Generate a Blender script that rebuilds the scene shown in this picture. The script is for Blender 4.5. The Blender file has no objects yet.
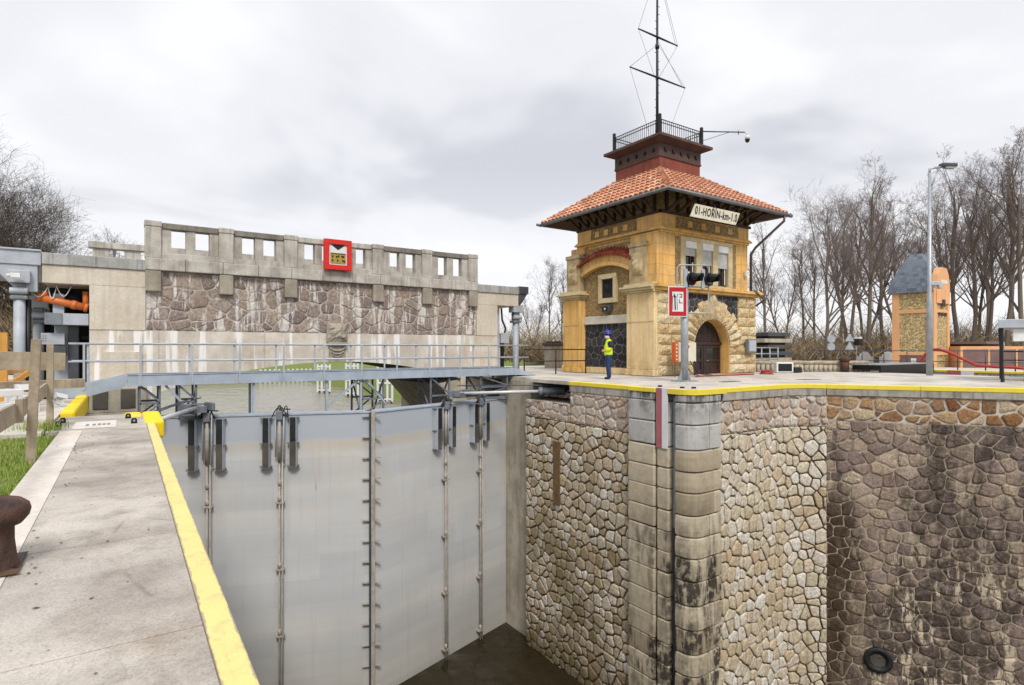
import bpy, bmesh, math, random
from math import sin, cos, pi, radians, sqrt, atan2, hypot
from mathutils import Vector, Matrix, noise as mnoise
SC = bpy.context.scene
COL = SC.collection
rng = random.Random(7)

# ------------------------------------------------------------------ colours
def H(h):
    h = h.lstrip('#')
    out = []
    for i in (0, 2, 4):
        c = int(h[i:i+2], 16) / 255
        out.append(c / 12.92 if c <= .04045 else ((c + .055) / 1.055) ** 2.4)
    return (*out, 1.0)

# ------------------------------------------------------------------ node helper
class NT:
    def __init__(s, name):
        s.m = bpy.data.materials.new(name); s.m.use_nodes = True
        s.t = s.m.node_tree; s.t.nodes.clear()
        s.out = s.t.nodes.new('ShaderNodeOutputMaterial')
        s.b = s.t.nodes.new('ShaderNodeBsdfPrincipled')
        s.t.links.new(s.b.outputs[0], s.out.inputs[0])
        s.pos = s.t.nodes.new('ShaderNodeNewGeometry').outputs['Position']
    def lk(s, a, inp):
        if hasattr(a, 'node'): s.t.links.new(a, inp)
        elif a is not None: inp.default_value = a
    def mp(s, sc, vec=None, rot=(0, 0, 0), loc=(0, 0, 0)):
        n = s.t.nodes.new('ShaderNodeMapping'); s.lk(vec or s.pos, n.inputs[0])
        n.inputs['Scale'].default_value = sc; n.inputs['Rotation'].default_value = rot; n.inputs['Location'].default_value = loc
        return n.outputs[0]
    def noise(s, scale, detail=4, rough=.6, vec=None, dist=0):
        n = s.t.nodes.new('ShaderNodeTexNoise'); s.lk(vec or s.pos, n.inputs['Vector'])
        n.inputs['Scale'].default_value = scale; n.inputs['Detail'].default_value = detail
        n.inputs['Roughness'].default_value = rough; n.inputs['Distortion'].default_value = dist
        return n.outputs[0]
    def voro(s, scale, feature='F1', vec=None, out=0):
        n = s.t.nodes.new('ShaderNodeTexVoronoi'); n.feature = feature; s.lk(vec or s.pos, n.inputs['Vector'])
        n.inputs['Scale'].default_value = scale
        return n.outputs[out]
    def ramp(s, fac, stops):
        n = s.t.nodes.new('ShaderNodeValToRGB'); e = n.color_ramp.elements
        while len(e) < len(stops): e.new(.5)
        for i, (p, c) in enumerate(stops):
            e[i].position = p; e[i].color = c if not isinstance(c, (int, float)) else (c, c, c, 1)
        s.lk(fac, n.inputs[0]); return n.outputs[0]
    def mix(s, fac, a, b, mode='MIX'):
        n = s.t.nodes.new('ShaderNodeMix'); n.data_type = 'RGBA'; n.blend_type = mode
        s.lk(fac, n.inputs[0]); s.lk(a, n.inputs[6]); s.lk(b, n.inputs[7]); return n.outputs[2]
    def math(s, op, a, b=0., clamp=False):
        n = s.t.nodes.new('ShaderNodeMath'); n.operation = op; n.use_clamp = clamp
        s.lk(a, n.inputs[0]); s.lk(b, n.inputs[1]); return n.outputs[0]
    def attr(s, name):
        n = s.t.nodes.new('ShaderNodeAttribute'); n.attribute_name = name; return n.outputs['Fac']
    def z(s):
        n = s.t.nodes.new('ShaderNodeSeparateXYZ'); s.lk(s.pos, n.inputs[0]); return n.outputs[2]
    def xyz(s):
        n = s.t.nodes.new('ShaderNodeSeparateXYZ'); s.lk(s.pos, n.inputs[0]); return n.outputs
    def rangez(s, a, b, z=None):            # 0 at a, 1 at b
        n = s.t.nodes.new('ShaderNodeMapRange'); s.lk(z or s.z(), n.inputs[0])
        n.inputs[1].default_value = a; n.inputs[2].default_value = b; n.clamp = True
        return n.outputs[0]
    def bump(s, h, strength=.5, dist=.02, prev=None):
        n = s.t.nodes.new('ShaderNodeBump'); n.inputs['Strength'].default_value = strength
        n.inputs['Distance'].default_value = dist; s.lk(h, n.inputs['Height'])
        if prev: s.lk(prev, n.inputs['Normal'])
        return n.outputs[0]
    def fin(s, col, rough=.8, nrm=None, metal=0., spec=.5):
        s.lk(col, s.b.inputs['Base Color']); s.lk(rough, s.b.inputs['Roughness'])
        s.b.inputs['Metallic'].default_value = metal; s.b.inputs['Specular IOR Level'].default_value = spec
        if nrm: s.lk(nrm, s.b.inputs['Normal'])
        return s.m

MAT = {}
def simple(name, c, c2=None, rough=.7, scale=4, bump=.15, bs=30, metal=0, bd=.01, streak=None, streak_amt=.5, spec=.4, fine=.25):
    """painted / plain surface with cloudy variation, fine grain and optional vertical streaks"""
    n = NT(name); c = H(c) if isinstance(c, str) else c
    c2 = (H(c2) if isinstance(c2, str) else c2) or tuple(v * .75 for v in c[:3]) + (1,)
    a = n.noise(scale, 6, .65); col = n.mix(n.ramp(a, [(.35, 0.), (.65, 1.)]), c, c2)
    f = n.noise(scale * 13, 3, .7)
    col = n.mix(fine, col, n.ramp(f, [(.3, .25), (.7, 1.)]), 'MULTIPLY') if fine else col
    if streak:
        sn = n.noise(1, 4, .6, n.mp((5, 5, .35)))
        col = n.mix(n.math('MULTIPLY', n.ramp(sn, [(.5, 0.), (.72, 1.)]), streak_amt), col, H(streak))
    nr = n.bump(n.noise(bs, 4, .7), bump, bd) if bump else None
    MAT[name] = n.fin(col, rough, nr, metal, spec); return MAT[name]

def stone_mat(name, pal, bump=.6, rough=.9, over=None, joint=False):
    """per-stone tint from the face attribute, grain, and optional overlay(n, col) -> col"""
    n = NT(name)
    t = n.attr('tint')
    st = [(i / (len(pal) - 1), H(p)) for i, p in enumerate(pal)]
    col = n.ramp(t, st)
    g = n.noise(9, 6, .72); col = n.mix(.7, col, n.ramp(g, [(.32, .45), (.66, 1.08)]), 'MULTIPLY')
    g2 = n.noise(38, 4, .75); col = n.mix(.6, col, n.ramp(g2, [(.3, .45), (.62, 1.08)]), 'MULTIPLY')
    g3 = n.noise(17, 3, .6, n.mp((1, 1, 1), loc=(4, 4, 4))); col = n.mix(.55, col, n.ramp(g3, [(.34, .42), (.6, 1.12)]), 'MULTIPLY')
    if over: col = over(n, col)
    nr = n.bump(n.noise(11, 7, .72), bump, .09)
    nr = n.bump(n.noise(70, 3, .7), .3, .012, nr)
    MAT[name] = n.fin(col, rough, nr, 0, .25); return MAT[name]

# ------------------------------------------------------------------ mesh builder
class MB:
    def __init__(s): s.v = []; s.f = []; s.t = []; s.sm = []
    def add(s, vs, fs, t=0., smooth=False):
        o = len(s.v); s.v += [tuple(p) for p in vs]
        for f in fs: s.f.append(tuple(i + o for i in f)); s.t.append(t); s.sm.append(smooth)
        return s
    def box(s, x0, x1, y0, y1, z0, z1, t=0.):
        v = [(x0, y0, z0), (x1, y0, z0), (x1, y1, z0), (x0, y1, z0), (x0, y0, z1), (x1, y0, z1), (x1, y1, z1), (x0, y1, z1)]
        return s.add(v, [(0, 3, 2, 1), (4, 5, 6, 7), (0, 1, 5, 4), (1, 2, 6, 5), (2, 3, 7, 6), (3, 0, 4, 7)], t)
    def cbox(s, c, size, rot=None, t=0.):
        h = Vector(size) / 2; c = Vector(c); vs = []
        for z in (-1, 1):
            for x, y in ((-1, -1), (1, -1), (1, 1), (-1, 1)):
                p = Vector((x * h.x, y * h.y, z * h.z)); vs.append(c + (rot @ p if rot else p))
        return s.add(vs, [(0, 3, 2, 1), (4, 5, 6, 7), (0, 1, 5, 4), (1, 2, 6, 5), (2, 3, 7, 6), (3, 0, 4, 7)], t)
    def bar(s, p, q, w, h=None, t=0.):
        """square bar from p to q, w wide and h high"""
        p = Vector(p); q = Vector(q); d = q - p; L = d.length; d.normalize()
        up = Vector((0, 0, 1)) if abs(d.z) < .95 else Vector((0, 1, 0))
        sx = d.cross(up).normalized(); sz = sx.cross(d)
        R = Matrix((sx, d, sz)).transposed()
        return s.cbox((p + q) / 2, (w, L, h or w), R, t)
    def tube(s, pts, r, n=8, caps=True, t=0., smooth=True):
        pts = [Vector(p) for p in pts]; rs = r if isinstance(r, (list, tuple)) else [r] * len(pts)
        vs = []; fs = []; ref = None
        for i, p in enumerate(pts):
            d = (pts[min(i + 1, len(pts) - 1)] - pts[max(i - 1, 0)]).normalized()
            if ref is None: ref = Vector((0, 0, 1)) if abs(d.z) < .9 else Vector((1, 0, 0))
            a = (ref - d * ref.dot(d)).normalized(); b = d.cross(a); ref = a
            for k in range(n):
                w = 2 * pi * k / n; vs.append(p + (a * cos(w) + b * sin(w)) * rs[i])
        for i in range(len(pts) - 1):
            for k in range(n):
                k2 = (k + 1) % n; fs.append((i * n + k, i * n + k2, (i + 1) * n + k2, (i + 1) * n + k))
        s.add(vs, fs, t, smooth)
        if caps and n > 2:
            o = len(s.v) - len(vs)
            s.f.append(tuple(o + k for k in reversed(range(n)))); s.f.append(tuple(o + (len(pts) - 1) * n + k for k in range(n)))
            s.t += [t, t]; s.sm += [False, False]
        return s
    def lathe(s, prof, c, n=20, t=0.):
        c = Vector(c); vs = []; fs = []
        for r, z in prof:
            for k in range(n): vs.append(c + Vector((r * cos(2 * pi * k / n), r * sin(2 * pi * k / n), z)))
        for i in range(len(prof) - 1):
            for k in range(n):
                k2 = (k + 1) % n; fs.append((i * n + k, i * n + k2, (i + 1) * n + k2, (i + 1) * n + k))
        s.add(vs, fs, t, True)
        o = len(s.v) - len(vs)
        s.f.append(tuple(o + (len(prof) - 1) * n + k for k in range(n))); s.t.append(t); s.sm.append(False)
        return s
    def prism(s, poly, f0, f1, t=0.):
        """poly: 2-D points; f0/f1 map (a,b) -> 3-D for the two ends"""
        n = len(poly); v0 = [f0(*p) for p in poly]; v1 = [f1(*p) for p in poly]
        fs = [tuple(range(n)), tuple(reversed(range(n, 2 * n)))]
        fs += [((i + 1) % n, i, i + n, (i + 1) % n + n) for i in range(n)]
        return s.add(v0 + v1, fs, t)
    def quad(s, a, b, c, d, t=0.): return s.add([a, b, c, d], [(0, 1, 2, 3)], t)

OFF = {}
def islands(mb):
    par = list(range(len(mb.v)))
    def fd(i):
        while par[i] != i: par[i] = par[par[i]]; i = par[i]
        return i
    for f in mb.f:
        for k in f[1:]: par[fd(k)] = fd(f[0])
    out = {}
    for f, t, s in zip(mb.f, mb.t, mb.sm):
        m, mp = out.setdefault(fd(f[0]), (MB(), {}))
        for k in f:
            if k not in mp: mp[k] = len(m.v); m.v.append(mb.v[k])
        m.f.append(tuple(mp[k] for k in f)); m.t.append(t); m.sm.append(s)
    return [m for m, _ in out.values()]
def split(name, mb, mat, parent=None, bevel=0):
    return [build(name, m, mat, parent, bevel) for m in islands(mb)][0]
def build(name, mb, mat, parent=None, bevel=0, fixn=True):
    me = bpy.data.meshes.new(name)
    o = bpy.data.objects.new(name, me)
    off = OFF.get(parent.as_pointer()) if parent else None
    inv = off.inverted() if off is not None else None
    vs = [inv @ Vector(p) for p in mb.v] if inv is not None else mb.v
    me.from_pydata([tuple(p) for p in vs], [], mb.f)
    me.polygons.foreach_set('use_smooth', mb.sm)
    at = me.attributes.new('tint', 'FLOAT', 'FACE'); at.data.foreach_set('value', mb.t)
    if fixn:
        bm = bmesh.new(); bm.from_mesh(me); bmesh.ops.recalc_face_normals(bm, faces=bm.faces); bm.to_mesh(me); bm.free()
    me.materials.append(MAT[mat] if isinstance(mat, str) else mat)
    COL.objects.link(o)
    if parent: o.parent = parent; OFF[o.as_pointer()] = off if off is not None else Matrix()
    else: OFF[o.as_pointer()] = Matrix()
    if bevel:
        b = o.modifiers.new('edge', 'BEVEL'); b.width = bevel; b.segments = 2; b.limit_method = 'ANGLE'; b.angle_limit = radians(40)
    return o

def tag(o, label=None, cat=None, group=None, kind=None):
    if label: o['label'] = label
    if cat: o['category'] = cat
    if group: o['group'] = group
    if kind: o['kind'] = kind
    return o

def thing(name, label, cat, loc=(0, 0, 0), rz=0, group=None):
    o = bpy.data.objects.new(name, None); o.empty_display_size = .2; COL.objects.link(o)
    o.location = loc; o.rotation_euler = (0, 0, rz)
    OFF[o.as_pointer()] = Matrix.Translation(loc) @ Matrix.Rotation(rz, 4, 'Z')
    return tag(o, label, cat, group)

def dup(root, loc, rz=0, scale=1, label=None):
    r = root.copy(); COL.objects.link(r); r.location = loc; r.rotation_euler = (0, 0, rz); r.scale = (scale,) * 3 if not isinstance(scale, tuple) else scale
    if label: r['label'] = label
    for ch in list(root.children):
        c = ch.copy(); COL.objects.link(c); c.parent = r
        for g in list(ch.children):
            d = g.copy(); COL.objects.link(d); d.parent = c
    return r

def struct(name, mb, mat, bevel=0): return tag(build(name, mb, mat, None, bevel), kind='structure')

# ------------------------------------------------------------------ rubble masonry as real stones
def clip(poly, nx, ny, c):
    out = []
    for i in range(len(poly)):
        p = poly[i]; q = poly[(i + 1) % len(poly)]
        a = nx * p[0] + ny * p[1] - c; b = nx * q[0] + ny * q[1] - c
        if a <= 0: out.append(p)
        if (a < 0 < b) or (b < 0 < a):
            k = a / (a - b); out.append((p[0] + k * (q[0] - p[0]), p[1] + k * (q[1] - p[1])))
    return out

def voronoi(W, Hh, sx, sy, jit, joint, seed, merge=0.):
    r = random.Random(seed); nr = max(1, round(Hh / sy)); pts = {}
    for j in range(-1, nr + 1):
        off = r.random(); nc = max(1, round(W / sx))
        for i in range(-1, nc + 1):
            if r.random() < merge: continue
            pts[(i, j)] = ((i + .5 + ((j % 2) - .5) * .5 + r.uniform(-jit, jit)), (j + .5 + r.uniform(-jit, jit) * .8))
    W1, H1 = W / sx, Hh / sy; jt = joint / (sx + sy) * 1.0; res = []
    wt = {k: r.uniform(-.2, .2) for k in pts}
    for (i, j), (x, y) in pts.items():
        poly = [(max(jt, x - 2), max(jt, y - 2)), (min(W1 - jt, x + 2), max(jt, y - 2)), (min(W1 - jt, x + 2), min(H1 - jt, y + 2)), (max(jt, x - 2), min(H1 - jt, y + 2))]
        if poly[0][0] >= poly[1][0] or poly[1][1] >= poly[2][1]: continue
        jj = jt * r.uniform(.6, 1.5)
        for dj in (-2, -1, 0, 1, 2):
            for di in (-3, -2, -1, 0, 1, 2, 3):
                q = pts.get((i + di, j + dj))
                if not q or (di == 0 and dj == 0): continue
                nx, ny = q[0] - x, q[1] - y; L = hypot(nx, ny)
                if L < 1e-4: continue
                nx /= L; ny /= L
                poly = clip(poly, nx, ny, nx * (x + q[0]) / 2 + ny * (y + q[1]) / 2 - jj + (wt[(i, j)] - wt[(i + di, j + dj)]) / (2 * max(L, .6)))
                if len(poly) < 3: break
            if len(poly) < 3: break
        if len(poly) < 3: continue
        A = abs(sum(poly[k][0] * poly[(k + 1) % len(poly)][1] - poly[(k + 1) % len(poly)][0] * poly[k][1] for k in range(len(poly)))) / 2
        if A < .03: continue
        out = []
        for k in range(len(poly)):
            p = poly[k]; q = poly[(k + 1) % len(poly)]; cu = r.uniform(.05, .2)
            ex, ey = q[0] - p[0], q[1] - p[1]; out.append((p[0] + cu * ex, p[1] + cu * ey))
            if hypot(ex, ey) > .35:
                for f in (.38, .62): jj2 = r.uniform(-.022, .035); out.append((p[0] + f * ex - ey * jj2, p[1] + f * ey + ex * jj2))
            out.append((q[0] - cu * (q[0] - p[0]), q[1] - cu * (q[1] - p[1])))
        res.append([(a * sx, b * sy) for a, b in out])
    return res

def coursed(W, Hh, sx, sy, jit, joint, seed, merge=0.):
    """squared rubble: wavy courses of uneven stones, some of them split in two or spanning two courses"""
    r = random.Random(seed); ys = [0.]
    while ys[-1] < Hh - .5 * sy: ys.append(ys[-1] + sy * r.uniform(.78, 1.3))
    ys = [y * Hh / ys[-1] for y in ys]; ph = [r.uniform(0, 50) for _ in ys]
    def Y(j, x):
        if j == 0: return 0.
        if j == len(ys) - 1: return Hh
        return ys[j] + mnoise.noise(Vector((x * .8 / sx * .5, ph[j], 1))) * sy * .34 + mnoise.noise(Vector((x * 2.6 / sx * .5, ph[j], 9))) * sy * .14
    res = []; h = joint / 2
    for j in range(len(ys) - 1):
        x = 0.; br = [0.]
        while x < W - .4 * sx: x += sx * r.choice((.6, .75, .9, 1., 1.1, 1.4)) * r.uniform(.85, 1.15); br.append(min(x, W))
        if br[-1] < W: br[-1] = W
        tl = [r.uniform(-.13, .13) * sy for _ in br]
        for a, b, t0, t1 in zip(br, br[1:], tl, tl[1:]):
            if b - a < .2 * sx: continue
            t0 = 0 if a == 0 else t0; t1 = 0 if b >= W else t1; n = max(2, int((b - a) / .16))
            def P(u, v): x0 = a + t0 * (2 * v - 1) + h; x1 = b + t1 * (2 * v - 1) - h; x = x0 + (x1 - x0) * u; return (x, (Y(j, x) + h) * (1 - v) + (Y(j + 1, x) - h) * v)
            k = r.random(); cells = [(0, 0, 1, 1)]
            e = h * 1.6
            if k < .10 and (ys[j+1] - ys[j]) > sy * .95: c = r.uniform(.4, .6); hh = e / (ys[j+1] - ys[j]); cells = [(0, 0, 1, c - hh), (0, c + hh, 1, 1)]
            elif k < .26: c = r.uniform(.35, .65); w = e / (b - a); cells = [(0, 0, c - w, 1), (c + w, 0, 1, 1)]
            for u0, v0, u1, v1 in cells:
                m = max(1, int(n * (u1 - u0))); pl = [P(u0 + (u1 - u0) * i / m, v0) for i in range(m + 1)] + [P(u1, (v0 + v1) / 2)] + [P(u1 - (u1 - u0) * i / m, v1) for i in range(m + 1)] + [P(u0, (v0 + v1) / 2)]
                cx = sum(p[0] for p in pl) / len(pl); cy = sum(p[1] for p in pl) / len(pl); out = []
                for i, p in enumerate(pl):
                    cor = i in (0, m, m + 2, 2 * m + 2); s = r.uniform(.80, .93) if cor else r.uniform(.95, 1.01)
                    out.append((min(max(cx + (p[0] - cx) * s, .004), W - .004), min(max(cy + (p[1] - cy) * s, .004), Hh - .004)))
                res.append(out)
    return res

def rubble(mb, O, U, N, W, Hh, sx, sy, jit, joint, depth, seed, merge=0., keep=None, tf=None, flat=.62, path=None, squared=False):
    r = random.Random(seed + 99); O = Vector(O); U = Vector(U).normalized(); N = Vector(N).normalized(); Z = Vector((0, 0, 1))
    if path:
        pp = [Vector((*q, 0)) for q in path]; ll = [0.]
        for a, b in zip(pp, pp[1:]): ll.append(ll[-1] + (b - a).length)
        def PN(u):
            i = max(k for k in range(len(pp) - 1) if ll[k] <= max(u, 0) or k == 0); d = (pp[i+1] - pp[i]).normalized(); p = pp[i] + d * (u - ll[i])
            return Vector((p.x, p.y, O.z)), Vector((d.y, -d.x, 0))
    else:
        def PN(u): return O + U * u, N
    for poly in (coursed if squared else voronoi)(W, Hh, sx, sy, jit, joint, seed, merge):
        cx = sum(p[0] for p in poly) / len(poly); cy = sum(p[1] for p in poly) / len(poly)
        if keep and not keep(cx, cy): continue
        t = min(max(r.gauss(.5, .3), 0), 1) if r.random() < .7 else r.random(); t = tf(cx, cy, t) if tf else t
        d = depth * r.uniform(.5, 1.25); n = len(poly); vs = []
        tx, ty = r.uniform(-.25, .25) * d, r.uniform(-.25, .25) * d
        for k, (sc, h) in enumerate(((1., -.03), (.985, d * .6), (.93, d * .95), (flat, d * 1.02))):
            for p in poly:
                ex, ey = p[0] - cx, p[1] - cy
                hh = h + (r.uniform(-.22, .22) * d + (tx * ex / sx + ty * ey / sy) * 1.2 if k > 0 else 0)
                pq, nq = PN(cx + ex * sc); vs.append(pq + Z * (cy + ey * sc) + nq * hh)
        pq, nq = PN(cx); vs.append(pq + Z * cy + nq * d * r.uniform(.85, 1.3))
        fs = []
        for k in range(3):
            for i in range(n):
                i2 = (i + 1) % n; fs.append((k * n + i, k * n + i2, (k + 1) * n + i2, (k + 1) * n + i))
        for i in range(n): fs.append((3 * n + i, 3 * n + (i + 1) % n, 4 * n))
        mb.add(vs, fs, t, True)
    return mb

def rough_block(mb, f, w, h, d, seed, t, n=7, m=4):
    """rock-faced block: f(a,b,c) maps a in 0..1, b in 0..1 and outward c to 3-D"""
    r = random.Random(seed); vs = []; fs = []
    for j in range(m + 1):
        for i in range(n + 1):
            e = min(i, n - i, j, m - j)
            c = 0 if e == 0 else d * (.55 if e == 1 else 1.) * r.uniform(.45, 1.15)
            vs.append(f(min(max((i / n) + (r.uniform(-.03, .03) if 0 < i < n else 0), 0), 1), min(max(j / m + (r.uniform(-.05, .05) if 0 < j < m else 0), 0), 1), c + .03))
    for j in range(m):
        for i in range(n):
            a = j * (n + 1) + i; fs.append((a, a + 1, a + n + 2, a + n + 1))
    rim = [i for i in range(n + 1)] + [j * (n + 1) + n for j in range(1, m + 1)] + [m * (n + 1) + i for i in range(n - 1, -1, -1)] + [j * (n + 1) for j in range(m - 1, 0, -1)]
    o = len(vs); k = len(rim)
    co = [(i / n, 0) for i in range(n + 1)] + [(1, j / m) for j in range(1, m + 1)] + [(i / n, 1) for i in range(n - 1, -1, -1)] + [(0, j / m) for j in range(m - 1, 0, -1)]
    for a, b in co: vs.append(f(a, b, -.02))
    for i in range(k): fs.append((rim[(i + 1) % k], rim[i], o + i, o + (i + 1) % k))
    mb.add(vs, fs, t, False)

# ------------------------------------------------------------------ materials
def mk_materials():
    # concretes
    simple('concrete_old', '#c4bba9', '#9f9685', .9, 1.3, .4, 40, bd=.01, streak='#6e675c', streak_amt=.55)
    simple('concrete_new', '#d3cabb', '#c2b8a6', .85, .8, .2, 50, bd=.006, streak='#8f8676', streak_amt=.35)
    simple('concrete_grey', '#b0b0ae', '#93928f', .85, 1.2, .25, 50, bd=.008, streak='#55534f', streak_amt=.6)
    simple('concrete_dark', '#5f5a52', '#47433c', .9, 1.2, .4, 40)
    simple('plate_dark', '#4f4a44', '#5d5850', .7, 2, .2, 40)
    simple('curb_concrete', '#d8d0c6', '#c6bcb0', .9, 1.1, .25, 90, bd=.004)
    simple('parapet_stone', '#c5c0b7', '#9f988e', .9, 1.6, .5, 35, bd=.012, streak='#5f584d', streak_amt=.6)
    simple('corbel_stone', '#aaa192', '#8b8274', .9, 1.8, .5, 35, bd=.012, streak='#5f584d')
    simple('parapet_cap', '#8f897f', '#6f6962', .9, 1.8, .5, 35, bd=.012, streak='#57514a', streak_amt=.6)
    # walkway: brushed concrete, stained
    n = NT('walkway_concrete')
    a = n.noise(.9, 7, .62); c = n.mix(n.ramp(a, [(.36, 0.), (.62, 1.)]), H('#c0b8ae'), H('#958d84'))
    b = n.noise(3.1, 6, .7); c = n.mix(n.ramp(b, [(.5, 0.), (.72, .6)]), c, H('#7a7269')); cr = n.voro(1.1, 'DISTANCE_TO_EDGE', n.mp((1, .45, 1))); cm = n.ramp(n.noise(1.7, 4, .6), [(.52, 0.), (.6, 1.)]); c = n.mix(n.math('MULTIPLY', n.math('MULTIPLY', n.ramp(cr, [(.004, 1.), (.011, 0.)]), cm), .3), c, H('#5a524a')); sp = n.voro(7, 'F1'); c = n.mix(n.ramp(sp, [(.03, .8), (.05, 0.)]), c, H('#4f463d')); pat = n.noise(.55, 3, .5, n.mp((1, 1, 1), loc=(11, 5, 0))); c = n.mix(n.ramp(pat, [(.56, 0.), (.6, .3)]), c, H('#cfc8bf'))
    s = n.noise(.8, 5, .7, n.mp((1, 1, 1), loc=(7, 3, 0))); c = n.mix(n.ramp(s, [(.6, 0.), (.72, .35)]), c, H('#a78d6d'))
    f = n.noise(140, 3, .8); c = n.mix(.5, c, n.ramp(f, [(.3, .45), (.7, 1.1)]), 'MULTIPLY')
    g5 = n.voro(95, 'F1', None, 1); c = n.mix(.35, c, n.ramp(g5, [(.1, .55), (.5, 1.), (.9, 1.2)]), 'MULTIPLY'); g = n.voro(60, 'F1'); c = n.mix(.3, c, n.ramp(g, [(.1, .5), (.5, 1.)]), 'MULTIPLY')
    nr = n.bump(n.noise(120, 4, .8), .45, .006); nr = n.bump(n.noise(9, 5, .7), .25, .012, nr)
    MAT['walkway_concrete'] = n.fin(c, .9, nr, 0, .25)
    # platform (pale, sun-bleached)
    simple('platform_concrete', '#cdc6bc', '#a39b90', .9, .7, .2, 60, bd=.006)
    # yellow paints
    for nm, c1, c2, wear in (('yellow_faded', '#e2cf86', '#d3be78', .35), ('yellow_bright', '#f0d214', '#e2c010', .22), ('yellow_coping', '#eed838', '#dcc440', .34)):
        n = NT(nm); a = n.noise(2.2, 5, .65); c = n.mix(a, H(c1), H(c2))
        w = n.noise(7, 7, .75); c = n.mix(n.ramp(w, [(.6 - wear * .2, 0.), (.74, min(1, wear * 2.))]), c, H('#9d937c')); w4 = n.noise(1.3, 6, .7); c = n.mix(n.ramp(w4, [(.52, 0.), (.75, .4)]), c, H('#b3a67c')); chp = n.noise(16, 5, .8); c = n.mix(n.ramp(chp, [(.70, 0.), (.73, .8)]), c, H('#8b8272'))
        if nm == 'yellow_faded':
            ex = n.math('ABSOLUTE', n.math('SUBTRACT', n.xyz()[0], .4)); em = n.math('ADD', n.rangez(.035, .075, ex), n.math('MULTIPLY', n.noise(5, 6, .75), 1.6)); c = n.mix(n.ramp(n.math('MULTIPLY', em, .5), [(.66, 0.), (.74, .85)]), c, H('#98907f')); sc = n.noise(1, 5, .7, n.mp((30, 1.5, 1))); c = n.mix(n.ramp(sc, [(.6, 0.), (.72, .45)]), c, H('#a89c7c'))
        f = n.noise(90, 3, .7); c = n.mix(.3, c, n.ramp(f, [(.3, .55), (.7, 1.05)]), 'MULTIPLY')
        MAT[nm] = n.fin(c, .65, n.bump(n.noise(60, 4, .7), .2, .005), 0, .4)
    simple('white_paint', '#d8d4cd', '#c4bfb5', .6, 5, .1, 40)
    simple('white_bright', '#dedede', '#cfcfcf', .5, 3, .05, 40, fine=.08)
    simple('red_paint', '#b8191f', '#a3161c', .45, 3, .05, 40, fine=.1)
    simple('red_gauge', '#b9636a', '#9c5d64', .8, 6, .2, 40, streak='#a08080')
    simple('red_sign', '#d3261c', '#c52117', .45, 3, .03, 40, fine=.08)
    simple('red_hose', '#b03a35', '#8e2c2a', .6, 5, .1, 40)
    simple('black_paint', '#1b1b1d', '#101012', .5, 5, .05, 40)
    simple('black_rubber', '#17171a', '#2a2a2c', .6, 8, .2, 60)
    simple('steel_grey', '#a4aeba', '#959fab', .5, 2.5, .05, 60, metal=.0, fine=.12)
    simple('steel_frame', '#737a83', '#5d636b', .5, 3, .08, 60, fine=.15)
    simple('steel_dark', '#4c5057', '#3b3f46', .5, 3, .08, 60, fine=.15)
    simple('steel_light', '#aeb4bb', '#9ba1a8', .45, 2.5, .05, 60, fine=.12)
    simple('steel_bracket', '#80878f', '#676c72', .5, 3, .1, 60, fine=.2, streak='#5a5148')
    simple('chrome', '#d2d3d4', '#c2c3c4', .28, 3, .02, 40, metal=.15, fine=.05)
    simple('galvanised', '#a9aeb2', '#92989d', .4, 6, .05, 60, metal=.35, fine=.1)
    simple('pipe_tan', '#b5aea3', '#979084', .6, 5, .15, 40, streak='#6e5d49')
    simple('orange_pipe', '#d2743a', '#c06630', .4, 3, .05, 40, fine=.1)
    simple('orange_box', '#d2642a', '#bd5520', .5, 3, .05, 40)
    simple('green_cable', '#3f8f52', '#2f7f45', .5, 3, 0)
    simple('timber', '#b5a690', '#8f806c', .85, 3, .5, 30, bd=.008, streak='#5f5140', streak_amt=.5)
    simple('timber_yellow', '#d09a4a', '#bd873c', .75, 3, .3, 30, streak='#8a6530')
    simple('dark_timber', '#4a382e', '#36281f', .8, 4, .3, 40)
    simple('eave_board', '#5c4636', '#45342a', .85, 3, .3, 40)
    simple('door_wood', '#3b2823', '#2a1b18', .45, 5, .2, 50)
    simple('rust_iron', '#5a4034', '#2c2120', .8, 5, 1., 22, bd=.02, streak='#7a5238', streak_amt=.35)
    simple('slot_brown', '#7a6242', '#5c482f', .95, 4, .5, 30)
    simple('rust_plate', '#6a4a34', '#54402f', .8, 5, .4, 35)
    # gate paint with tide line and faint weld bands
    n = NT('gate_paint'); z = n.z()
    wob = n.noise(1.2, 4, .6); zz = n.math('ADD', z, n.math('MULTIPLY', n.math('SUBTRACT', wob, .5), .25))
    band = n.noise(1, 2, .5, n.mp((.03, .03, 2.2))); col = n.mix(n.ramp(band, [(.3, 0.), (.7, 1.)]), H('#c5c4c2'), H('#b9bbbc'))
    pl = n.t.nodes.new('ShaderNodeTexBrick'); n.lk(n.mp((1, 1, 1), rot=(radians(90), 0, 0)), pl.inputs['Vector'])
    pl.inputs['Scale'].default_value = 1; pl.inputs['Brick Width'].default_value = 2.6; pl.inputs['Row Height'].default_value = .78; pl.inputs['Mortar Size'].default_value = .006
    pl.inputs['Color1'].default_value = (.90, .90, .92, 1); pl.inputs['Color2'].default_value = (1.05, 1.05, 1.04, 1); pl.inputs['Mortar'].default_value = (.78, .78, .79, 1); pl.inputs['Mortar Smooth'].default_value = 1.
    col = n.mix(.8, col, pl.outputs[0], 'MULTIPLY')
    big = n.noise(.45, 5, .6); col = n.mix(n.ramp(big, [(.4, 0.), (.75, .35)]), col, H('#a0a5a9'))
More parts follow.
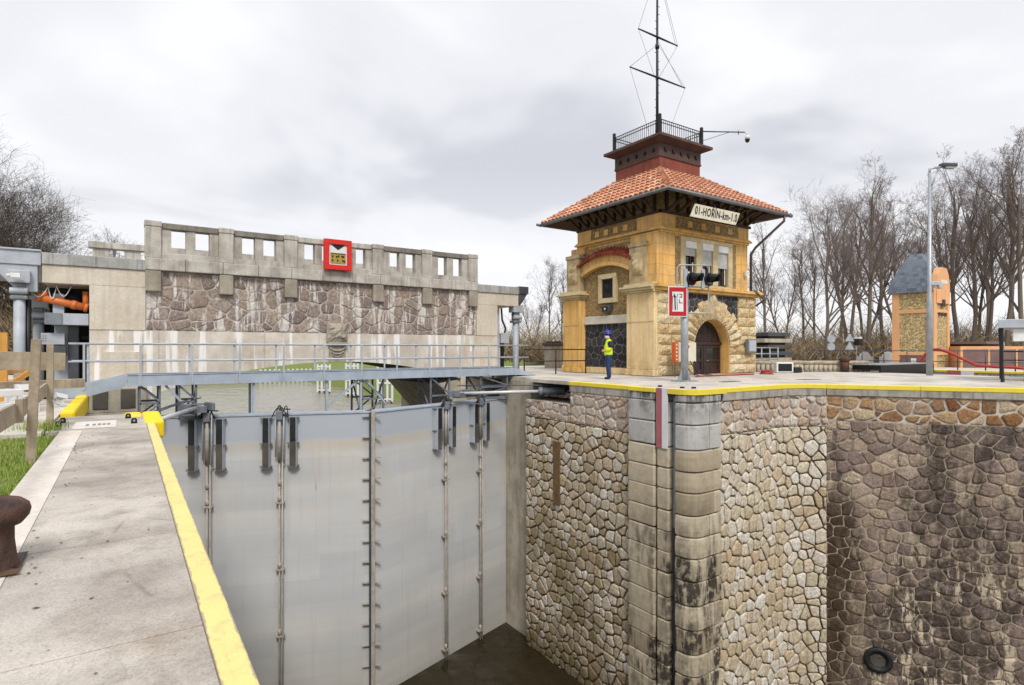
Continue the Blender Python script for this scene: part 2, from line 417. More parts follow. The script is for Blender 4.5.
    warm = n.noise(1, 4, .6, n.mp((.5, .5, .6))); col = n.mix(n.math('MULTIPLY', n.ramp(warm, [(.45, 0.), (.7, .6)]), n.rangez(-5.5, -1.9, zz)), col, H('#b8ad9c'))
    st = n.noise(1, 5, .65, n.mp((6, 6, .18))); col = n.mix(n.ramp(st, [(.55, 0.), (.78, .28)]), col, H('#8d8170'))
    tide = n.ramp(n.rangez(-1.88, -1.70, zz), [(0, 0.), (1, 1.)]); col = n.mix(tide, col, H('#a6abb2'))
    edge = n.math('MULTIPLY', n.rangez(-2.2, -1.85, zz), n.math('SUBTRACT', 1., n.rangez(-1.88, -1.75, zz)))
    col = n.mix(n.math('MULTIPLY', edge, .45), col, H('#b3a284'))
    low = n.rangez(-6.5, -10.3, z); col = n.mix(n.math('MULTIPLY', low, .45), col, H('#857a67'))
    fl = n.voro(2.3, 'F1'); col = n.mix(n.ramp(fl, [(.012, .7), (.03, 0.)]), col, H('#5b4a3b')); rs = n.noise(1, 5, .7, n.mp((9, 9, .5), loc=(3, 3, 3))); col = n.mix(n.math('MULTIPLY', n.ramp(rs, [(.66, 0.), (.74, .55)]), n.ramp(n.noise(.9, 3, .6), [(.5, 0.), (.6, 1.)])), col, H('#8a6a4a'))
    nb = n.bump(pl.outputs[1], .35, .004); nb = n.bump(n.noise(1.0, 3, .5), .3, .03, nb)
    MAT['gate_paint'] = n.fin(col, .7, nb, 0, .3)
    # yellow-ochre plaster with coursing grooves
    def plaster(name, c1, c2, groove=.0, pitch=.43):
        n = NT(name); a = n.noise(.9, 6, .65); col = n.mix(n.ramp(a, [(.35, 0.), (.65, 1.)]), H(c1), H(c2))
        b = n.noise(4, 6, .7); col = n.mix(n.ramp(b, [(.5, 0.), (.75, .4)]), col, H('#b09468'))
        st = n.noise(1, 5, .65, n.mp((4, 4, .3))); col = n.mix(n.ramp(st, [(.48, 0.), (.72, .72)]), col, H('#857050')); dz = n.math('MULTIPLY', n.rangez(5.3, 6.1), n.math('SUBTRACT', 1., n.rangez(6.1, 6.15))); d2 = n.noise(1, 4, .65, n.mp((6, 6, .5), loc=(1, 1, 1))); col = n.mix(n.math('MULTIPLY', n.math('MULTIPLY', n.ramp(d2, [(.42, 0.), (.65, 1.)]), dz), .6), col, H('#7d6a4c')); gr = n.noise(1.6, 6, .72); col = n.mix(n.math('MULTIPLY', n.ramp(gr, [(.5, 0.), (.7, .7)]), n.rangez(1.1, .0)), col, H('#75664c')); col = n.mix(n.math('MULTIPLY', n.ramp(gr, [(.45, 0.), (.62, .45)]), n.rangez(3.3, 3.7)), col, H('#9a8a6c'))
        nb = n.bump(n.noise(45, 4, .7), .25, .01)
        if groove:
            m = n.math('PINGPONG', n.math('DIVIDE', n.z(), pitch), .5); gl = n.ramp(m, [(.0, 1.), (.035, 0.)])
            col = n.mix(n.math('MULTIPLY', gl, groove), col, H('#9a7440')); nb = n.bump(gl, -.6, .015, nb)
        MAT[name] = n.fin(col, .85, nb, 0, .25)
    plaster('plaster_ochre', '#e6b873', '#dca75e')
    plaster('plaster_coursed', '#e8ba73', '#dea95f', .9)
    plaster('plaster_pale', '#dec69a', '#d0b482')
    plaster('plaster_trim', '#e0b56d', '#d0a25a')
    simple('trim_stone', '#d3c29b', '#b9a67e', .85, 3, .4, 40)
    simple('carved_stone', '#b5ac9c', '#91887a', .9, 3, .6, 22, bd=.03, streak='#6b5c45')
    simple('pedestal_stone', '#cdb88f', '#a8946e', .9, 2.5, .6, 22, bd=.03, streak='#6e5e46', streak_amt=.6)
    simple('lintel_white', '#d3cdbf', '#bfb7a5', .85, 2, .2, 40)
    stone_mat('rock_face', ['#e4d0a6', '#d9c092', '#ebdbb8', '#cfb484', '#e0c89e'], .5)
    def basalt_over(n, col): return col
    stone_mat('basalt', ['#38373a', '#46454a', '#2e2d30', '#515054', '#3a393d'], .5)
    simple('basalt_joint', '#8a857e', '#75706a', .9, 6, .3, 60)
    # flint pebble-dash
    n = NT('pebble_brown'); v = n.voro(17, 'F1', None, 1); d = n.voro(17, 'DISTANCE_TO_EDGE')
    g = n.t.nodes.new('ShaderNodeSeparateColor'); n.lk(v, g.inputs[0])
    col = n.ramp(g.outputs[0], [(0, H('#8a7148')), (.35, H('#a98c5c')), (.7, H('#c4a878')), (1, H('#75603f'))])
    col = n.mix(n.ramp(d, [(.02, 1.), (.08, 0.)]), col, H('#6a573a')); MAT['pebble_brown'] = n.fin(col, .8, n.bump(n.ramp(d, [(0, 0.), (.25, 1.)]), .8, .03), 0, .3)
    n = NT('pebble_tan'); v = n.voro(9, 'F1', None, 1); d = n.voro(9, 'DISTANCE_TO_EDGE')
    g = n.t.nodes.new('ShaderNodeSeparateColor'); n.lk(v, g.inputs[0])
    col = n.ramp(g.outputs[0], [(0, H('#a38b5e')), (.35, H('#bda777')), (.7, H('#d2c096')), (1, H('#8d774e'))])
    col = n.mix(n.ramp(d, [(.02, 1.), (.09, 0.)]), col, H('#7c6a4a')); MAT['pebble_tan'] = n.fin(col, .8, n.bump(n.ramp(d, [(0, 0.), (.25, 1.)]), .8, .03), 0, .3)
    # roof tiles (tint per tile)
    n = NT('roof_tile'); col = n.ramp(n.attr('tint'), [(0, H('#a86f56')), (.3, H('#bf8565')), (.6, H('#b37a60')), (.85, H('#cfa285')), (1, H('#8f5f4d'))])
    a = n.noise(6, 5, .7); col = n.mix(n.ramp(a, [(.5, 0.), (.75, .5)]), col, H('#d9a98a'))
    b = n.noise(2, 5, .7); col = n.mix(n.ramp(b, [(.55, 0.), (.75, .45)]), col, H('#6e4a3c'))
    m2 = n.noise(1.1, 6, .72); col = n.mix(n.ramp(m2, [(.55, 0.), (.72, .6)]), col, H('#5e4a40')); MAT['roof_tile'] = n.fin(col, .8, n.bump(n.noise(40, 4, .7), .3, .01), 0, .25)
    n = NT('slate'); col = n.ramp(n.attr('tint'), [(0, H('#5a626e')), (.5, H('#6d7682')), (1, H('#4e5560'))])
    col = n.mix(.4, col, n.ramp(n.noise(12, 4, .7), [(.3, .5), (.7, 1.)]), 'MULTIPLY'); MAT['slate'] = n.fin(col, .55, n.bump(n.noise(30, 3, .7), .2, .01))
    stone_mat('hood_tile', ['#84402f', '#9a4a38', '#b05a42', '#8f4736'], .3)
    simple('lantern_red', '#8d4a3b', '#7b3d30', .75, 2, .2, 30, streak='#5a3128', streak_amt=.5)
    simple('lantern_brown', '#5e4740', '#4c3934', .75, 2, .2, 30)
    simple('peach_plaster', '#dfab7c', '#d59f70', .85, 2, .15, 40)
    simple('purple_brown', '#7d625e', '#6c5451', .7, 2, .15, 40)
    simple('gutter_zinc', '#7a7c7d', '#63666a', .45, 4, .05, 40, metal=.3)
    simple('downpipe_brown', '#5c4a42', '#4a3b35', .5, 4, .05, 40)
    simple('blind_grey', '#c2c2bf', '#adadaa', .6, 4, .05, 40)
    simple('cream_board', '#d6cfbc', '#c9c1ac', .7, 3, .05, 30, fine=.1)
    simple('display_yellow', '#b99a36', '#8f7a38', .5, 14, .0, 40)
    n = NT('glass_dark'); MAT['glass_dark'] = n.fin(H('#15181b'), .08, None, 0, .6)
    n = NT('glass_red'); MAT['glass_red'] = n.fin(H('#5a0f12'), .15, None, 0, .6)
    n = NT('glass_green'); MAT['glass_green'] = n.fin(H('#0f2a26'), .15, None, 0, .6)
    # rubble walls
    def moss(n, col):
        a = n.noise(.55, 6, .65, n.mp((1, 1, .7))); low = n.rangez(-1.2, -6.5)
        col = n.mix(n.math('MULTIPLY', n.ramp(a, [(.42, 0.), (.6, 1.)]), n.math('MULTIPLY', low, .62)), col, H('#6a5b34'))
        st = n.noise(1, 5, .65, n.mp((2.2, 2.2, .16))); col = n.mix(n.ramp(st, [(.55, 0.), (.74, .62)]), col, H('#5c4a2c'))
        col = n.mix(n.math('MULTIPLY', n.rangez(-8.2, -10.4), .75), col, H('#55482c'))
        return col
    stone_mat('rubble_light', ['#c9b592', '#e6dac5', '#b8a482', '#f0e9dc', '#d3bc9f', '#e1d3ba', '#a89473', '#ebe1d0'], .5, over=moss)
    def moss2(n, col):
        a = n.noise(.6, 6, .65); col = n.mix(n.math('MULTIPLY', n.ramp(a, [(.5, 0.), (.68, 1.)]), .38), col, H('#94773e'))
        st = n.noise(1, 5, .65, n.mp((3, 3, .14))); col = n.mix(n.ramp(st, [(.58, 0.), (.75, .45)]), col, H('#6f5a34'))
        return col
    stone_mat('rubble_cream', ['#e3d6be', '#eee5d5', '#d6c6a8', '#f3ede2', '#dfc9ab', '#d8caaf', '#eee2ca'], .45, over=moss2)
    def mort(name, c, c2): simple(name, c, c2, .95, 2, .6, 30, bd=.02, streak='#3c3020', streak_amt=.5)
    mort('mortar_brown', '#6d5b3e', '#574729'); mort('mortar_pale', '#d6cdc0', '#bbae9b'); mort('mortar_grey', '#a39684', '#8a7d6c')
    stone_mat('rubble_pink', ['#cfb9a9', '#dccdbc', '#bfa899', '#e8ded2', '#d2b497', '#cfc2b6', '#dcc4ac'], .5)
    def stain(n, col):
        a = n.noise(1, 6, .68, n.mp((.55, .55, .16), loc=(3.1, 1.7, .4))); lowz = n.rangez(-2.5, -7.5); a = n.math('ADD', a, n.math('MULTIPLY', lowz, .075)); m = n.ramp(a, [(.49, 0.), (.565, 1.)])
        b = n.noise(2.4, 6, .75); m = n.math('MULTIPLY', m, n.ramp(b, [(.36, .1), (.54, 1.)]))
        col = n.mix(n.math('MULTIPLY', m, .78), col, H('#2a2420'))
        w = n.noise(1, 7, .72, n.mp((2.6, 2.6, .8), loc=(9, 2, 0))); low = n.rangez(-3.8, -6.2)
        col = n.mix(n.math('MULTIPLY', n.ramp(w, [(.545, 0.), (.59, .9)]), low), col, H('#cfc0a8'))
        r = n.noise(1, 5, .65, n.mp((.5, .5, .25), loc=(20, 4, 2))); col = n.mix(n.ramp(r, [(.6, 0.), (.75, .4)]), col, H('#6c4a2c')); ax = n.math('MULTIPLY', n.rangez(19.55, 18.95, n.xyz()[0]), n.rangez(-3.2, -4.2)); col = n.mix(n.math('MULTIPLY', ax, .85), col, H('#3d2c1a'))
        return col
    stone_mat('rubble_purple', ['#9a877c', '#b8a492', '#8b7a73', '#c8b39b', '#aa9588', '#94827a', '#cfbca5', '#ad9a90'], .65, over=stain)
    simple('mortar_stained', '#bfb19b', '#928473', .95, 1.3, .8, 22, bd=.03, streak='#2a2420', streak_amt=.7)
    stone_mat('rubble_rust', ['#8e6040', '#b58a62', '#cdb08a', '#7d5a44', '#c0a27c', '#d8c4a4', '#a08468', '#9c7048', '#b59c84'], .6)
    def effl(n, col):
        st = n.noise(1, 4, .6, n.mp((4.2, 4.2, .45), loc=(5, 0, 2))); col = n.mix(n.math('MULTIPLY', n.ramp(st, [(.53, 0.), (.58, .95)]), n.ramp(n.noise(5, 5, .7), [(.3, .4), (.6, 1.)])), col, H('#ddd8d2'))
        d = n.noise(1.2, 5, .65); return n.mix(n.ramp(d, [(.5, 0.), (.75, .5)]), col, H('#6d6058'))
    stone_mat('rubble_bridge', ['#a3948b', '#b5a599', '#93857e', '#bfae9e', '#a8978f', '#b39e8e', '#9b8c86'], .7, over=effl)
    simple('mortar_bridge', '#b9afa5', '#998e84', .95, 3, .5, 30, streak='#d8d2ca', streak_amt=.9)
    # lower concrete band of the bridge with white lime runs
    n = NT('bridge_band'); a = n.noise(1.1, 6, .65); col = n.mix(n.ramp(a, [(.35, 0.), (.65, 1.)]), H('#d2cbbf'), H('#b8afa2'))
    b = n.noise(2.6, 6, .7); col = n.mix(n.ramp(b, [(.52, 0.), (.7, .55)]), col, H('#b0957a'))
    st = n.noise(1, 3, .5, n.mp((3.6, 3.6, .22), loc=(4.3, 1, 0))); col = n.mix(n.ramp(st, [(.53, 0.), (.60, .95)]), col, H('#e4e2de'))
    s2 = n.noise(1, 4, .6, n.mp((5, 5, .12), loc=(1, 8, 0))); col = n.mix(n.ramp(s2, [(.62, 0.), (.75, .6)]), col, H('#6f6152'))
    MAT['bridge_band'] = n.fin(col, .9, n.bump(n.noise(25, 5, .7), .45, .02), 0, .25)
    # ashlar of the pier: tan below, repaired grey on top, black weathering low down
    n = NT('ashlar'); t = n.attr('tint'); z = n.z()
    col = n.ramp(t, [(0, H('#b9ac95')), (.5, H('#cabda6')), (1, H('#a3967f'))])
    col = n.mix(n.ramp(n.noise(5, 6, .7), [(.45, 0.), (.7, .5)]), col, H('#8a7b62'))
    up = n.ramp(n.rangez(-1.72, -1.66), [(0, 0.), (1, 1.)]); g = n.mix(n.noise(1.7, 5, .7), H('#cbc9c6'), H('#a3a19c')); g = n.mix(n.ramp(n.noise(3.3, 6, .75), [(.5, 0.), (.66, .6)]), g, H('#8a8478')); col = n.mix(up, col, g)
    st = n.noise(1, 5, .65, n.mp((3.2, 3.2, .5), loc=(2, 7, 0))); b = n.noise(3.5, 6, .72)
    m = n.math('MULTIPLY', n.ramp(st, [(.42, 0.), (.55, 1.)]), n.math('MULTIPLY', n.ramp(b, [(.38, .1), (.52, 1.)]), n.math('ADD', n.math('MULTIPLY', n.math('MULTIPLY', n.rangez(-2.6, -5.2), n.ramp(t, [(.2, .4), (.55, 1.)])), 1.15), n.math('MULTIPLY', n.rangez(-.95, -.1), .9))))
    col = n.mix(n.math('MINIMUM', m, .92), col, H('#262320'))
    f = n.noise(60, 4, .75); col = n.mix(.4, col, n.ramp(f, [(.3, .5), (.7, 1.)]), 'MULTIPLY')
    MAT['ashlar'] = n.fin(col, .9, n.bump(n.noise(30, 5, .7), .4, .012), 0, .25)
    # coping beam
    simple('coping_beam', '#b4afa5', '#8f897e', .9, 2.0, .4, 40, streak='#4a453d', streak_amt=.8)
    # water: bright sky reflection downstream is partly put into the paler colour
    n = NT('water'); w = n.noise(1, 4, .55, n.mp((1.6, 1.6, 1))); w2 = n.noise(1, 3, .5, n.mp((.35, .35, 1)))
    w3 = n.noise(1, 3, .5, n.mp((.3, .12, 1))); nb = n.bump(w, .4, .15); nb = n.bump(w2, .5, .6, nb); nb = n.bump(w3, .6, 1.6, nb)
    n.b.inputs['IOR'].default_value = 1.33
    MAT['water'] = n.fin(n.mix(n.rangez(21, 40, n.xyz()[1]), H('#2a2417'), H('#6b6250')), n.math('ADD', .05, n.math('MULTIPLY', n.rangez(21, 30, n.xyz()[1]), .12)), nb, 0, .5)
    # ground
    n = NT('grass_ground'); a = n.noise(.35, 6, .6); col = n.mix(a, H('#66753a'), H('#7f8a4e')); b = n.noise(3, 6, .7)
    col = n.mix(n.ramp(b, [(.5, 0.), (.75, .55)]), col, H('#5a5a2a')); f = n.noise(40, 3, .8); col = n.mix(.6, col, n.ramp(f, [(.3, .35), (.7, 1.1)]), 'MULTIPLY')
    xs = n.xyz(); br = n.rangez(33, 40, xs[0]); yy = n.rangez(75, 60, xs[1]); dry = n.mix(n.noise(.8, 6, .7), H('#6f6248'), H('#58502f'))
    lf = n.rangez(-6, -14, xs[0]); msk = n.math('MAXIMUM', n.math('MULTIPLY', br, yy), n.math('MULTIPLY', lf, n.rangez(70, 40, xs[1])))
    col = n.mix(msk, col, dry)
    MAT['grass_ground'] = n.fin(col, .95, n.bump(n.noise(6, 6, .7), .6, .08), 0, .1)
    n = NT('grass_blade'); t = n.attr('tint'); col = n.ramp(t, [(0, H('#4a5c1c')), (.4, H('#6a8628')), (.75, H('#93a446')), (1, H('#b0a56a'))]); MAT['grass_blade'] = n.fin(col, .6, None, 0, .25)
    # wood of bare trees
    n = NT('bark'); a = n.noise(2, 6, .7, n.mp((1, 1, .3))); col = n.mix(a, H('#544a42'), H('#7d7268')); MAT['bark'] = n.fin(col, .95, n.bump(n.noise(12, 5, .7, n.mp((1, 1, .2))), .6, .03), 0, .1)
    simple('twig', '#7d716a', '#665a5a', .95, .6, 0, fine=0)
    simple('twig_brown', '#54463a', '#41352c', .95, .6, 0, fine=0)
    n = NT('brush'); col = n.ramp(n.attr('tint'), [(0, H('#54493a')), (.5, H('#7d6d55')), (1, H('#9c8b6e'))]); MAT['brush'] = n.fin(col, .95, None, 0, .1)
    # clothing
    simple('skin', '#c48e72', '#b98266', .6, 8, 0, fine=0); simple('hivis', '#d9f022', '#c8e018', .6, 8, .1, 40, fine=.15)
    simple('reflective', '#d8dccf', '#c6cabd', .35, 8, 0, fine=.05); simple('navy_cloth', '#1f2c4a', '#18223b', .85, 9, .2, 60)
    simple('denim', '#223f6b', '#182f55', .85, 7, .2, 60); simple('boot', '#191818', '#232120', .6, 7, .1, 60); simple('helmet_blue', '#23309a', '#1d2888', .3, 3, 0, fine=0)
    simple('mask_cloth', '#dcdcdc', '#cfcfcf', .8, 7, 0, fine=0); simple('hair', '#2e2119', '#241a14', .7, 20, 0, fine=0)
mk_materials()
# ------------------------------------------------------------------ world, sun, camera
SUN_EL, SUN_DIR = radians(48), Vector((-.38, -.92, 0)).normalized()
def mk_world():
    w = bpy.data.worlds.new('World'); SC.world = w; w.use_nodes = True; t = w.node_tree; t.nodes.clear()
    N = t.nodes.new; L = t.links.new
    out = N('ShaderNodeOutputWorld'); bg = N('ShaderNodeBackground'); L(bg.outputs[0], out.inputs[0]); bg.inputs[1].default_value = .1
    sky = N('ShaderNodeTexSky'); sky.sky_type = 'NISHITA'; sky.sun_disc = False; sky.sun_elevation = SUN_EL
    sky.sun_rotation = atan2(SUN_DIR.x, SUN_DIR.y)
    tc = N('ShaderNodeTexCoord'); sep = N('ShaderNodeSeparateXYZ'); L(tc.outputs['Generated'], sep.inputs[0])
    zz = N('ShaderNodeMath'); zz.operation = 'MAXIMUM'; L(sep.outputs[2], zz.inputs[0]); zz.inputs[1].default_value = 0.
    za = N('ShaderNodeMath'); za.operation = 'ADD'; L(zz.outputs[0], za.inputs[0]); za.inputs[1].default_value = .16
    cx = N('ShaderNodeMath'); cx.operation = 'DIVIDE'; L(sep.outputs[0], cx.inputs[0]); L(za.outputs[0], cx.inputs[1])
    cy = N('ShaderNodeMath'); cy.operation = 'DIVIDE'; L(sep.outputs[1], cy.inputs[0]); L(za.outputs[0], cy.inputs[1])
    cb = N('ShaderNodeCombineXYZ'); L(cx.outputs[0], cb.inputs[0]); L(cy.outputs[0], cb.inputs[1])
    n1 = N('ShaderNodeTexNoise'); L(cb.outputs[0], n1.inputs['Vector']); n1.inputs['Scale'].default_value = .85; n1.inputs['Detail'].default_value = 4; n1.inputs['Roughness'].default_value = .52; n1.inputs['Distortion'].default_value = .3
    r = N('ShaderNodeValToRGB'); L(n1.outputs[0], r.inputs[0]); e = r.color_ramp.elements; r.color_ramp.interpolation = 'EASE'
    e[0].position = .36; e[0].color = (7.0, 7.1, 7.7, 1); e[1].position = .62; e[1].color = (10.6, 10.6, 10.8, 1)
    m = e.new(.5); m.color = (9.3, 9.4, 9.8, 1)
    # overcast: whiter at the horizon, brighter towards the zenith
    hz = N('ShaderNodeMapRange'); L(zz.outputs[0], hz.inputs[0]); hz.inputs[1].default_value = .0; hz.inputs[2].default_value = .30; hz.clamp = True
    mh = N('ShaderNodeMix'); mh.data_type = 'RGBA'; L(hz.outputs[0], mh.inputs[0]); mh.inputs[6].default_value = (10.6, 10.6, 10.8, 1); L(r.outputs[0], mh.inputs[7])
    zr = N('ShaderNodeMapRange'); L(zz.outputs[0], zr.inputs[0]); zr.inputs[1].default_value = .55; zr.inputs[2].default_value = 1.; zr.inputs[3].default_value = 1.; zr.inputs[4].default_value = 2.0; zr.clamp = True
    mm = N('ShaderNodeMix'); mm.data_type = 'RGBA'; mm.blend_type = 'MULTIPLY'; mm.inputs[0].default_value = 1.; L(mh.outputs[2], mm.inputs[6]); L(zr.outputs[0], mm.inputs[7])
    mx = N('ShaderNodeMix'); mx.data_type = 'RGBA'; mx.inputs[0].default_value = .93; L(sky.outputs[0], mx.inputs[6]); L(mm.outputs[2], mx.inputs[7])
    L(mx.outputs[2], bg.inputs[0])
    sd = bpy.data.lights.new('sun', 'SUN'); sd.energy = 2.6; sd.angle = radians(14); sd.color = (1, .96, .9)
    so = bpy.data.objects.new('sun', sd); COL.objects.link(so)
    d = Vector((SUN_DIR.x * cos(SUN_EL), SUN_DIR.y * cos(SUN_EL), sin(SUN_EL)))
    so.rotation_euler = d.to_track_quat('Z', 'Y').to_euler(); so.location = (0, 0, 60)
    cd = bpy.data.cameras.new('camera'); co = bpy.data.objects.new('camera', cd); COL.objects.link(co)
    cd.sensor_width = 36; cd.lens = 575 / 1024 * 36; cd.shift_y = 6.5 / 1024; cd.clip_start = .05; cd.clip_end = 4000
    co.location = (0, 0, 1.15); co.rotation_euler = (radians(90), 0, radians(-33.93)); SC.camera = co
    SC.view_settings.view_transform = 'Standard'; SC.view_settings.look = 'None'; SC.view_settings.exposure = 0
    SC.cycles.max_bounces = 6; SC.cycles.use_denoising = True
mk_world()

WZ = -10.35        # water level in the emptied chamber and downstream
WK = -.25          # walkway level on the near side

# ------------------------------------------------------------------ ground and water
def terrain():
    def xr(y): return 15.5 + (max(0, min(1, (y - 32) / 50))) * 31.5
    def hh(x, y):
        d = hypot(x, y); base = -.5 if x < 20 else -.12
        if x > 37 and y < 110: base = -.03
        base -= 5.4 * min(1, max(0, (d - 90) / 90))
        if y < 20: return base
        k = 0.
        if y < 225:
            r = xr(y); dr = r - x; dl = x + 1 + max(0, (y - 70)) * 3
            k = min(max(0, dr + 10) / 10., max(0, dl + 4) / 4., max(0, 225 - y) / 14.)
        k = min(1, k); n = mnoise.noise(Vector((x * .05, y * .05, 0))) * .5
        return base + n * (d > 60) * .5 - 12.5 * (k ** .8) if k > 0 else base + n * (d > 45) * .5
    def axis(lo, hi, st, extra): 
        v = set(extra); a = lo
        while a <= hi: v.add(round(a, 3)); a += st
        for e in (1.3, 1.8, 2.6, 4, 7, 12): v.add(hi * e); v.add(min(lo, -60) * e)
        return sorted(v)
    xs = axis(-60, 130, 3.3, (-3., -1., 15.5, 37.)); ys = axis(-40, 260, 4., (12., 32., 20.8))
    mb = MB(); vs = []; nx = len(xs)
    for y in ys:
        for x in xs: vs.append((x, y, hh(x, y)))
    fs = []
    for j in range(len(ys) - 1):
        for i in range(nx - 1):
            cx, cy = (xs[i] + xs[i+1]) / 2, (ys[j] + ys[j+1]) / 2
            if -3 < cx < 37 and cy < 32 and cy > -40: continue
            a = j * nx + i; fs.append((a, a + 1, a + nx + 1, a + nx))
    mb.add(vs, fs, 0, True); struct('ground', mb, 'grass_ground')
    w = MB(); w.quad((-420, -45, WZ), (420, -45, WZ), (420, 250, WZ), (-420, 250, WZ)); struct('water', w, 'water')
terrain()

def near_side():
    # lawn beside the walkway, paving slab by the bridge, walkway slabs with joints
    mb = MB(); mb.box(-3.2, -.93, -40, 12.05, -1.2, -.275); struct('lawn', mb, 'grass_ground')
    mb = MB(); mb.box(-16, -1.14, 12.05, 20.7, -.9, -.215); mb.box(-16, -1.15, 20.71, 40, -.9, -.222); struct('paving', mb, 'platform_concrete')
    mb = MB(); ys = [-8, -6, -4, -2, -.2, 1.45, 3.3, 5.1, 7.15, 9.2, 11.3, 12.35]
    for a, b in zip(ys, ys[1:]): mb.box(-.606, .328, a + .005, b - .005, -.6, WK)
    mb.box(-1.12, .328, 12.362, 14.95, -.6, WK - .001)
    struct('walkway', mb, 'walkway_concrete', .004)
    mb = MB()
    for a, b in zip(ys[::2], ys[2::2] + [12.35]): mb.box(-.92, -.608, a + .003, b - .003, -.6, WK + .003)
    struct('curb', mb, 'curb_concrete', .004)
    w = thing('lock_wall', 'near side lock wall below the walkway, with a pale worn yellow edge strip', 'wall', (0, 0, 0))
    mb = MB(); mb.box(-3, .44, -40, 14.95, -13, -.601); mb.box(-3, -1.13, 14.95, 20.9, -13, -.9); build('wall_face', mb, 'concrete_old', w)
    mb = MB(); mb.box(-2.9, .5, 20.95, 31.9, -13, -.93); mb.box(-3, -1.16, 20.95, 32, -13, -.92); 
    e = MB(); e.box(.33, .47, -40, 12.9, -.8, WK + .004); build('yellow_edge', e, 'yellow_faded', w, .015)
    g = MB(); g.box(.30, .63, 12.92, 14.98, -.56, WK + .03); g.box(-.02, .295, 14.2, 14.97, -.5, WK + .028)
    build('corner_guard', g, 'yellow_bright', w, .05)
    g = MB(); g.box(-1.12, -.86, 15.05, 20.6, -.62, -.13); build('recess_coping', g, 'yellow_bright', w, .06)
    # painted rectangle with worn marks
    p = MB(); p.quad((-.78, 12.55, WK + .004), (-.14, 12.55, WK + .004), (-.14, 13.75, WK + .004), (-.78, 13.75, WK + .004)); build('painted_patch', p, 'white_paint', w)
    p = MB()
    for i, (x, d) in enumerate(((-.60, .1), (-.5, .06), (-.42, .1), (-.35, .05), (-.28, .09))):
        p.box(x, x + .05, 12.95, 12.95 + .45 * (.6 + d), WK + .0045, WK + .0065)
    build('worn_marks', p, 'parapet_cap', w)
    for x, y in ((-.98, 13.75), (-1.0, 13.1), (.05, 13.95), (.14, 12.95)):
        t = thing('mooring_lug', {-.98: 'small black lug on the walkway, nearer the yellow coping', -1.0: 'small black lug beside the far wooden post', .05: 'small black lug behind the yellow corner guard', .14: 'small black lug in front of the yellow corner guard'}[x], 'lug', (x, y, WK), 0, 'small lugs on the walkway')
        b = MB(); b.prism([(-.05, 0), (.05, 0), (.05, .06), (.03, .1), (-.03, .1), (-.05, .06)], lambda a, c: (x + a, y, WK + c), lambda a, c: (x + a, y + .05, WK + c)); build('bracket', b, 'black_paint', t, .006)
        b = MB(); b.tube([(x, y - .012, WK + .055), (x, y + .0, WK + .055)], .018, 8); build('pin', b, 'galvanised', t)
near_side()

# ------------------------------------------------------------------ bollard, timber rails, grass
def bollard():
    X, Y = -.70, 4.85
    t = thing('mooring_bollard', 'rusty mushroom-headed iron mooring bollard standing at the walkway edge', 'bollard', (X, Y, WK))
    b = MB(); b.lathe([(.155, -.18), (.15, 0), (.125, .06), (.112, .18), (.112, .28), (.125, .31)], (X, Y, WK), 28); build('shaft', b, 'rust_iron', t)
    b = MB(); b.lathe([(.11, .27), (.15, .285), (.185, .33), (.195, .37), (.185, .405), (.15, .435), (.09, .455), (.02, .46)], (X, Y, WK), 28); build('head', b, 'rust_iron', t)
    b = MB(); b.box(X - .22, X + .15, Y - .2, Y + .26, WK + .0125, WK + .018); build('base_plate', b, 'rust_plate', t)
    b = MB(); b.box(X + .115, X + .145, Y - .1, Y + .25, WK + .0185, WK + .021); build('base_gap', b, 'black_paint', t)
bollard()

def timber_barrier():
    t = thing('timber_barrier', 'weathered wooden barrier of boards nailed to two leaning posts beside the lawn', 'barrier', (-.98, 9.3, -.27))
    b = MB(); b.bar((-.99, 9.32, -.45), (-.93, 9.38, 1.27), .10, .075); build('post', b, 'timber', t, .006)
    b = MB(); b.bar((-1.12, 13.2, -.45), (-1.12, 13.22, 1.24), .10, .09); build('post', b, 'timber', t, .006)
    b = MB(); b.bar((-1.06, 6.1, .42), (-1.05, 8.6, .42), .04, .22); build('board', b, 'timber', t, .004)
    b = MB(); b.bar((-1.01, 8.62, .44), (-1.01, 8.72, .44), .07, .27); build('cleat', b, 'timber', t, .004)
    b = MB(); b.bar((-1.06, 8.75, .40), (-1.18, 13.3, .43), .04, .22); build('board', b, 'timber', t, .004)
    t = thing('timber_rail', 'long weathered wooden rails and yellow timber post crossing behind the leaning posts', 'rail', (-3.5, 14.5, -.2))
    b = MB(); b.bar((-7.4, 12.6, 1.12), (-1.15, 16.65, .86), .07, .40); build('rail', b, 'timber', t, .006)
    b = MB(); b.bar((-7.2, 14.6, .28), (-.9, 18.43, .28), .16, .22); build('rail', b, 'timber', t, .006)
    b = MB(); b.bar((-2.47, 18.6, -.25), (-2.47, 18.6, 1.55), .16, .13); b.bar((-2.44, 18.5, .2), (-1.95, 18.9, .62), .1, .12); b.bar((-2.9, 18.45, .5), (-1.7, 19.1, .72), .08, .14); build('post', b, 'timber_yellow', t, .005)
timber_barrier()

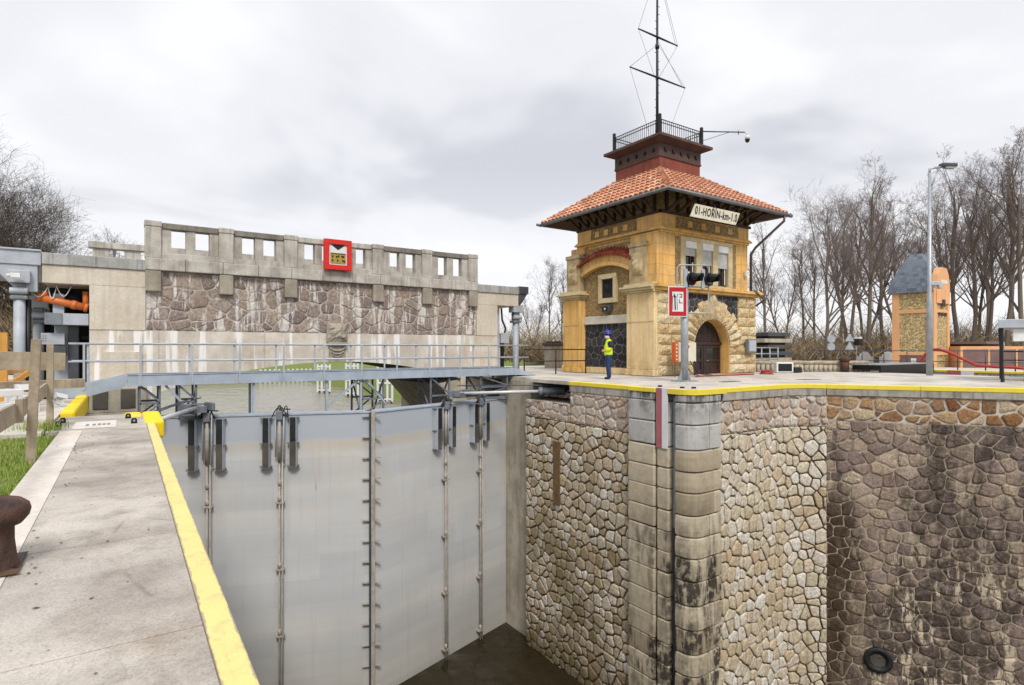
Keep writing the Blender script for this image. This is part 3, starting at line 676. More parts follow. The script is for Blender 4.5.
def clutter():
    # pale crates and steel pieces lying on the paving behind the barrier
    for i, (x, y, sx, sy, sz, rz, lab) in enumerate(((-1.9, 13.95, .5, .45, .62, .6, 'white plastic crate with openings at the far left of the paving'), (-1.78, 16.3, .35, .35, .6, .4, 'narrow white plastic crate beside the yellow timber post'))):
        t = thing('crate', lab, 'crate', (x, y, -.215), rz)
        M = Matrix.Translation((x, y, -.215)) @ Matrix.Rotation(rz, 4, 'Z')
        b = MB(); w = .03
        def bx(x0, x1, y0, y1, z0, z1):
            o = len(b.v); b.box(x0, x1, y0, y1, z0, z1)
            for k in range(o, len(b.v)): b.v[k] = tuple(M @ Vector(b.v[k]))
        hx, hy = sx / 2, sy / 2
        for zz in (0.0, sz * .42, sz - .12):
            bx(-hx, hx, -hy, -hy + w, zz, zz + .12); bx(-hx, hx, hy - w, hy, zz, zz + .12); bx(-hx, -hx + w, -hy + w, hy - w, zz, zz + .12); bx(hx - w, hx, -hy + w, hy - w, zz, zz + .12)
        for cx in (-hx + .003, hx - .073):
            for cy in (-hy + .003, hy - .073): bx(cx, cx + .07, cy, cy + .07, .002, sz - .002)
        build('side_frame', b, 'white_bright', t, .008)
        b = MB(); 
        o = len(b.v); b.box(-hx + .04, hx - .04, -hy + .04, hy - .04, .03, sz * .55)
        for k in range(o, len(b.v)): b.v[k] = tuple(M @ Vector(b.v[k]))
        build('contents', b, 'black_rubber', t, .02)
    # crumpled red and white tape on the far post
    b = MB(); r = random.Random(3); p = Vector((-1.03, 13.12, .33))
    for k in range(9):
        q = Vector((-.98 + r.uniform(-.1, .16), 13.1 + r.uniform(-.1, .1), .27 + r.uniform(-.13, .1))); b.bar(p, q, .006, .07, 0); p = q
    tag(build('barrier_tape', b, 'white_bright'), 'crumpled white tape hanging from the far wooden post', 'tape')
clutter()

def grass():
    r = random.Random(11); mb = MB(); 
    def blade(x, y, h, w, z0=-.28):
        a = r.uniform(0, 2 * pi); l = r.uniform(.1, .6) * h; dx, dy = cos(a), sin(a); sx, sy = -dy * w, dx * w; t = r.random()
        mb.add([(x - sx, y - sy, z0), (x + sx, y + sy, z0), (x + dx * l * .4 + sx * .6, y + dy * l * .4 + sy * .6, z0 + h * .6), (x + dx * l * .4 - sx * .6, y + dy * l * .4 - sy * .6, z0 + h * .6), (x + dx * l, y + dy * l, z0 + h)], [(0, 1, 2, 3), (3, 2, 4)], t)
    for k in range(17000):
        y = 4.2 + 7.7 * r.random(); x = -.945 - r.random() ** 1.3 * 2.2
        if x < -3.1: continue
        c = mnoise.noise(Vector((x * 1.7, y * 1.7, 0)))
        blade(x, y, r.uniform(.03, .075) * (1.1 + c), r.uniform(.002, .0045))
    tag(build('grass', mb, 'grass_blade', fixn=False), 'short green grass covering the lawn beside the walkway', 'grass', kind='stuff')
    mb = MB()
    for k in range(420):
        a = r.random(); blade(-1.02 + r.gauss(0, .10) - .4 * a, 12.6 + r.gauss(0, .22) + .1, r.uniform(.08, .24), .005, -.26)
    tag(build('grass_tuft', mb, 'grass_blade', fixn=False), 'tuft of long grass around the foot of the far wooden post', 'grass', kind='stuff')
grass()

def litter():
    r = random.Random(31); mb = MB()
    for k in range(170):
        if k < 110: y = r.uniform(1.5, 12); x = -.62 + abs(r.gauss(0, .16)) if r.random() < .7 else r.uniform(-.9, .3); z = WK + .005
        else: x = r.uniform(14, 29); y = r.uniform(11, 15); z = .006
        s = r.uniform(.008, .02) * (1 if k < 110 else 2.2); a = r.uniform(0, 6.3); c, d = cos(a) * s, sin(a) * s; h = r.uniform(.002, .01)
        mb.add([(x - c, y - d, z), (x + d * .5, y - c * .5, z + h), (x + c, y + d, z + h * .4), (x - d * .5, y + c * .5, z)], [(0, 1, 2, 3)], r.random() * .5)
    tag(build('dry_leaves', mb, 'brush', fixn=False), 'scattered dry leaf bits on the walkway and the pale platform', 'leaf litter', kind='stuff')
litter()

# ------------------------------------------------------------------ island platform and its walls
def arc(cx, cy, r, a0, a1, n): return [(cx + r * cos(radians(a0 + (a1 - a0) * k / n)), cy + r * sin(radians(a0 + (a1 - a0) * k / n))) for k in range(n + 1)]
EDGE = [(13.0, 12.72), (12.9, 12.72), (12.9, 10.72)] + arc(13.32, 10.72, .42, 180, 270, 6)[1:] + [(14.35, 10.32), (14.36, 10.42), (17.6, 10.46), (18.35, 10.2), (18.75, 9.75), (21.7, 5.6), (26.2, -1.2), (30, -7)]
def platform():
    # top sheet; a pocket is left for the ram between Y 15.7 and 18.4
    out = [(13.0, 15.7)] + EDGE + [(30.6, -7), (30.6, 32), (13.45, 32), (13.45, 18.4), (13.0, 18.4)]
    mb = MB(); mb.prism(out, lambda a, b: (a, b, 0.), lambda a, b: (a, b, -.12)); struct('platform', mb, 'platform_concrete')
    w = thing('stone_lock_wall', 'rubble stone lock wall with moss below the lock house, beside the gate', 'wall', (13, 15, -5))
    def band(mb, mort, O, U, N, W, z0, z1, **k): 
        mo = k.pop('mo', .04); pth = k.get('path'); O = Vector(O); rubble(mb, (O.x, O.y, z0), U, N, W, z1 - z0, **k)
        if pth:
            for a, b in zip(pth, pth[1:]):
                d = (Vector(b) - Vector(a)).normalized(); q = Vector((d.y, -d.x)) * mo; a2 = Vector(a) - q - d * .03; b2 = Vector(b) - q + d * .03; mort.quad((*a2, z0), (*b2, z0), (*b2, z1), (*a2, z1))
            return
        U = Vector(U).normalized(); N = Vector(N).normalized(); b = O - N * mo
        mort.add([(b.x, b.y, z0), tuple(b.xy + (U * W).xy) + (z0,), tuple(b.xy + (U * W).xy) + (z1,), (b.x, b.y, z1)], [(0, 1, 2, 3)])
    m = MB(); s = MB()
    band(s, m, (13.04, 18.4, 0), (0, -1, 0), (-1, 0, 0), 5.68, -13, -1.45, sx=.36, sy=.33, jit=.36, joint=.045, depth=.038, seed=5, merge=.06, mo=.03)
    build('stone_facing', s, 'rubble_light', w); build('mortar', m, 'mortar_brown', w)
    m = MB(); s = MB()
    band(s, m, (13.04, 18.4, 0), (0, -1, 0), (-1, 0, 0), 2.72, -1.45, -.78, sx=.4, sy=.30, jit=.36, joint=.05, depth=.04, seed=6, mo=.005)
    band(s, m, (13.04, 15.68, 0), (0, -1, 0), (-1, 0, 0), 2.96, -1.45, -.36, sx=.4, sy=.33, jit=.36, joint=.05, depth=.04, seed=8, mo=.005)
    build('repointed_band', s, 'rubble_pink', w); build('pale_mortar', m, 'mortar_pale', w)
    c = MB(); c.box(13.0, 13.5, 12.74, 14.1, -.355, -.125); c.box(13.0, 13.5, 14.11, 15.7, -.352, -.125); build('coping_beam', c, 'coping_beam', w, .01)
    c = MB(); c.box(12.98, 13.17, 12.74, 15.72, -.13, .012); build('yellow_edge', c, 'yellow_coping', w, .02)
    c = MB(); c.box(13.42, 14.6, 18.45, 20.75, -13, -.125); c.box(13.3, 13.419, 18.45, 20.75, -13, -.55); build('quoin', c, 'concrete_old', w, .01)
    c = MB(); c.box(14.15, 14.5, 15.6, 18.44, -.9, -.121); c.box(13.1, 14.14, 15.6, 18.44, -.9, -.77); build('ram_pocket', c, 'concrete_dark', w)
    c = MB(); rubble(c, (13.9, 18.3, -.75), (0, -1, 0), (-1, 0, 0), 2.6, .35, .4, .3, .3, .04, .06, 31); build('pocket_stones', c, 'rubble_pink', w)
    c = MB(); c.box(13.02, 13.9, 15.72, 18.42, -.119, -.04); build('pocket_cover', c, 'platform_concrete', w)
    c = MB(); c.box(12.975, 13.12, 16.22, 16.60, -4.5, -2.2); build('brown_slot', c, 'slot_brown', w, .01)
    # ---- ashlar pier with stop-log groove
    p = thing('stone_pier', 'ashlar stone pier with rounded corner and vertical stop-log groove in the lock wall', 'pier', (12.9, 11, -5))
    r = random.Random(4); s = MB(); zs = [-.125, -.36, -.98, -1.68]; 
    while zs[-1] > -12.6: zs.append(zs[-1] - r.uniform(.58, .70))
    corner = [(13.5, 10.9), (12.9, 10.9), (12.9, 10.72)] + arc(13.32, 10.72, .42, 180, 270, 6)[1:] + [(14.13, 10.31), (14.13, 10.9)]
    def ring(poly, z0, z1, t, bl):
        cx = sum(q[0] for q in poly) / len(poly); cy = sum(q[1] for q in poly) / len(poly); n = len(poly); vs = []; hh = z1 - z0
        for zz, e in ((z0 + .010, -.04), (z0 + .04, .0), (z0 + hh * .3, bl), (z0 + hh * .7, bl), (z1 - .04, .0), (z1 - .010, -.04)):
            for x, y in poly:
                d = hypot(x - cx, y - cy); k = 1 + e / d; vs.append((cx + (x - cx) * k, cy + (y - cy) * k, zz))
        fs = [tuple(range(n)), tuple(5 * n + k for k in range(n))]
        for j in range(5):
            for i in range(n): fs.append((j * n + i, j * n + (i + 1) % n, (j + 1) * n + (i + 1) % n, (j + 1) * n + i))
        s.add(vs, fs, t)
    for a, b in zip(zs, zs[1:]):
        o1, o2 = (r.uniform(-.025, .01), r.uniform(-.025, .01)) if a < -1.6 else (0, 0); sp = 13.62 if int(a * 10) % 2 else 13.84
        c1 = [(min(x, sp - .012) if y < 10.8 and x > 13.4 else x, y) for x, y in corner]; c1 = [(sp - .012 if x == 14.13 else x, y) for x, y in c1]
        ring([(x - o1 * .7, y - o1 * .7) for x, y in c1], b, a, r.random(), .016 if a < -1.6 else .004)
        ring([(14.13, 10.31 - o2), (14.13, 10.9), (sp + .012, 10.9), (sp + .012, 10.31 - o2)], b, a, r.random(), .012 if a < -1.6 else .003)
        ring([(13.5, 12.72), (12.9, 12.72), (12.9, 11.74), (12.94, 11.69), (13.5, 11.69)], b + r.uniform(-.02, .02), a - .0, r.random(), .012 if a < -1.6 else .002)
        ring([(13.5, 11.63), (13.0, 11.63), (12.93, 11.59), (12.93, 11.22), (12.97, 11.18), (13.5, 11.18)], b + r.uniform(-.02, .02), a, r.random(), .004)
    build('ashlar_block', s, 'ashlar', p)
    c = MB(); c.box(13.28, 13.7, 10.85, 12.73, -13, -.13); build('groove_back', c, 'concrete_dark', p)  # dark colour deepens the shadow inside the groove
    c = MB(); c.box(13.08, 13.14, 10.93, 11.15, -13, -4.0); build('groove_plate', c, 'steel_dark', p)
    c = MB(); c.box(13.1, 13.15, 11.05, 11.16, -3.99, -.2); build('groove_rail', c, 'galvanised', p)
    g = MB(); g.box(12.895, 12.925, 11.40, 11.61, -1.72, .016); build('red_gauge', g, 'red_gauge', p)
    g = MB(); g.box(12.895, 12.925, 11.19, 11.395, -1.72, .016); build('white_gauge', g, 'white_bright', p)
    c = MB(); c.box(12.87, 13.09, 11.65, 12.73, -.13, .012); build('yellow_edge', c, 'yellow_coping', p, .02)
    c = MB(); pts = [(12.88, 11.17), (12.88, 10.72)] + arc(13.32, 10.72, .44, 180, 270, 6)[1:] + [(14.35, 10.28)]
    inn = [(14.35, 10.47), (13.32, 10.47)] + list(reversed(arc(13.32, 10.72, .25, 180, 270, 6)))[1:-1] + [(13.07, 10.72), (13.07, 11.17)]
    c.prism(pts + inn, lambda a, b: (a, b, .012), lambda a, b: (a, b, -.13)); build('yellow_edge', c, 'yellow_coping', p)
    # ---- cream wall running back, then dark wall
    w = thing('cream_stone_wall', 'cream rubble stone wall turning back from the pier', 'wall', (16, 10.4, -5))
    m = MB(); s = MB(); k = dict(sx=.34, sy=.36, jit=.38, joint=.038, depth=.034, seed=15, merge=.05)
    PTH = [(14.12, 10.50), (17.0, 10.52), (17.6, 10.50), (18.0, 10.40), (18.4, 10.18), (18.62, 9.95), (18.80, 9.72)]
    PL = sum((Vector(q) - Vector(p)).length for p, q in zip(PTH, PTH[1:]))
    band(s, m, (14.12, 10.5, 0), (1, 0, 0), (0, -1, 0), PL, -13, -1.35, path=PTH, mo=.03, **k)
    build('stone_facing', s, 'rubble_cream', w); build('mortar', m, 'mortar_brown', w)
    m = MB(); s = MB(); k = dict(sx=.34, sy=.32, jit=.36, joint=.05, depth=.05, seed=21)
    band(s, m, (14.12, 10.5, 0), (1, 0, 0), (0, -1, 0), PL, -1.35, -.36, path=PTH, mo=.005, **k)
    build('repointed_band', s, 'rubble_pink', w); build('pale_mortar', m, 'mortar_pale', w)
    def strip(mb, pts, o0, o1, z0, z1, gap=0.):
        for a, b in zip(pts, pts[1:]):
            d = (Vector(b) - Vector(a)); L = d.length; d.normalize(); nn = Vector((d.y, -d.x))
            a2 = Vector(a) + d * gap; b2 = Vector(b) - d * gap
            q = [a2 + nn * o1, b2 + nn * o1, b2 - nn * o0, a2 - nn * o0]
            mb.prism([tuple(v) for v in q], lambda x, y: (x, y, z1), lambda x, y: (x, y, z0))
    E1 = [(14.36, 10.44), (16.0, 10.45), (17.6, 10.47), (18.35, 10.21), (18.76, 9.74)]
    c = MB(); strip(c, E1, .4, .03, -.355, -.125, .004); build('coping_beam', c, 'coping_beam', w, .008)
    c = MB(); strip(c, E1, .15, .045, -.13, .012, -.01); build('yellow_edge', c, 'yellow_coping', w, .015)
    w = thing('dark_stone_wall', 'dark purple-brown squared rubble wall with black stains along the widened chamber', 'wall', (22, 5, -5))
    Ud = Vector((26.2 - 18.76, -1.2 - 9.74, 0)); Ld = Ud.length; Ud.normalize(); Nd = Vector((Ud.y, -Ud.x, 0))
    O = Vector((18.76, 9.74, 0)) - Nd * .05
    m = MB(); s = MB(); band(s, m, O, Ud, Nd, Ld, -13, -1.12, sx=.44, sy=.34, jit=.3, joint=.026, depth=.05, seed=41, merge=.07, flat=.7, mo=-.012)
    build('stone_facing', s, 'rubble_purple', w); build('mortar', m, 'mortar_stained', w)
    m = MB(); s = MB(); band(s, m, O, Ud, Nd, Ld, -1.12, -.34, sx=.44, sy=.36, jit=.4, joint=.05, depth=.04, seed=43, merge=.1, mo=-.006)
    build('repointed_band', s, 'rubble_rust', w); build('pale_mortar', m, 'mortar_pale', w)
    E2 = [(18.77, 9.73), (20.2, 7.63), (21.7, 5.42), (23.2, 3.21), (24.7, 1.0), (26.2, -1.2), (30.2, -7)]
    c = MB(); strip(c, E2, .4, .03, -.335, -.125, .004); build('coping_beam', c, 'coping_beam', w, .008)
    c = MB(); strip(c, E2, .15, .045, -.13, .012, .002); build('yellow_edge', c, 'yellow_coping', w, .015)
    # drain pipe mouth
    q = O + Ud * 1.45; c = Vector((q.x, q.y, -8.6)); A = Ud; B = Vector((0, 0, 1)); b = MB(); vs = []; fs = []; n = 24
    for rr, oo in ((.22, -.1), (.24, .10), (.37, .12), (.40, .08), (.40, -.1)):
        for k in range(n): vs.append(c + A * rr * cos(2 * pi * k / n) + B * rr * sin(2 * pi * k / n) + Nd * oo)
    for j in range(4):
        for k in range(n): fs.append((j * n + k, j * n + (k + 1) % n, (j + 1) * n + (k + 1) % n, (j + 1) * n + k))
    b.add(vs, fs, 0, True); build('drain_pipe', b, 'black_rubber', w)
    b = MB(); b.add([c + A * .21 * cos(2 * pi * k / n) + B * .21 * sin(2 * pi * k / n) + Nd * .05 for k in range(n)], [tuple(range(n))]); build('drain_cover', b, 'concrete_dark', w)
    # slots and lugs let into the platform
    for x, y, l, dx, dy, lab in ((17.3, 12.6, .8, .83, -.1, 'dark drain slot in the pale platform in front of the lock house'), (20.9, 11.9, .9, .8, -.35, 'dark drain slot in the platform near the bend of the yellow edge')):
        b = MB(); b.bar((x, y, .004), (x + dx * 1.0, y + dy, .004), .26, .012); tag(build('drain_slot', b, 'black_rubber'), lab, 'drain')
    for x, y, lab in ((13.5, 12.0, 'small black ring on the platform left of the red gauge'), (13.55, 11.2, 'small black ring on the platform just behind the white gauge'), (13.75, 10.95, 'small black ring on the platform nearest the rounded pier corner')):
        b = MB(); b.lathe([(.07, 0), (.07, .035), (.05, .05), (.01, .05)], (x, y, 0), 12); tag(build('mooring_lug', b, 'black_paint'), lab, 'lug', 'small lugs on the platform')
platform()

# ------------------------------------------------------------------ lock gates
GA, GM, GB = Vector((.2, 20.6, 0)), Vector((6.80, 18.22, 0)), Vector((13.42, 20.27, 0))
GT = -.95
def gates():
    def leaf(a, b, lab, hand):
        t = thing('lock_gate', lab, 'gate', ((a + b) / 2).xyz + Vector((0, 0, GT)), 0, 'leaves of the lock gate')
        d = (b - a).normalized(); nn = Vector((d.y, -d.x, 0)); L = (b - a).length
        def P(u, o, z): v = a + d * u + nn * o; return (v.x, v.y, z)
        m = MB(); m.prism([(0, 0), (L, 0), (L, -.5), (0, -.5)], lambda u, o: P(u, o, GT), lambda u, o: P(u, o, -12.8)); build('skin_plate', m, 'gate_paint', t, .01)
        m = MB(); m.prism([(0, .03), (L - .02, .03), (L - .02, -.53), (0, -.53)], lambda u, o: P(u, o, GT + .05), lambda u, o: P(u, o, GT + .004)); build('top_flange', m, 'steel_grey', t)
        m = MB(); q0 = a + d * 1.2; q1 = b - d * 1.2 if b.x > 10 else b
        m.prism([(q0.x, q0.y + .4), (q1.x, q1.y + .4), (q1.x, 21.4), (q0.x, 21.4)], lambda x, y: (x, y, -1.4), lambda x, y: (x, y, -1.75)); build('rear_girder', m, 'steel_dark', t)
        return t, P
    def fender(t, P, u, drop=1.62):
        m = MB(); w = .13
        m.prism([(u - w, .01), (u + w, .01), (u + w * .75, .24), (u - w * .75, .24)], lambda q, o: P(q, o, GT - .06), lambda q, o: P(q, o, GT - drop)); f = build('fender', m, 'steel_light', t, .01)
        m = MB(); m.prism([(u - .085, .238), (u + .085, .238), (u + .085, .262), (u - .085, .262)], lambda q, o: P(q, o, GT - .05), lambda q, o: P(q, o, GT - .80)); build('rubber_face', m, 'black_rubber', f)
        m = MB(); m.prism([(u - .09, .24), (u + .09, .24), (u + .09, .256), (u - .09, .256)], lambda q, o: P(q, o, GT - .805), lambda q, o: P(q, o, GT - drop + .03)); build('stained_face', m, 'concrete_dark', f)
        m = MB()
        for zz in (GT - .05, GT - .85, GT - drop + .05):
            m.prism([(u - .16, .02), (u + .16, .02), (u + .16, .20), (u - .16, .20)], lambda q, o: P(q, o, zz), lambda q, o: P(q, o, zz - .025))
            for s in (-.17, .17): m.tube([P(u + s, .12, zz + .02), P(u + s, .12, zz - .05)], .014, 6)
        split('clamp', m, 'steel_bracket', f)
    def pipe(t, P, u, seed):
        r = random.Random(seed)
        m = MB(); m.tube([P(u, .14, GT - .1), P(u, .14, GT - .3), P(u, .14, GT - .32), P(u, .14, GT - 1.45)], [.045, .045, .062, .062], 12); c = build('valve_cylinder', m, 'pipe_tan', t)
        m = MB(); m.tube([P(u + .13, .14, GT + .12), P(u + .13, .14, GT - 1.5)], .022, 8); m.tube([P(u - .12, .12, GT - .02), P(u - .12, .12, GT - 1.3)], .018, 8); build('hydraulic_line', m, 'steel_light', c)
        m = MB(); m.tube([P(u, .14, GT - 1.44), P(u, .14, GT - 11)], .027, 10); m.tube([P(u + .09, .16, GT - 1.44), P(u + .09, .16, GT - 11)], .022, 8); s = build('valve_rod', m, 'pipe_tan', t)
        for k, zz in enumerate((GT - 2.1, GT - 2.6, GT - 4.7, GT - 6.8, GT - 8.9)):
            m = MB(); m.tube([P(u, .14, zz + .1), P(u, .14, zz + .03), P(u, .14, zz - .03), P(u, .14, zz - .1)], [.035, .06, .06, .035], 10)
            if k: m.prism([(u - .11, .005), (u + .15, .005), (u + .15, .18), (u - .11, .18)], lambda q, o: P(q, o, zz - .1), lambda q, o: P(q, o, zz - .16))
            build('rod_guide', m, 'pipe_tan', s)
        m = MB()
        for k in range(6):                              # hose loops above the gate top
            x0, x1 = u + r.uniform(-.25, .1), u + r.uniform(-.05, .28); hh = r.uniform(.12, .38)
            m.tube([P(x0 + (x1 - x0) * i / 8, .1 + .08 * sin(i), GT - .25 + .1 * k / 6 + hh * sin(pi * i / 8) + .2) for i in range(9)], .016, 6)
        m.tube([P(u - .05, .14, GT + .22), P(u + .32, .14, GT + .2)], .02, 6); build('hose', m, 'black_rubber', c)
        m = MB(); m.prism([(u - .1, .05), (u + .1, .05), (u + .1, .24), (u - .1, .24)], lambda q, o: P(q, o, GT + .15), lambda q, o: P(q, o, GT - .12)); build('valve_block', m, 'steel_bracket', c, .015)
    t, P = leaf(GA, GM, 'left leaf of the grey steel lock gate with tide mark and two pairs of fenders', -1)
    L = (GM - GA).length
    u0 = lambda X: (X - GA.x) / (GM.x - GA.x) * L
    for X in (1.74, 2.46, 3.70, 4.45): fender(t, P, u0(X))
    pipe(t, P, u0(2.12), 1); pipe(t, P, u0(4.07), 2)
    m = MB(); m.prism([(L - .10, .0), (L + .02, .0), (L + .02, .16), (L - .10, .16)], lambda u, o: P(u, o, GT + .1), lambda u, o: P(u, o, -12.5)); build('mitre_post', m, 'pipe_tan', t, .01)
    m = MB(); m.prism([(L - .17, .0), (L - .11, .0), (L - .11, .10), (L - .17, .10)], lambda u, o: P(u, o, GT + .03), lambda u, o: P(u, o, -12.5)); build('mitre_seal', m, 'steel_dark', t, .008)
    k = 0; zz = GT - .08
    while zz > -10.3:
        m = MB(); m.prism([(L - .38, .03), (L - .17, .03), (L - .17, .11), (L - .38, .11)], lambda u, o: P(u, o, zz), lambda u, o: P(u, o, zz - .035)); m.prism([(L + .02, .04), (L + .2, .04), (L + .2, .12), (L + .02, .12)], lambda u, o: P(u, o, zz), lambda u, o: P(u, o, zz - .035)); split('rung', m, 'pipe_tan', t); zz -= .68
    t, P = leaf(GM, GB, 'right leaf of the grey steel lock gate, reaching the stone wall', 1)
    L = (GB - GM).length; u0 = lambda X: (X - GM.x) / (GB.x - GM.x) * L
    for X in (9.42, 10.12, 11.3, 11.95): fender(t, P, u0(X), 1.58)
    pipe(t, P, u0(9.80), 3); pipe(t, P, u0(11.62), 4)
    # hydraulic rams
    for lab, p, q, body in (('hydraulic ram with shiny rod pushing the left gate leaf, by the yellow corner guard', (.05, 15.1, -.62), (1.8, 19.7, -.62), .35), ('hydraulic ram with shiny rod from the stone wall pocket to the right gate leaf', (13.75, 16.9, -.42), (10.6, 19.35, -.55), .3)):
        p = Vector(p); q = Vector(q); t = thing('hydraulic_ram', lab, 'ram', p, 0, 'hydraulic rams of the gate')
        d = q - p
        m = MB(); m.tube([p, p + d * .2], .14, 16); m.tube([p + d * .2, p + d * .24], .17, 16); build('cylinder', m, 'steel_bracket', t)
        m = MB(); m.tube([p + d * .24, q], .06, 14); build('rod', m, 'chrome', t)
        m = MB(); m.cbox(q + Vector((0, 0, -.06)), (.4, .4, .2), Matrix.Rotation(.4, 3, 'Z')); 
        for s in (-.34, .34): m.cbox(q + Vector((s, s * .3 - .1, .02)), (.1, .45, .24), Matrix.Rotation(.4, 3, 'Z'))
        m.bar(q + Vector((-.45, .05, .09)), q + Vector((.45, .3, .09)), .2, .04); build('gate_bracket', m, 'steel_bracket', t, .015)
        m = MB()
        for s in (-1, 1): m.tube([p + Vector((.1 * s, -.1, .2)), p + d * .5 + Vector((.05 * s, 0, .26)), q + Vector((.1 * s, 0, .3))], .018, 6)
        build('hose', m, 'steel_dark', t)
gates()

# ------------------------------------------------------------------ footbridge
def footbridge():
    t = thing('footbridge', 'grey steel footbridge with tubular railings crossing above the lock gates', 'footbridge', (7, 20.4, .1))
    Z = .20
    for y in (19.95, 21.15):
        m = MB(); m.box(.05, 13.5, y - .05, y + .05, Z - .12, Z + .19); m.box(.05, 13.5, y - .075, y + .075, Z + .19, Z + .205); m.box(.05, 13.5, y - .075, y + .075, Z - .135, Z - .12)
        for k in range(11): m.box(.3 + k * 1.3, .36 + k * 1.3, y - .065, y + .065, Z - .119, Z + .189)
        build('side_beam', m, 'steel_grey', t, .006)
        m = MB(); m.prism([(13.5, Z + .19), (14.6, .05), (14.6, -.0), (14.45, -.0), (13.5, Z - .12)], lambda a, b: (a, y - .05, b), lambda a, b: (a, y + .05, b)); build('end_ramp', m, 'steel_grey', t)
        m = MB(); m.prism([(.04, Z + .19), (-1.75, -.02), (-1.75, -.2), (-.95, -.2), (.04, Z - .12)], lambda a, b: (a, y - .05, b), lambda a, b: (a, y + .05, b)); build('end_ramp', m, 'steel_grey', t)
        m = MB()
        for zz in (1.30, .80): m.tube([(-1.3, y, zz), (14.25, y, zz)], .026, 8)
        build('handrail', m, 'steel_light', t)
        for k in range(12):
            x = -.95 + k * 1.32 + (.03 if y > 20 else 0); m = MB(); m.bar((x, y - .052 if y < 20 else y + .052, Z - .1 if 0 < x < 13.5 else (0.0 if x < 0 else .05)), (x, y - .052 if y < 20 else y + .052, 1.3), .055, .03); build('railing_post', m, 'steel_light', t)
    m = MB(); m.box(.05, 13.5, 20.01, 21.09, Z - .02, Z + .03); m.prism([(13.5, Z + .03), (14.6, .03), (14.6, -.0), (13.5, Z - .02)], lambda a, b: (a, 20.0, b), lambda a, b: (a, 21.1, b)); m.prism([(.05, Z + .03), (-2.2, -.18), (-2.2, -.21), (.05, Z - .02)], lambda a, b: (a, 20.0, b), lambda a, b: (a, 21.1, b)); build('deck', m, 'galvanised', t)
    def truss(x0, x1, zb, brace=True):
        m = MB(); y0, y1 = 20.0, 21.1
        for y in (y0, y1):
            for x in (x0, x1): m.bar((x, y, Z - .13), (x, y, zb), .06, .06)
            m.bar((x0, y, (Z + zb) / 2 - .05), (x1, y, (Z + zb) / 2 - .05), .06, .06); m.bar((x0, y, zb + .06), (x1, y, zb + .06), .06, .06)
            m.bar((x0, y + .012, zb + .1), (x1, y + .012, (Z + zb) / 2 - .08), .05, .05); m.bar((x0, y - .012, Z - .15), (x1, y - .012, (Z + zb) / 2), .05, .05)
        m.bar((x0, y0, zb + .1), (x0, y1, Z - .15), .05, .05); m.bar((x1, y0, Z - .15), (x1, y1, zb + .1), .05, .05)
        build('support_frame', m, 'steel_frame', t)
    truss(.35, .85, -1.0); truss(1.35, 1.8, -1.0); truss(7.0, 7.8, -1.38); truss(9.7, 10.5, -1.38); truss(11.9, 13.2, GT + .06)
    for a, b in (((1.0, 20.0, Z - .14), (1.75, 20.0, -.85)), ((3.43, 20.0, Z - .13), (3.43, 20.0, -1.38)), ((5.75, 20.0, Z - .13), (5.75, 20.0, -1.38)), ((6.9, 20.02, Z - .13), (5.8, 20.02, GT + .1)), ((6.96, 20.0, Z - .13), (6.96, 20.0, -1.38)), ((7.15, 20.0, Z - .14), (7.9, 20.0, GT + .1)), ((3.5, 21.1, Z - .13), (3.5, 21.1, -1.38))):
        m = MB(); m.bar(a, b, .07, .07); build('strut', m, 'steel_grey', t)
footbridge()
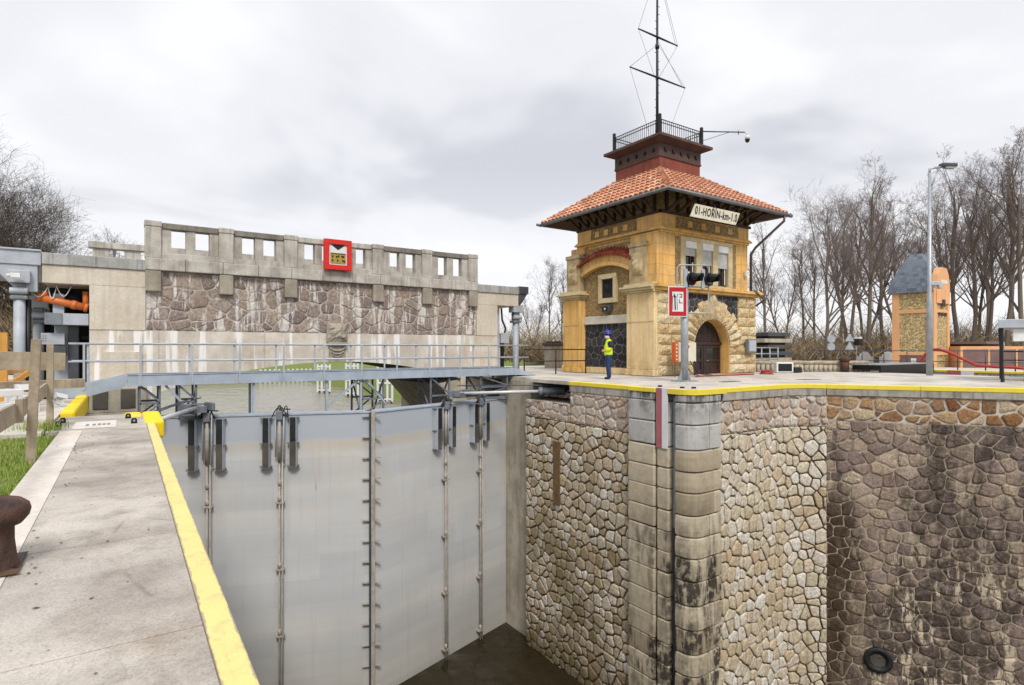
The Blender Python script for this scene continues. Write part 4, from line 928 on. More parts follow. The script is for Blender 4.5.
# ------------------------------------------------------------------ lifting road bridge
def bridge():
    t = thing('road_bridge', 'stone-faced lifting road bridge with pierced concrete parapet, corbels and shallow arch', 'bridge', (7.2, 27, 0))
    Y = 24.0; X0, X1 = .6, 14.05; YB = 30.5
    # stone spandrel
    s = MB(); m = MB()
    rubble(s, (X0, Y, 1.8), (1, 0, 0), (0, -1, 0), X1 - X0, 2.12, .48, .40, .45, .026, .04, 61, .12, flat=.72)
    m.box(X0 + .01, X1 - .01, Y - .016, Y + .5, 1.805, 3.92)
    build('stone_facing', s, 'rubble_bridge', t); build('mortar', m, 'mortar_bridge', t)
    # band with shallow arch
    def za(x): 
        k = (x - 7.35); return .62 - k * k / 40
    ar = [(x, za(x)) for x in [1.0 + i * (13.2 - 1.0) / 24 for i in range(25)]]
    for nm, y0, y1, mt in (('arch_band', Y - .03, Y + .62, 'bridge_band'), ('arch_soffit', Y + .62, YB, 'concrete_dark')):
        b = MB()
        for (xa, z0), (xb, z1) in zip(ar, ar[1:]):
            b.add([(xa, y0, z0), (xb, y0, z1), (xb, y1, z1), (xa, y1, z0), (xa, y0, 1.8), (xb, y0, 1.8), (xb, y1, 1.8), (xa, y1, 1.8)], [(0, 1, 5, 4), (3, 2, 1, 0), (4, 5, 6, 7), (2, 3, 7, 6)])
        build(nm, b, mt, t)
    # abutments
    for sx, xa, xb, xo in ((1, -1.0, .99, -2.23), (-1, 15.25, 13.21, 16.5)):
        lo, hi = sorted((xa, xb)); b = MB(); b.box(lo, hi, Y - .031 if sx > 0 else Y - .032, YB, -.9, 1.801); build('abutment_base', b, 'bridge_band', t)
        lo, hi = sorted((xa, X0 if sx > 0 else X1)); b = MB(); b.box(lo, hi, Y - .06, YB, 1.802, 3.30)
        l2, h2 = sorted((xo, X0 if sx > 0 else X1)); b.box(l2, h2, Y - .06, YB, 3.303, 3.90); build('abutment', b, 'concrete_new', t, .015)
        b = MB(); b.box(l2 - .01, (l2 + h2) / 2, Y - .12, YB, 3.905, 4.28); b.box((l2 + h2) / 2 + .004, h2 + (.0 if sx > 0 else .01), Y - .12, YB, 3.905, 4.275); build('abutment_cap', b, 'concrete_grey', t, .02)
        b = MB(); lo, hi = sorted((xa + .35 * sx, xb - .5 * sx)); b.box(lo, hi, Y - .075, Y - .03, .1, 1.05); build('raised_panel', b, 'concrete_new', t, .008)
    # tall side piers of the downstream channel below the bridge, with dark inset plates
    for lo, hi in ((-1.15, .6), (13.6, 15.6)):
        b = MB(); b.box(lo, hi, 22.6, 32, -13, -.905); b.box(lo, hi, 22.6, 23.9, -.904, -.10); build('channel_pier', b, 'concrete_old', t, .02)
    b = MB(); b.add([(12.1, Y + .1, -.5), (13.62, Y + .1, -.2), (13.62, Y + .1, -2.2), (13.62, YB, -2.2), (13.62, YB, -.2), (12.1, YB, -.5)], [(0, 1, 2), (0, 2, 3, 5), (3, 4, 5), (0, 5, 4, 1)]); build('haunch', b, 'concrete_old', t)
    for x in (-.66, .08):
        b = MB(); b.box(x - .2, x + .2, 22.57, 22.6, -.78, -.16); build('inset_plate', b, 'plate_dark', t, .01)
    # cornice
    b = MB(); n = 11
    for i in range(n):
        w = (X1 - X0 + .04) / n; b.box(X0 - .02 + i * w + .004, X0 - .02 + (i + 1) * w - .004, Y - .22, Y + .55, 3.93, 4.36, )
    build('cornice', b, 'parapet_stone', t, .03)
    b = MB(); b.box(X0, X1, Y - .1, Y + .32, 4.362, 4.58); build('parapet_base', b, 'parapet_stone', t, .02)
    PX = [.82, 3.15, 5.47, 9.08, 11.41, 13.82]
    for x in PX:
        b = MB(); b.box(x - .25, x + .25, Y - .16, Y + .38, 4.363, 5.47); b.box(x - .265, x + .265, Y - .175, Y + .395, 5.474, 5.68); build('parapet_pier', b, 'parapet_stone', t, .03)
        b = MB(); b.box(x - .24, x + .24, Y - .2, Y + .1, 3.18, 3.925); build('corbel', b, 'corbel_stone', t, .04)
    for k, (a, c) in enumerate(zip(PX, PX[1:])):
        nh = 4 if k == 2 else 2; L = c - a - .5; hw = .46 if nh == 2 else .42; sol = (L - nh * hw) / (nh + 1); b = MB(); x = a + .25
        for i in range(nh + 1):
            e0 = .002 if i == 0 else 0; e1 = .002 if i == nh else 0; b.box(x + e0, x + sol - e1, Y - .06, Y + .28, 4.583, 5.43); x += sol + hw
        split('parapet_panel', b, 'parapet_stone', t, .012)
        b = MB(); b.box(a + .273, c - .273, Y - .11, Y + .33, 5.433, 5.645); build('parapet_rail', b, 'parapet_cap' if k not in (2,) else 'parapet_stone', t, .02)
    # keystone: rough block over a carved shell
    b = MB(); rough_block(b, lambda a, c, d: (6.88 + a * .86, Y - .09 - d, 1.45 + c * .78), 1, 1, .13, 3, .3, 9, 8); b.box(6.9, 7.72, Y - .085, Y + .05, 1.47, 2.21); k = build('keystone', b, 'carved_stone', t)
    b = MB(); b.box(6.92, 7.70, Y - .25, Y - .032, 1.30, 1.44); b.box(6.98, 7.64, Y - .13, Y - .034, .60, 1.29)
    for j, (w, zz) in enumerate(((.30, 1.12), (.24, .95), (.17, .80))): 
        b.tube([(7.31 - w * cos(pi * i / 8), Y - .16, zz + .12 - w * .55 * sin(pi * i / 8)) for i in range(9)], .035, 8)
    build('carved_shell', b, 'carved_stone', k, .02)
    # far parapet
    b = MB(); b.box(-1.2, 14.2, YB - .4, YB, 4.28, 4.55); b.box(-1.3, 14.3, YB - .45, YB + .05, 5.45, 5.72)
    x = -1.15
    while x < 14: b.box(x, x + .6, YB - .36, YB - .04, 4.552, 5.448); x += 1.12
    build('far_parapet', b, 'parapet_stone', t, .02)
    b = MB(); b.box(-2.2, 16.4, Y + .6, YB - .5, 3.5, 4.2); build('road_deck', b, 'concrete_grey', t)
    # navigation sign hanging on the parapet
    g = thing('height_sign', 'square red-framed white sign with black triangle and yellow panel on the bridge parapet', 'sign', (7.36, 23.7, 5.0))
    b = MB(); x0, x1, z0, z1, yf = 6.70, 7.82, 4.40, 5.64, 23.55
    for q in ((x0, x1, z0, z0 + .2), (x0, x1, z1 - .2, z1), (x0, x0 + .19, z0 + .203, z1 - .203), (x1 - .19, x1, z0 + .203, z1 - .203)): b.box(q[0], q[1], yf, yf + .2, q[2], q[3])
    build('red_frame', b, 'red_sign', g, .006)
    b = MB(); b.box(x0 + .192, x1 - .192, yf + .06, yf + .18, z0 + .203, z1 - .203); build('white_panel', b, 'white_bright', g)
    b = MB(); b.prism([(x0 + .27, z1 - .21), (x1 - .27, z1 - .21), (7.26, z1 - .42)], lambda a, c: (a, yf + .045, c), lambda a, c: (a, yf + .058, c)); build('black_triangle', b, 'black_paint', g)
    b = MB(); b.box(x0 + .25, x1 - .25, yf + .03, yf + .058, z0 + .27, z0 + .68); d = build('display', b, 'display_yellow', g)
    b = MB(); b.box(x0 + .25, x1 - .25, yf + .015, yf + .0295, z0 + .65, z0 + .68)
    for x, zz in ((x0 + .33, z0 + .54), (x0 + .33, z0 + .38), (7.20, z0 + .54), (7.28, z0 + .56), (7.24, z0 + .38), (7.42, z0 + .55), (7.48, z0 + .55), (7.45, z0 + .38), (7.52, z0 + .36)): b.box(x - .03, x + .03, yf + .016, yf + .0292, zz - .035, zz + .035)
    build('dark_segments', b, 'black_paint', d)
    b = MB(); b.box(7.0, 7.1, 23.752, 23.93, 4.6, 4.7); b.box(7.6, 7.7, 23.752, 23.93, 4.6, 4.7); build('fixing', b, 'steel_dark', g)
bridge()

def lifting_gear():
    def column(x, y, r, lab, zt, dark=False):
        t = thing('lifting_column', lab, 'column', (x, y, -.2), 0, 'hydraulic lifting columns of the bridge')
        b = MB(); b.tube([(x, y, -.6), (x, y, zt - .62)], r, 20); build('cylinder', b, 'steel_light', t)
        b = MB(); b.tube([(x + r * 1.35, y + r * .8, -.6), (x + r * 1.35, y + r * .8, zt - .7)], r * .55, 14); build('guide_rod', b, 'black_paint', t)
        b = MB(); b.box(x - r * 1.45, x + r * 1.45, y - r * 1.3, y + r * 1.3, zt - .72, zt - .60); b.box(x - r * 1.0, x + r * 1.0, y - r, y + r, zt - .597, zt - .2); build('head', b, 'steel_bracket', t, .03)
        b = MB(); b.box(x - r * 1.7, x + r * 1.9, y - r * 1.5, y + r * 1.5, zt - .197, zt + .2); b.tube([(x - r * 1.5, y - r * 1.1, zt - .45), (x + r * 1.5, y - r * 1.1, zt - .45)], .1, 10); build('bearing_box', b, 'steel_light', t, .02)
        return t
    t = column(-2.80, 24.0, .15, 'thick grey hydraulic lifting column at the far left, with a small white camera on its head', 3.45)
    b = MB(); b.box(-2.95, -2.72, 23.45, 23.62, 3.38, 3.52); b.tube([(-2.95, 23.53, 3.45), (-3.05, 23.48, 3.43)], .05, 8); tag(build('camera', b, 'white_bright'), 'small white camera fixed on the head of the left lifting column', 'camera')
    column(-2.45, 25.3, .15, 'thinner grey hydraulic lifting column second from the left', 2.75)
    column(16.5, 24.2, .16, 'slender hydraulic lifting column at the right end of the bridge', 3.2)
    b = MB(); b.box(-9, -2.26, 23.95, 30.3, 3.86, 4.30); b.box(-9, -2.26, 23.9, 24.3, 4.302, 4.36); b.add([(-2.35, 24.0, 3.855), (-3.55, 24.0, 3.855), (-2.85, 24.0, 3.0), (-2.35, 24.0, 3.0), (-2.35, 24.25, 3.855), (-3.55, 24.25, 3.855), (-2.85, 24.25, 3.0), (-2.35, 24.25, 3.0)], [(0, 1, 2, 3), (4, 7, 6, 5), (0, 4, 5, 1), (1, 5, 6, 2), (2, 6, 7, 3), (3, 7, 4, 0)])
    tag(build('road_ramp', b, 'steel_light', None, .01), 'grey steel road ramp joining the left end of the bridge', 'ramp')
    b = MB(); b.box(16.53, 17.1, 23.9, 30.3, 3.95, 4.32); b.prism([(16.53, 3.945), (17.05, 3.945), (16.75, 3.5), (16.53, 3.3)], lambda a, c: (a, 23.95, c), lambda a, c: (a, 24.2, c)); tag(build('road_ramp', b, 'steel_dark', None, .01), 'short dark grey steel beam end at the right end of the bridge', 'ramp')
    t = thing('lifting_machinery', 'grey steel cabinets and dark frames of the bridge lifting gear under the left abutment', 'machinery', (-1.6, 24.5, -.2))
    b = MB(); b.box(-2.02, -1.02, 24.02, 25.2, 1.95, 2.33); build('crossbeam', b, 'steel_light', t, .01)
    b = MB(); b.box(-2.18, -1.72, 23.98, 24.01, 1.95, 2.335); build('beam_end', b, 'steel_bracket', t, .01)
    b = MB(); b.box(-2.3, -1.68, 24.3, 24.7, 1.3, 1.68); c = build('cabinet', b, 'steel_light', t, .01)
    b = MB()
    for i in range(3): b.tube([(-2.24, 24.295, 1.42 + i * .08), (-2.24, 24.28, 1.42 + i * .08)], .015, 6); b.tube([(-2.17, 24.295, 1.42 + i * .08), (-2.17, 24.28, 1.42 + i * .08)], .015, 6)
    build('button', b, 'black_paint', c)
    b = MB(); b.box(-2.0, -1.62, 24.9, 25.3, -.6, 1.945); b.box(-2.0, -1.7, 24.4, 24.85, 2.34, 3.0); build('upright', b, 'steel_light', t, .01)
    b = MB(); b.box(-1.6, -1.32, 24.6, 24.9, -.6, 1.94); build('dark_upright', b, 'steel_dark', t, .01)
    b = MB(); b.box(-2.2, -1.0, 25.8, 26.0, -.6, 3.3); build('dark_backing', b, 'black_paint', t)
    b = MB(); b.box(-1.3, -1.05, 25.5, 25.7, 1.5, 1.6); b.box(-2.1, -1.65, 24.3, 24.6, .9, 1.25); split('shelf', b, 'steel_dark', t)
    b = MB(); b.lathe([(.36, -.08), (.36, .08), (.22, .08), (.22, -.08)], (0, 0, 0), 20)
    for i, v in enumerate(b.v): b.v[i] = (v[0] - 1.5, v[2] + 25.3, v[1] + 2.78)
    build('hose_drum', b, 'black_rubber', t)
    g = thing('drain_pipe', 'bright orange plastic drain pipe with branch hanging under the left end of the bridge', 'pipe', (-1.6, 24.3, 2.7))
    b = MB(); b.tube([(-2.4, 24.35, 2.86), (-1.05, 24.35, 2.55)], .125, 14); b.tube([(-2.42, 24.35, 2.865), (-2.28, 24.35, 2.832)], .15, 14); b.tube([(-1.5, 24.35, 2.655), (-1.36, 24.35, 2.622)], .15, 14); b.tube([(-1.15, 24.35, 2.573), (-1.05, 24.35, 2.55)], .155, 14); build('pipe', b, 'orange_pipe', g)
    b = MB(); b.tube([(-1.12, 24.35, 2.6), (-1.12, 24.35, 3.1)], .085, 12); b.tube([(-2.2, 24.35, 2.85), (-2.2, 24.35, 3.05)], .08, 12); split('branch', b, 'orange_pipe', g)
    b = MB()
    for k in range(3): b.tube([(-2.62 + .17 * cos(a * .4 + k) , 24.1 + .02 * k, 3.0 + .14 * sin(a * .4 + k)) for a in range(17)], .012, 5)
    tag(build('cable_coil', b, 'green_cable'), 'small coil of green cable hanging beside the orange pipe', 'cable')
    b = MB()
    for k, (x0, x1, zz) in enumerate(((-2.6, -2.1, 3.2), (-2.1, -1.9, 3.15), (-1.9, -1.5, 3.25))): b.tube([(x0 + (x1 - x0) * i / 8, 24.2, zz - .35 * sin(pi * i / 8)) for i in range(9)], .014, 5)
    tag(build('hanging_cable', b, 'white_bright'), 'thin pale cables looping under the left end of the bridge', 'cable')
    # right end machinery, seen between abutment and column
    t = thing('lifting_machinery', 'pale steel boxes and dark frame of the lifting gear under the right abutment', 'machinery', (15.9, 24.5, 0))
    b = MB(); b.box(15.3, 15.6, 24.3, 24.9, -.1, 3.2); build('upright', b, 'steel_light', t, .01)
    b = MB(); b.box(15.62, 16.1, 24.2, 24.7, 1.45, 1.95); build('cabinet', b, 'steel_light', t, .01)
    b = MB(); b.tube([(15.7, 24.3, 3.2), (15.75, 24.3, 2.6), (15.95, 24.3, 2.2), (15.9, 24.3, 1.95)], .05, 8); build('hose', b, 'black_rubber', t)
    b = MB(); b.box(15.8, 16.0, 24.5, 24.7, 0, 1.44); build('dark_upright', b, 'black_paint', t)
    b = MB(); b.box(15.62, 15.95, 25.6, 25.8, 0, 3.25); build('dark_backing', b, 'black_paint', t)
lifting_gear()

# ------------------------------------------------------------------ lock control house
HX0, HX1, HY0, HY1 = 18.7, 24.8, 16.6, 21.9
def lock_house():
    t = thing('lock_control_house', 'yellow ochre lock control house with red tiled roof, lookout lantern and rusticated arched door', 'house', (21.75, 19.2, 0))
    P = lambda nm, mb, mt, par=t, bev=0: build(nm, mb, mt, par, bev)
    b = MB(); b.box(HX0, HX1, 17.12, HY1, 0, 8.0); P('wall', b, 'plaster_ochre')
    # ---- front (camera right) face, upper storey with three windows
    wins = [(20.25, 20.98), (21.38, 22.14), (22.50, 23.26)]; z0, z1 = 4.02, 5.88
    b = MB(); b.box(HX0, 19.93, HY0, 17.119, 3.9, 6.28); b.box(23.58, HX1, HY0, 17.119, 3.9, 6.28); b.box(19.932, 23.578, HY0, 17.118, 6.06, 6.279); P('upper_wall', b, 'plaster_coursed', t, .01)
    b = MB(); b.box(19.62, 19.93, HY0 - .02, HY0 - .002, 4.0, 6.02); b.box(23.58, 23.86, HY0 - .02, HY0 - .002, 4.0, 6.02); split('flint_strip', b, 'pebble_brown', t)
    b = MB(); b.box(19.935, 23.575, HY0 - .06, 17.1, 5.885, 6.055); b.box(19.935, 23.575, HY0 - .06, 17.1, 3.9, z0 - .004)
    xs = [19.935] + [v for w in wins for v in w] + [23.575]
    for a, c in zip(xs[::2], xs[1::2]): b.box(a, c, HY0 - .05, 17.1, z0, 5.88)
    P('window_surround', b, 'trim_stone', t, .012)
    for i, (a, c) in enumerate(wins):
        f = MB(); y = 16.74
        for q in ((a, a + .07, z0, z1), (c - .07, c, z0, z1), (a + .073, c - .073, z0, z0 + .08), (a + .073, c - .073, z1 - .07, z1), ((a + c) / 2 + .08, (a + c) / 2 + .15, z0 + .083, z1 - .073)): f.box(q[0], q[1], y - .06, y + .02, q[2], q[3])
        w = P('window', f, 'dark_timber', t, .006)
        g = MB(); g.box(a + .072, c - .072, y - .01, y + .015, z0 + .081, z1 - .072); build('glass', g, 'glass_dark', w)
        g = MB(); zb = z1 - (.62, .95, 1.02)[i]
        zz = z1 - .30
        while zz > zb: g.box(a + .02, c - .02, y - .12, y - .085, zz - .052, zz); zz -= .056
        build('shutter', g, 'blind_grey', w)
        g = MB(); g.box(a + .01, c - .01, y - .2, y - .075, z1 - .30, z1 - .005); build('shutter_box', g, 'white_bright', w)
        g = MB(); g.box(c - .16, c - .09, y - .075, y - .062, z0 + .09, z1 - .9); build('pale_stile', g, 'cream_board', w)
    # ---- friezes
    b = MB(); b.box(HX0 - .05, HX0, 17.9, 20.9, 6.36, 6.86); P('frieze_panel', b, 'pebble_brown'); b = MB(); b.box(19.6, 24.0, HY0 - .05, HY0 - .001, 6.36, 6.86); P('frieze_panel', b, 'pebble_brown')
    b = MB(); b.box(HX0 - .04, HX0 - .002, HY0, 17.898, 6.36, 6.9); b.box(HX0 - .04, HX0 - .002, 20.902, HY1, 6.36, 6.9); b.box(HX0 - .04, HX1 + .02, HY0 - .04, HY0 - .003, 6.862, 6.9); b.box(HX0 - .04, 19.598, HY0 - .04, HY0 - .001, 6.36, 6.861); b.box(24.002, HX1 + .02, HY0 - .04, HY0 - .001, 6.36, 6.861); b.box(HX0 + .001, HX1, HY0, 17.119, 6.40, 8.0); split('frieze_wall', b, 'plaster_ochre', t)
    b = MB()
    for k in range(4): y = 18.45 + k * .62; b.box(HX0 - .075, HX0 - .05, y, y + .28, 6.46, 6.74)
    for k in range(4): x = 20.35 + k * .95; b.box(x, x + .32, HY0 - .075, HY0 - .05, 6.46, 6.74)
    split('frieze_square', b, 'plaster_ochre', t, .008)
    # cornice moulding
    b = MB()
    for e, za, zb in ((.12, 6.28, 6.345), (.18, 6.20, 6.28), (.06, 6.10, 6.20)):
        b.box(HX0 - e, HX1 + e * .6, HY0 - e, HY0 - .001, za, zb); b.box(HX0 - e, HX0 - .001, HY0, HY1 + e * .5, za, zb); b.box(HX1 + .001, HX1 + e * .6, HY0, HY1 + .05, za, zb)
    P('cornice', b, 'plaster_trim', t, .012)
    # ---- belt course on the front
    b = MB()
    for e, za, zb in ((.16, 3.62, 3.74), (.26, 3.742, 3.84), (.2, 3.842, 3.90)): b.box(18.32 - e * .4, 25.42 + e * .6, 16.5 - e, 17.11, za, zb)
    P('belt_course', b, 'plaster_trim', t, .02)
    # ---- front ground storey
    cx, R, zs = 22.05, 1.25, 1.22
    ap = [(cx - R, .02)] + [(cx - R * cos(pi * i / 24), zs + R * sin(pi * i / 24)) for i in range(25)] + [(cx + R, .02)]
    b = MB(); poly = [(18.45, .02)] + ap + [(25.3, .02), (25.3, 3.61), (18.45, 3.61)]
    b.prism(poly, lambda x, z: (x, 16.56, z), lambda x, z: (x, 17.119, z)); P('porch_wall', b, 'plaster_ochre')
    b = MB(); r = random.Random(9); zz = .03
    zl = [.03, .46, .90, 1.34, 1.78, 2.22, 2.66, 3.10, 3.60]
    for i, (a, c) in enumerate(zip(zl, zl[1:])):
        xs = 19.95 if c > 2.9 else 20.12 - .0 * i
        Ro = 2.05; hz = (a + c) / 2 - zs
        lim = cx - sqrt(max(0, Ro * Ro - hz * hz)) - .03 if hz > 0 else cx - R - .03
        xs = min(20.77, lim) if c < 2.6 else 19.9
        j = xs if i % 2 else (18.42 + (xs - 18.42) * .52)
        cuts = [18.42, 18.42 + (xs - 18.42) * (.55 if i % 2 else .4), xs]
        for x0, x1 in zip(cuts, cuts[1:]): rough_block(b, lambda u, v, d, x0=x0, x1=x1, a=a, c=c: (x0 + .015 + (x1 - x0 - .03) * u, 16.55 - d, a + .02 + (c - a - .04) * v), 1, 1, .10, r.random(), r.random(), 8, 5)
        lim = cx + sqrt(max(0, Ro * Ro - hz * hz)) + .03 if hz > 0 else cx + R + .03
        xs = max(23.33, lim) if c < 2.6 else 23.95
        cuts = [xs, xs + (25.36 - xs) * (.45 if i % 2 else .62), 25.36]
        for x0, x1 in zip(cuts, cuts[1:]): rough_block(b, lambda u, v, d, x0=x0, x1=x1, a=a, c=c: (x0 + .015 + (x1 - x0 - .03) * u, 16.55 - d, a + .02 + (c - a - .04) * v), 1, 1, .10, r.random(), r.random(), 8, 5)
    split('rusticated_block', b, 'rock_face', t); b = MB()
    for i, (a, c) in enumerate(zip(zl, zl[1:])):                 # right return face of the base
        for y0, y1 in ((16.57, 17.6), (17.63, 18.8), (18.83, 20.0), (20.03, 21.2), (21.23, 22.4)): rough_block(b, lambda u, v, d, y0=y0, y1=y1, a=a, c=c: (25.31 + d, y0 + (y1 - y0) * u, a + .02 + (c - a - .04) * v), 1, 1, .09, r.random(), r.random(), 6, 4)
    P('rusticated_block', b, 'rock_face')
    b = MB(); nv = 15
    for k in range(nv):
        a0, a1 = pi * k / nv + .012, pi * (k + 1) / nv - .012; key = k == nv // 2
        Ro = 2.04 + (.12 if k % 2 else -.05) + (.32 if key else 0) + (.12 if abs(k - 7) == 1 else 0); 
        rough_block(b, lambda u, v, d, a0=a0, a1=a1, Ro=Ro: (cx - (R + .03 + (Ro - R) * v) * cos(a0 + (a1 - a0) * u), 16.53 - d * 1.2, zs + (R + .03 + (Ro - R) * v) * sin(a0 + (a1 - a0) * u)), 1, 1, .15 if not key else .2, r.random(), r.random(), 5, 6)
    split('voussoir', b, 'rock_face', t)
    for x0, x1 in ((19.92, 21.75), (22.35, 23.93)):
        s = MB(); rubble(s, (x0, 16.555, 2.4), (1, 0, 0), (0, -1, 0), x1 - x0, 1.2, .34, .32, .2, .03, .03, int(x0 * 7), keep=lambda u, v, x0=x0: hypot(x0 + u - cx, 2.4 + v - zs) > 2.0); bp = P('basalt_panel', s, 'basalt')
        m = MB(); m.box(x0, x1, 16.548, 16.559, 2.4, 3.6); build('basalt_joint', m, 'basalt_joint', bp)
    # ---- door
    y = 17.02; d = MB(); ap2 = [(cx - R, .03)] + [(cx - R * cos(pi * i / 24), zs + R * sin(pi * i / 24)) for i in range(25)] + [(cx + R, .03)]
    d.prism(ap2, lambda x, z: (x, y, z), lambda x, z: (x, y + .09, z)); dr = P('door', d, 'door_wood')
    f = MB(); f.box(cx - R + .02, cx + R - .02, y - .09, y - .002, zs + .12, zs + .26); f.box(cx - .06, cx + .06, y - .06, y - .002, .03, zs + .118)
    for s in (-1, 1):
        for x0, x1, za, zb in ((cx + s * .08, cx + s * .2, .05, 1.33), (cx + s * 1.05, cx + s * 1.17, .05, 1.33), (cx + s * .203, cx + s * 1.047, .05, .22), (cx + s * .203, cx + s * 1.047, .56, .68), (cx + s * .203, cx + s * 1.047, 1.2, 1.32)):
            a, c = sorted((x0, x1)); f.box(a, c, y - .05, y - .002, za, zb)
    build('door_frame', f, 'door_wood', dr, .01)
    g = MB()
    for s in (-1, 1):
        a, c = sorted((cx + s * .21, cx + s * 1.04)); g.box(a, c, y - .015, y - .003, .69, 1.19)
    split('door_glass', g, 'glass_dark', dr)
    g = MB(); g.prism([(cx - .95 * cos(pi * i / 16), zs + .28 + .85 * sin(pi * i / 16)) for i in range(17)], lambda x, z: (x, y - .012, z), lambda x, z: (x, y - .002, z)); build('fanlight', g, 'glass_dark', dr)
    g = MB()
    for i in range(-6, 7):
        for s in (-1, 1):
            x = cx + i * .15; h = 0
            p = [(x + s * q, zs + .28 + q) for q in [k * .05 for k in range(18)] if hypot(x + s * q - cx, (q) * .95 / .85) < .93]
            if len(p) > 1: g.bar((p[0][0], y - .03 - .005 * s, p[0][1]), (p[-1][0], y - .03 - .005 * s, p[-1][1]), .018)
    build('fanlight_lattice', g, 'rust_iron', dr)
    g = MB(); g.tube([(cx + .12, y - .06, .62), (cx + .12, y - .11, .62), (cx + .24, y - .11, .62)], .014, 8); build('handle', g, 'galvanised', dr)
    # ---- left face: pilasters, arch bay
    for y0, y1 in ((16.5, 18.1), (21.25, 22.5)):
        b = MB(); b.box(18.22, 18.69, y0 + (.03 if y0 < 17 else 0), y1, .28, 3.55); b.box(18.16, 18.69, y0 + (.01 if y0 < 17 else -.05), y1 + .05, .02, .276); p = P('pilaster', b, 'plaster_pale' if y0 < 17 else 'plaster_trim', t, .02)
        b = MB(); b.box(18.205, 18.22, y0 + .03, y1, 2.30, 2.33); build('groove', b, 'trim_stone', p)
        b = MB()
        for e, za, zb in ((.06, 3.553, 3.64), (.16, 3.643, 3.74), (.24, 3.743, 3.83), (.10, 3.833, 3.95)): b.box(18.22 - e, 18.69, y0 - (.0 if y0 < 17 else e), y1 + e, za, zb)
        build('impost', b, 'trim_stone', p, .015)
        yc = 17.55 if y0 < 17 else 21.85; b = MB(); b.box(18.3, 18.69, yc - .48, yc + .48, 3.953, 5.55); b.box(18.26, 18.69, yc - .52, yc + .52, 5.553, 5.75)
        b.add([], []) ; c = build('pedestal', b, 'pedestal_stone', p, .03)
        b = MB(); rough_block(b, lambda u, v, dd, yc=yc: (18.3 - dd * 1.1, yc + .34 - .68 * u, 4.35 + .95 * v), 1, 1, .16, yc, .5, 6, 7); build('carved_cartouche', b, 'pedestal_stone', c)
    b = MB(); b.box(18.45, 18.69, 16.56, 18.1, 3.96, 6.1); b.box(18.5, 18.69, 21.2, 22.2, 5.76, 6.08); split('corner_pier', b, 'plaster_coursed', t, .02)
    ya, yb = 18.1, 21.25; ym = (ya + yb) / 2
    s = MB(); rubble(s, (18.6, yb, .3), (0, -1, 0), (-1, 0, 0), yb - ya, 2.02, .36, .34, .3, .03, .02, 77); bp = P('basalt_panel', s, 'basalt'); m = MB(); m.box(18.605, 18.69, ya + .002, yb - .002, .02, 2.32); build('basalt_joint', m, 'basalt_joint', bp)
    m = MB(); m.box(18.5, 18.69, ya + .003, yb - .003, .02, .29); P('plinth', m, 'plaster_pale', t, .01)
    m = MB(); m.box(18.5, 18.69, ya + .002, yb - .002, 2.325, 2.70); P('lintel', m, 'lintel_white', t, .015)
    m = MB(); m.box(18.6, 18.69, ya + .003, yb - .003, 2.703, 5.3); P('flint_panel', m, 'pebble_brown')
    Ra = 3.4; zc = 5.0 - Ra; am = math.asin((yb - ya) / 2 / Ra)
    def seg(r0, r1, x0, x1, a0, a1, n=20):
        mb = MB(); 
        for i in range(n):
            q = [a0 + (a1 - a0) * (i + k) / n for k in (0, 1)]
            c = [(ym - r * math.sin(a), zc + r * cos(a)) for a in q for r in (r0, r1)]
            mb.add([(x0, *c[0]), (x0, *c[1]), (x0, *c[3]), (x0, *c[2]), (x1, *c[0]), (x1, *c[1]), (x1, *c[3]), (x1, *c[2])], [(0, 1, 2, 3), (7, 6, 5, 4), (0, 3, 7, 4), (2, 1, 5, 6)])
        return mb
    P('arch_ring', seg(Ra, Ra + .16, 18.34, 18.69, -am, am), 'plaster_trim', t); P('arch_ring', seg(Ra + .163, Ra + .52, 18.42, 18.69, -am, am), 'plaster_ochre', t)
    hd = MB(); nt = 19
    for i in range(nt):
        a = -am * .99 + 2 * am * .99 * (i + .5) / nt
        for q, (r0, r1, x0, x1) in enumerate(((.50, .56, 18.22, 18.42), (.56, .70, 18.36, 18.56), (.68, .84, 18.5, 18.70))):
            pts = []
            for k in (0, 1): 
                rr = (r0, r1)[k] + Ra; xx = (x0, x1)[k]; pts.append((xx, ym - rr * math.sin(a), zc + rr * cos(a) + .03))
            hd.tube(pts, .085, 8, True, random.Random(i * 7 + q).random())
    P('hood_tile', hd, 'hood_tile')
    b = MB(); b.box(18.60, 18.70, 18.2, 21.2, 5.4, 5.95); P('upper_flint_panel', b, 'pebble_brown')
    # square window, lamp
    b = MB(); yw0, yw1, zw0, zw1 = 19.0, 20.2, 3.28, 4.62
    for q in ((yw0, yw1, zw0, zw0 + .22), (yw0, yw1, zw1 - .22, zw1), (yw0, yw0 + .22, zw0 + .222, zw1 - .222), (yw1 - .22, yw1, zw0 + .222, zw1 - .222)): b.box(18.46, 18.60, q[0], q[1], q[2], q[3])
    w = P('window', b, 'trim_stone', t, .012)
    b = MB(); 
    for q in ((yw0 + .223, yw1 - .223, zw0 + .223, zw0 + .28), (yw0 + .223, yw1 - .223, zw1 - .28, zw1 - .223), (yw0 + .223, yw0 + .28, zw0 + .282, zw1 - .282), (yw1 - .28, yw1 - .223, zw0 + .282, zw1 - .282)): b.box(18.53, 18.6, q[0], q[1], q[2], q[3])
    build('sash', b, 'dark_timber', w)
    b = MB(); b.box(18.57, 18.6, yw0 + .26, yw1 - .26, zw0 + .26, zw1 - .26); build('glass', b, 'glass_dark', w)
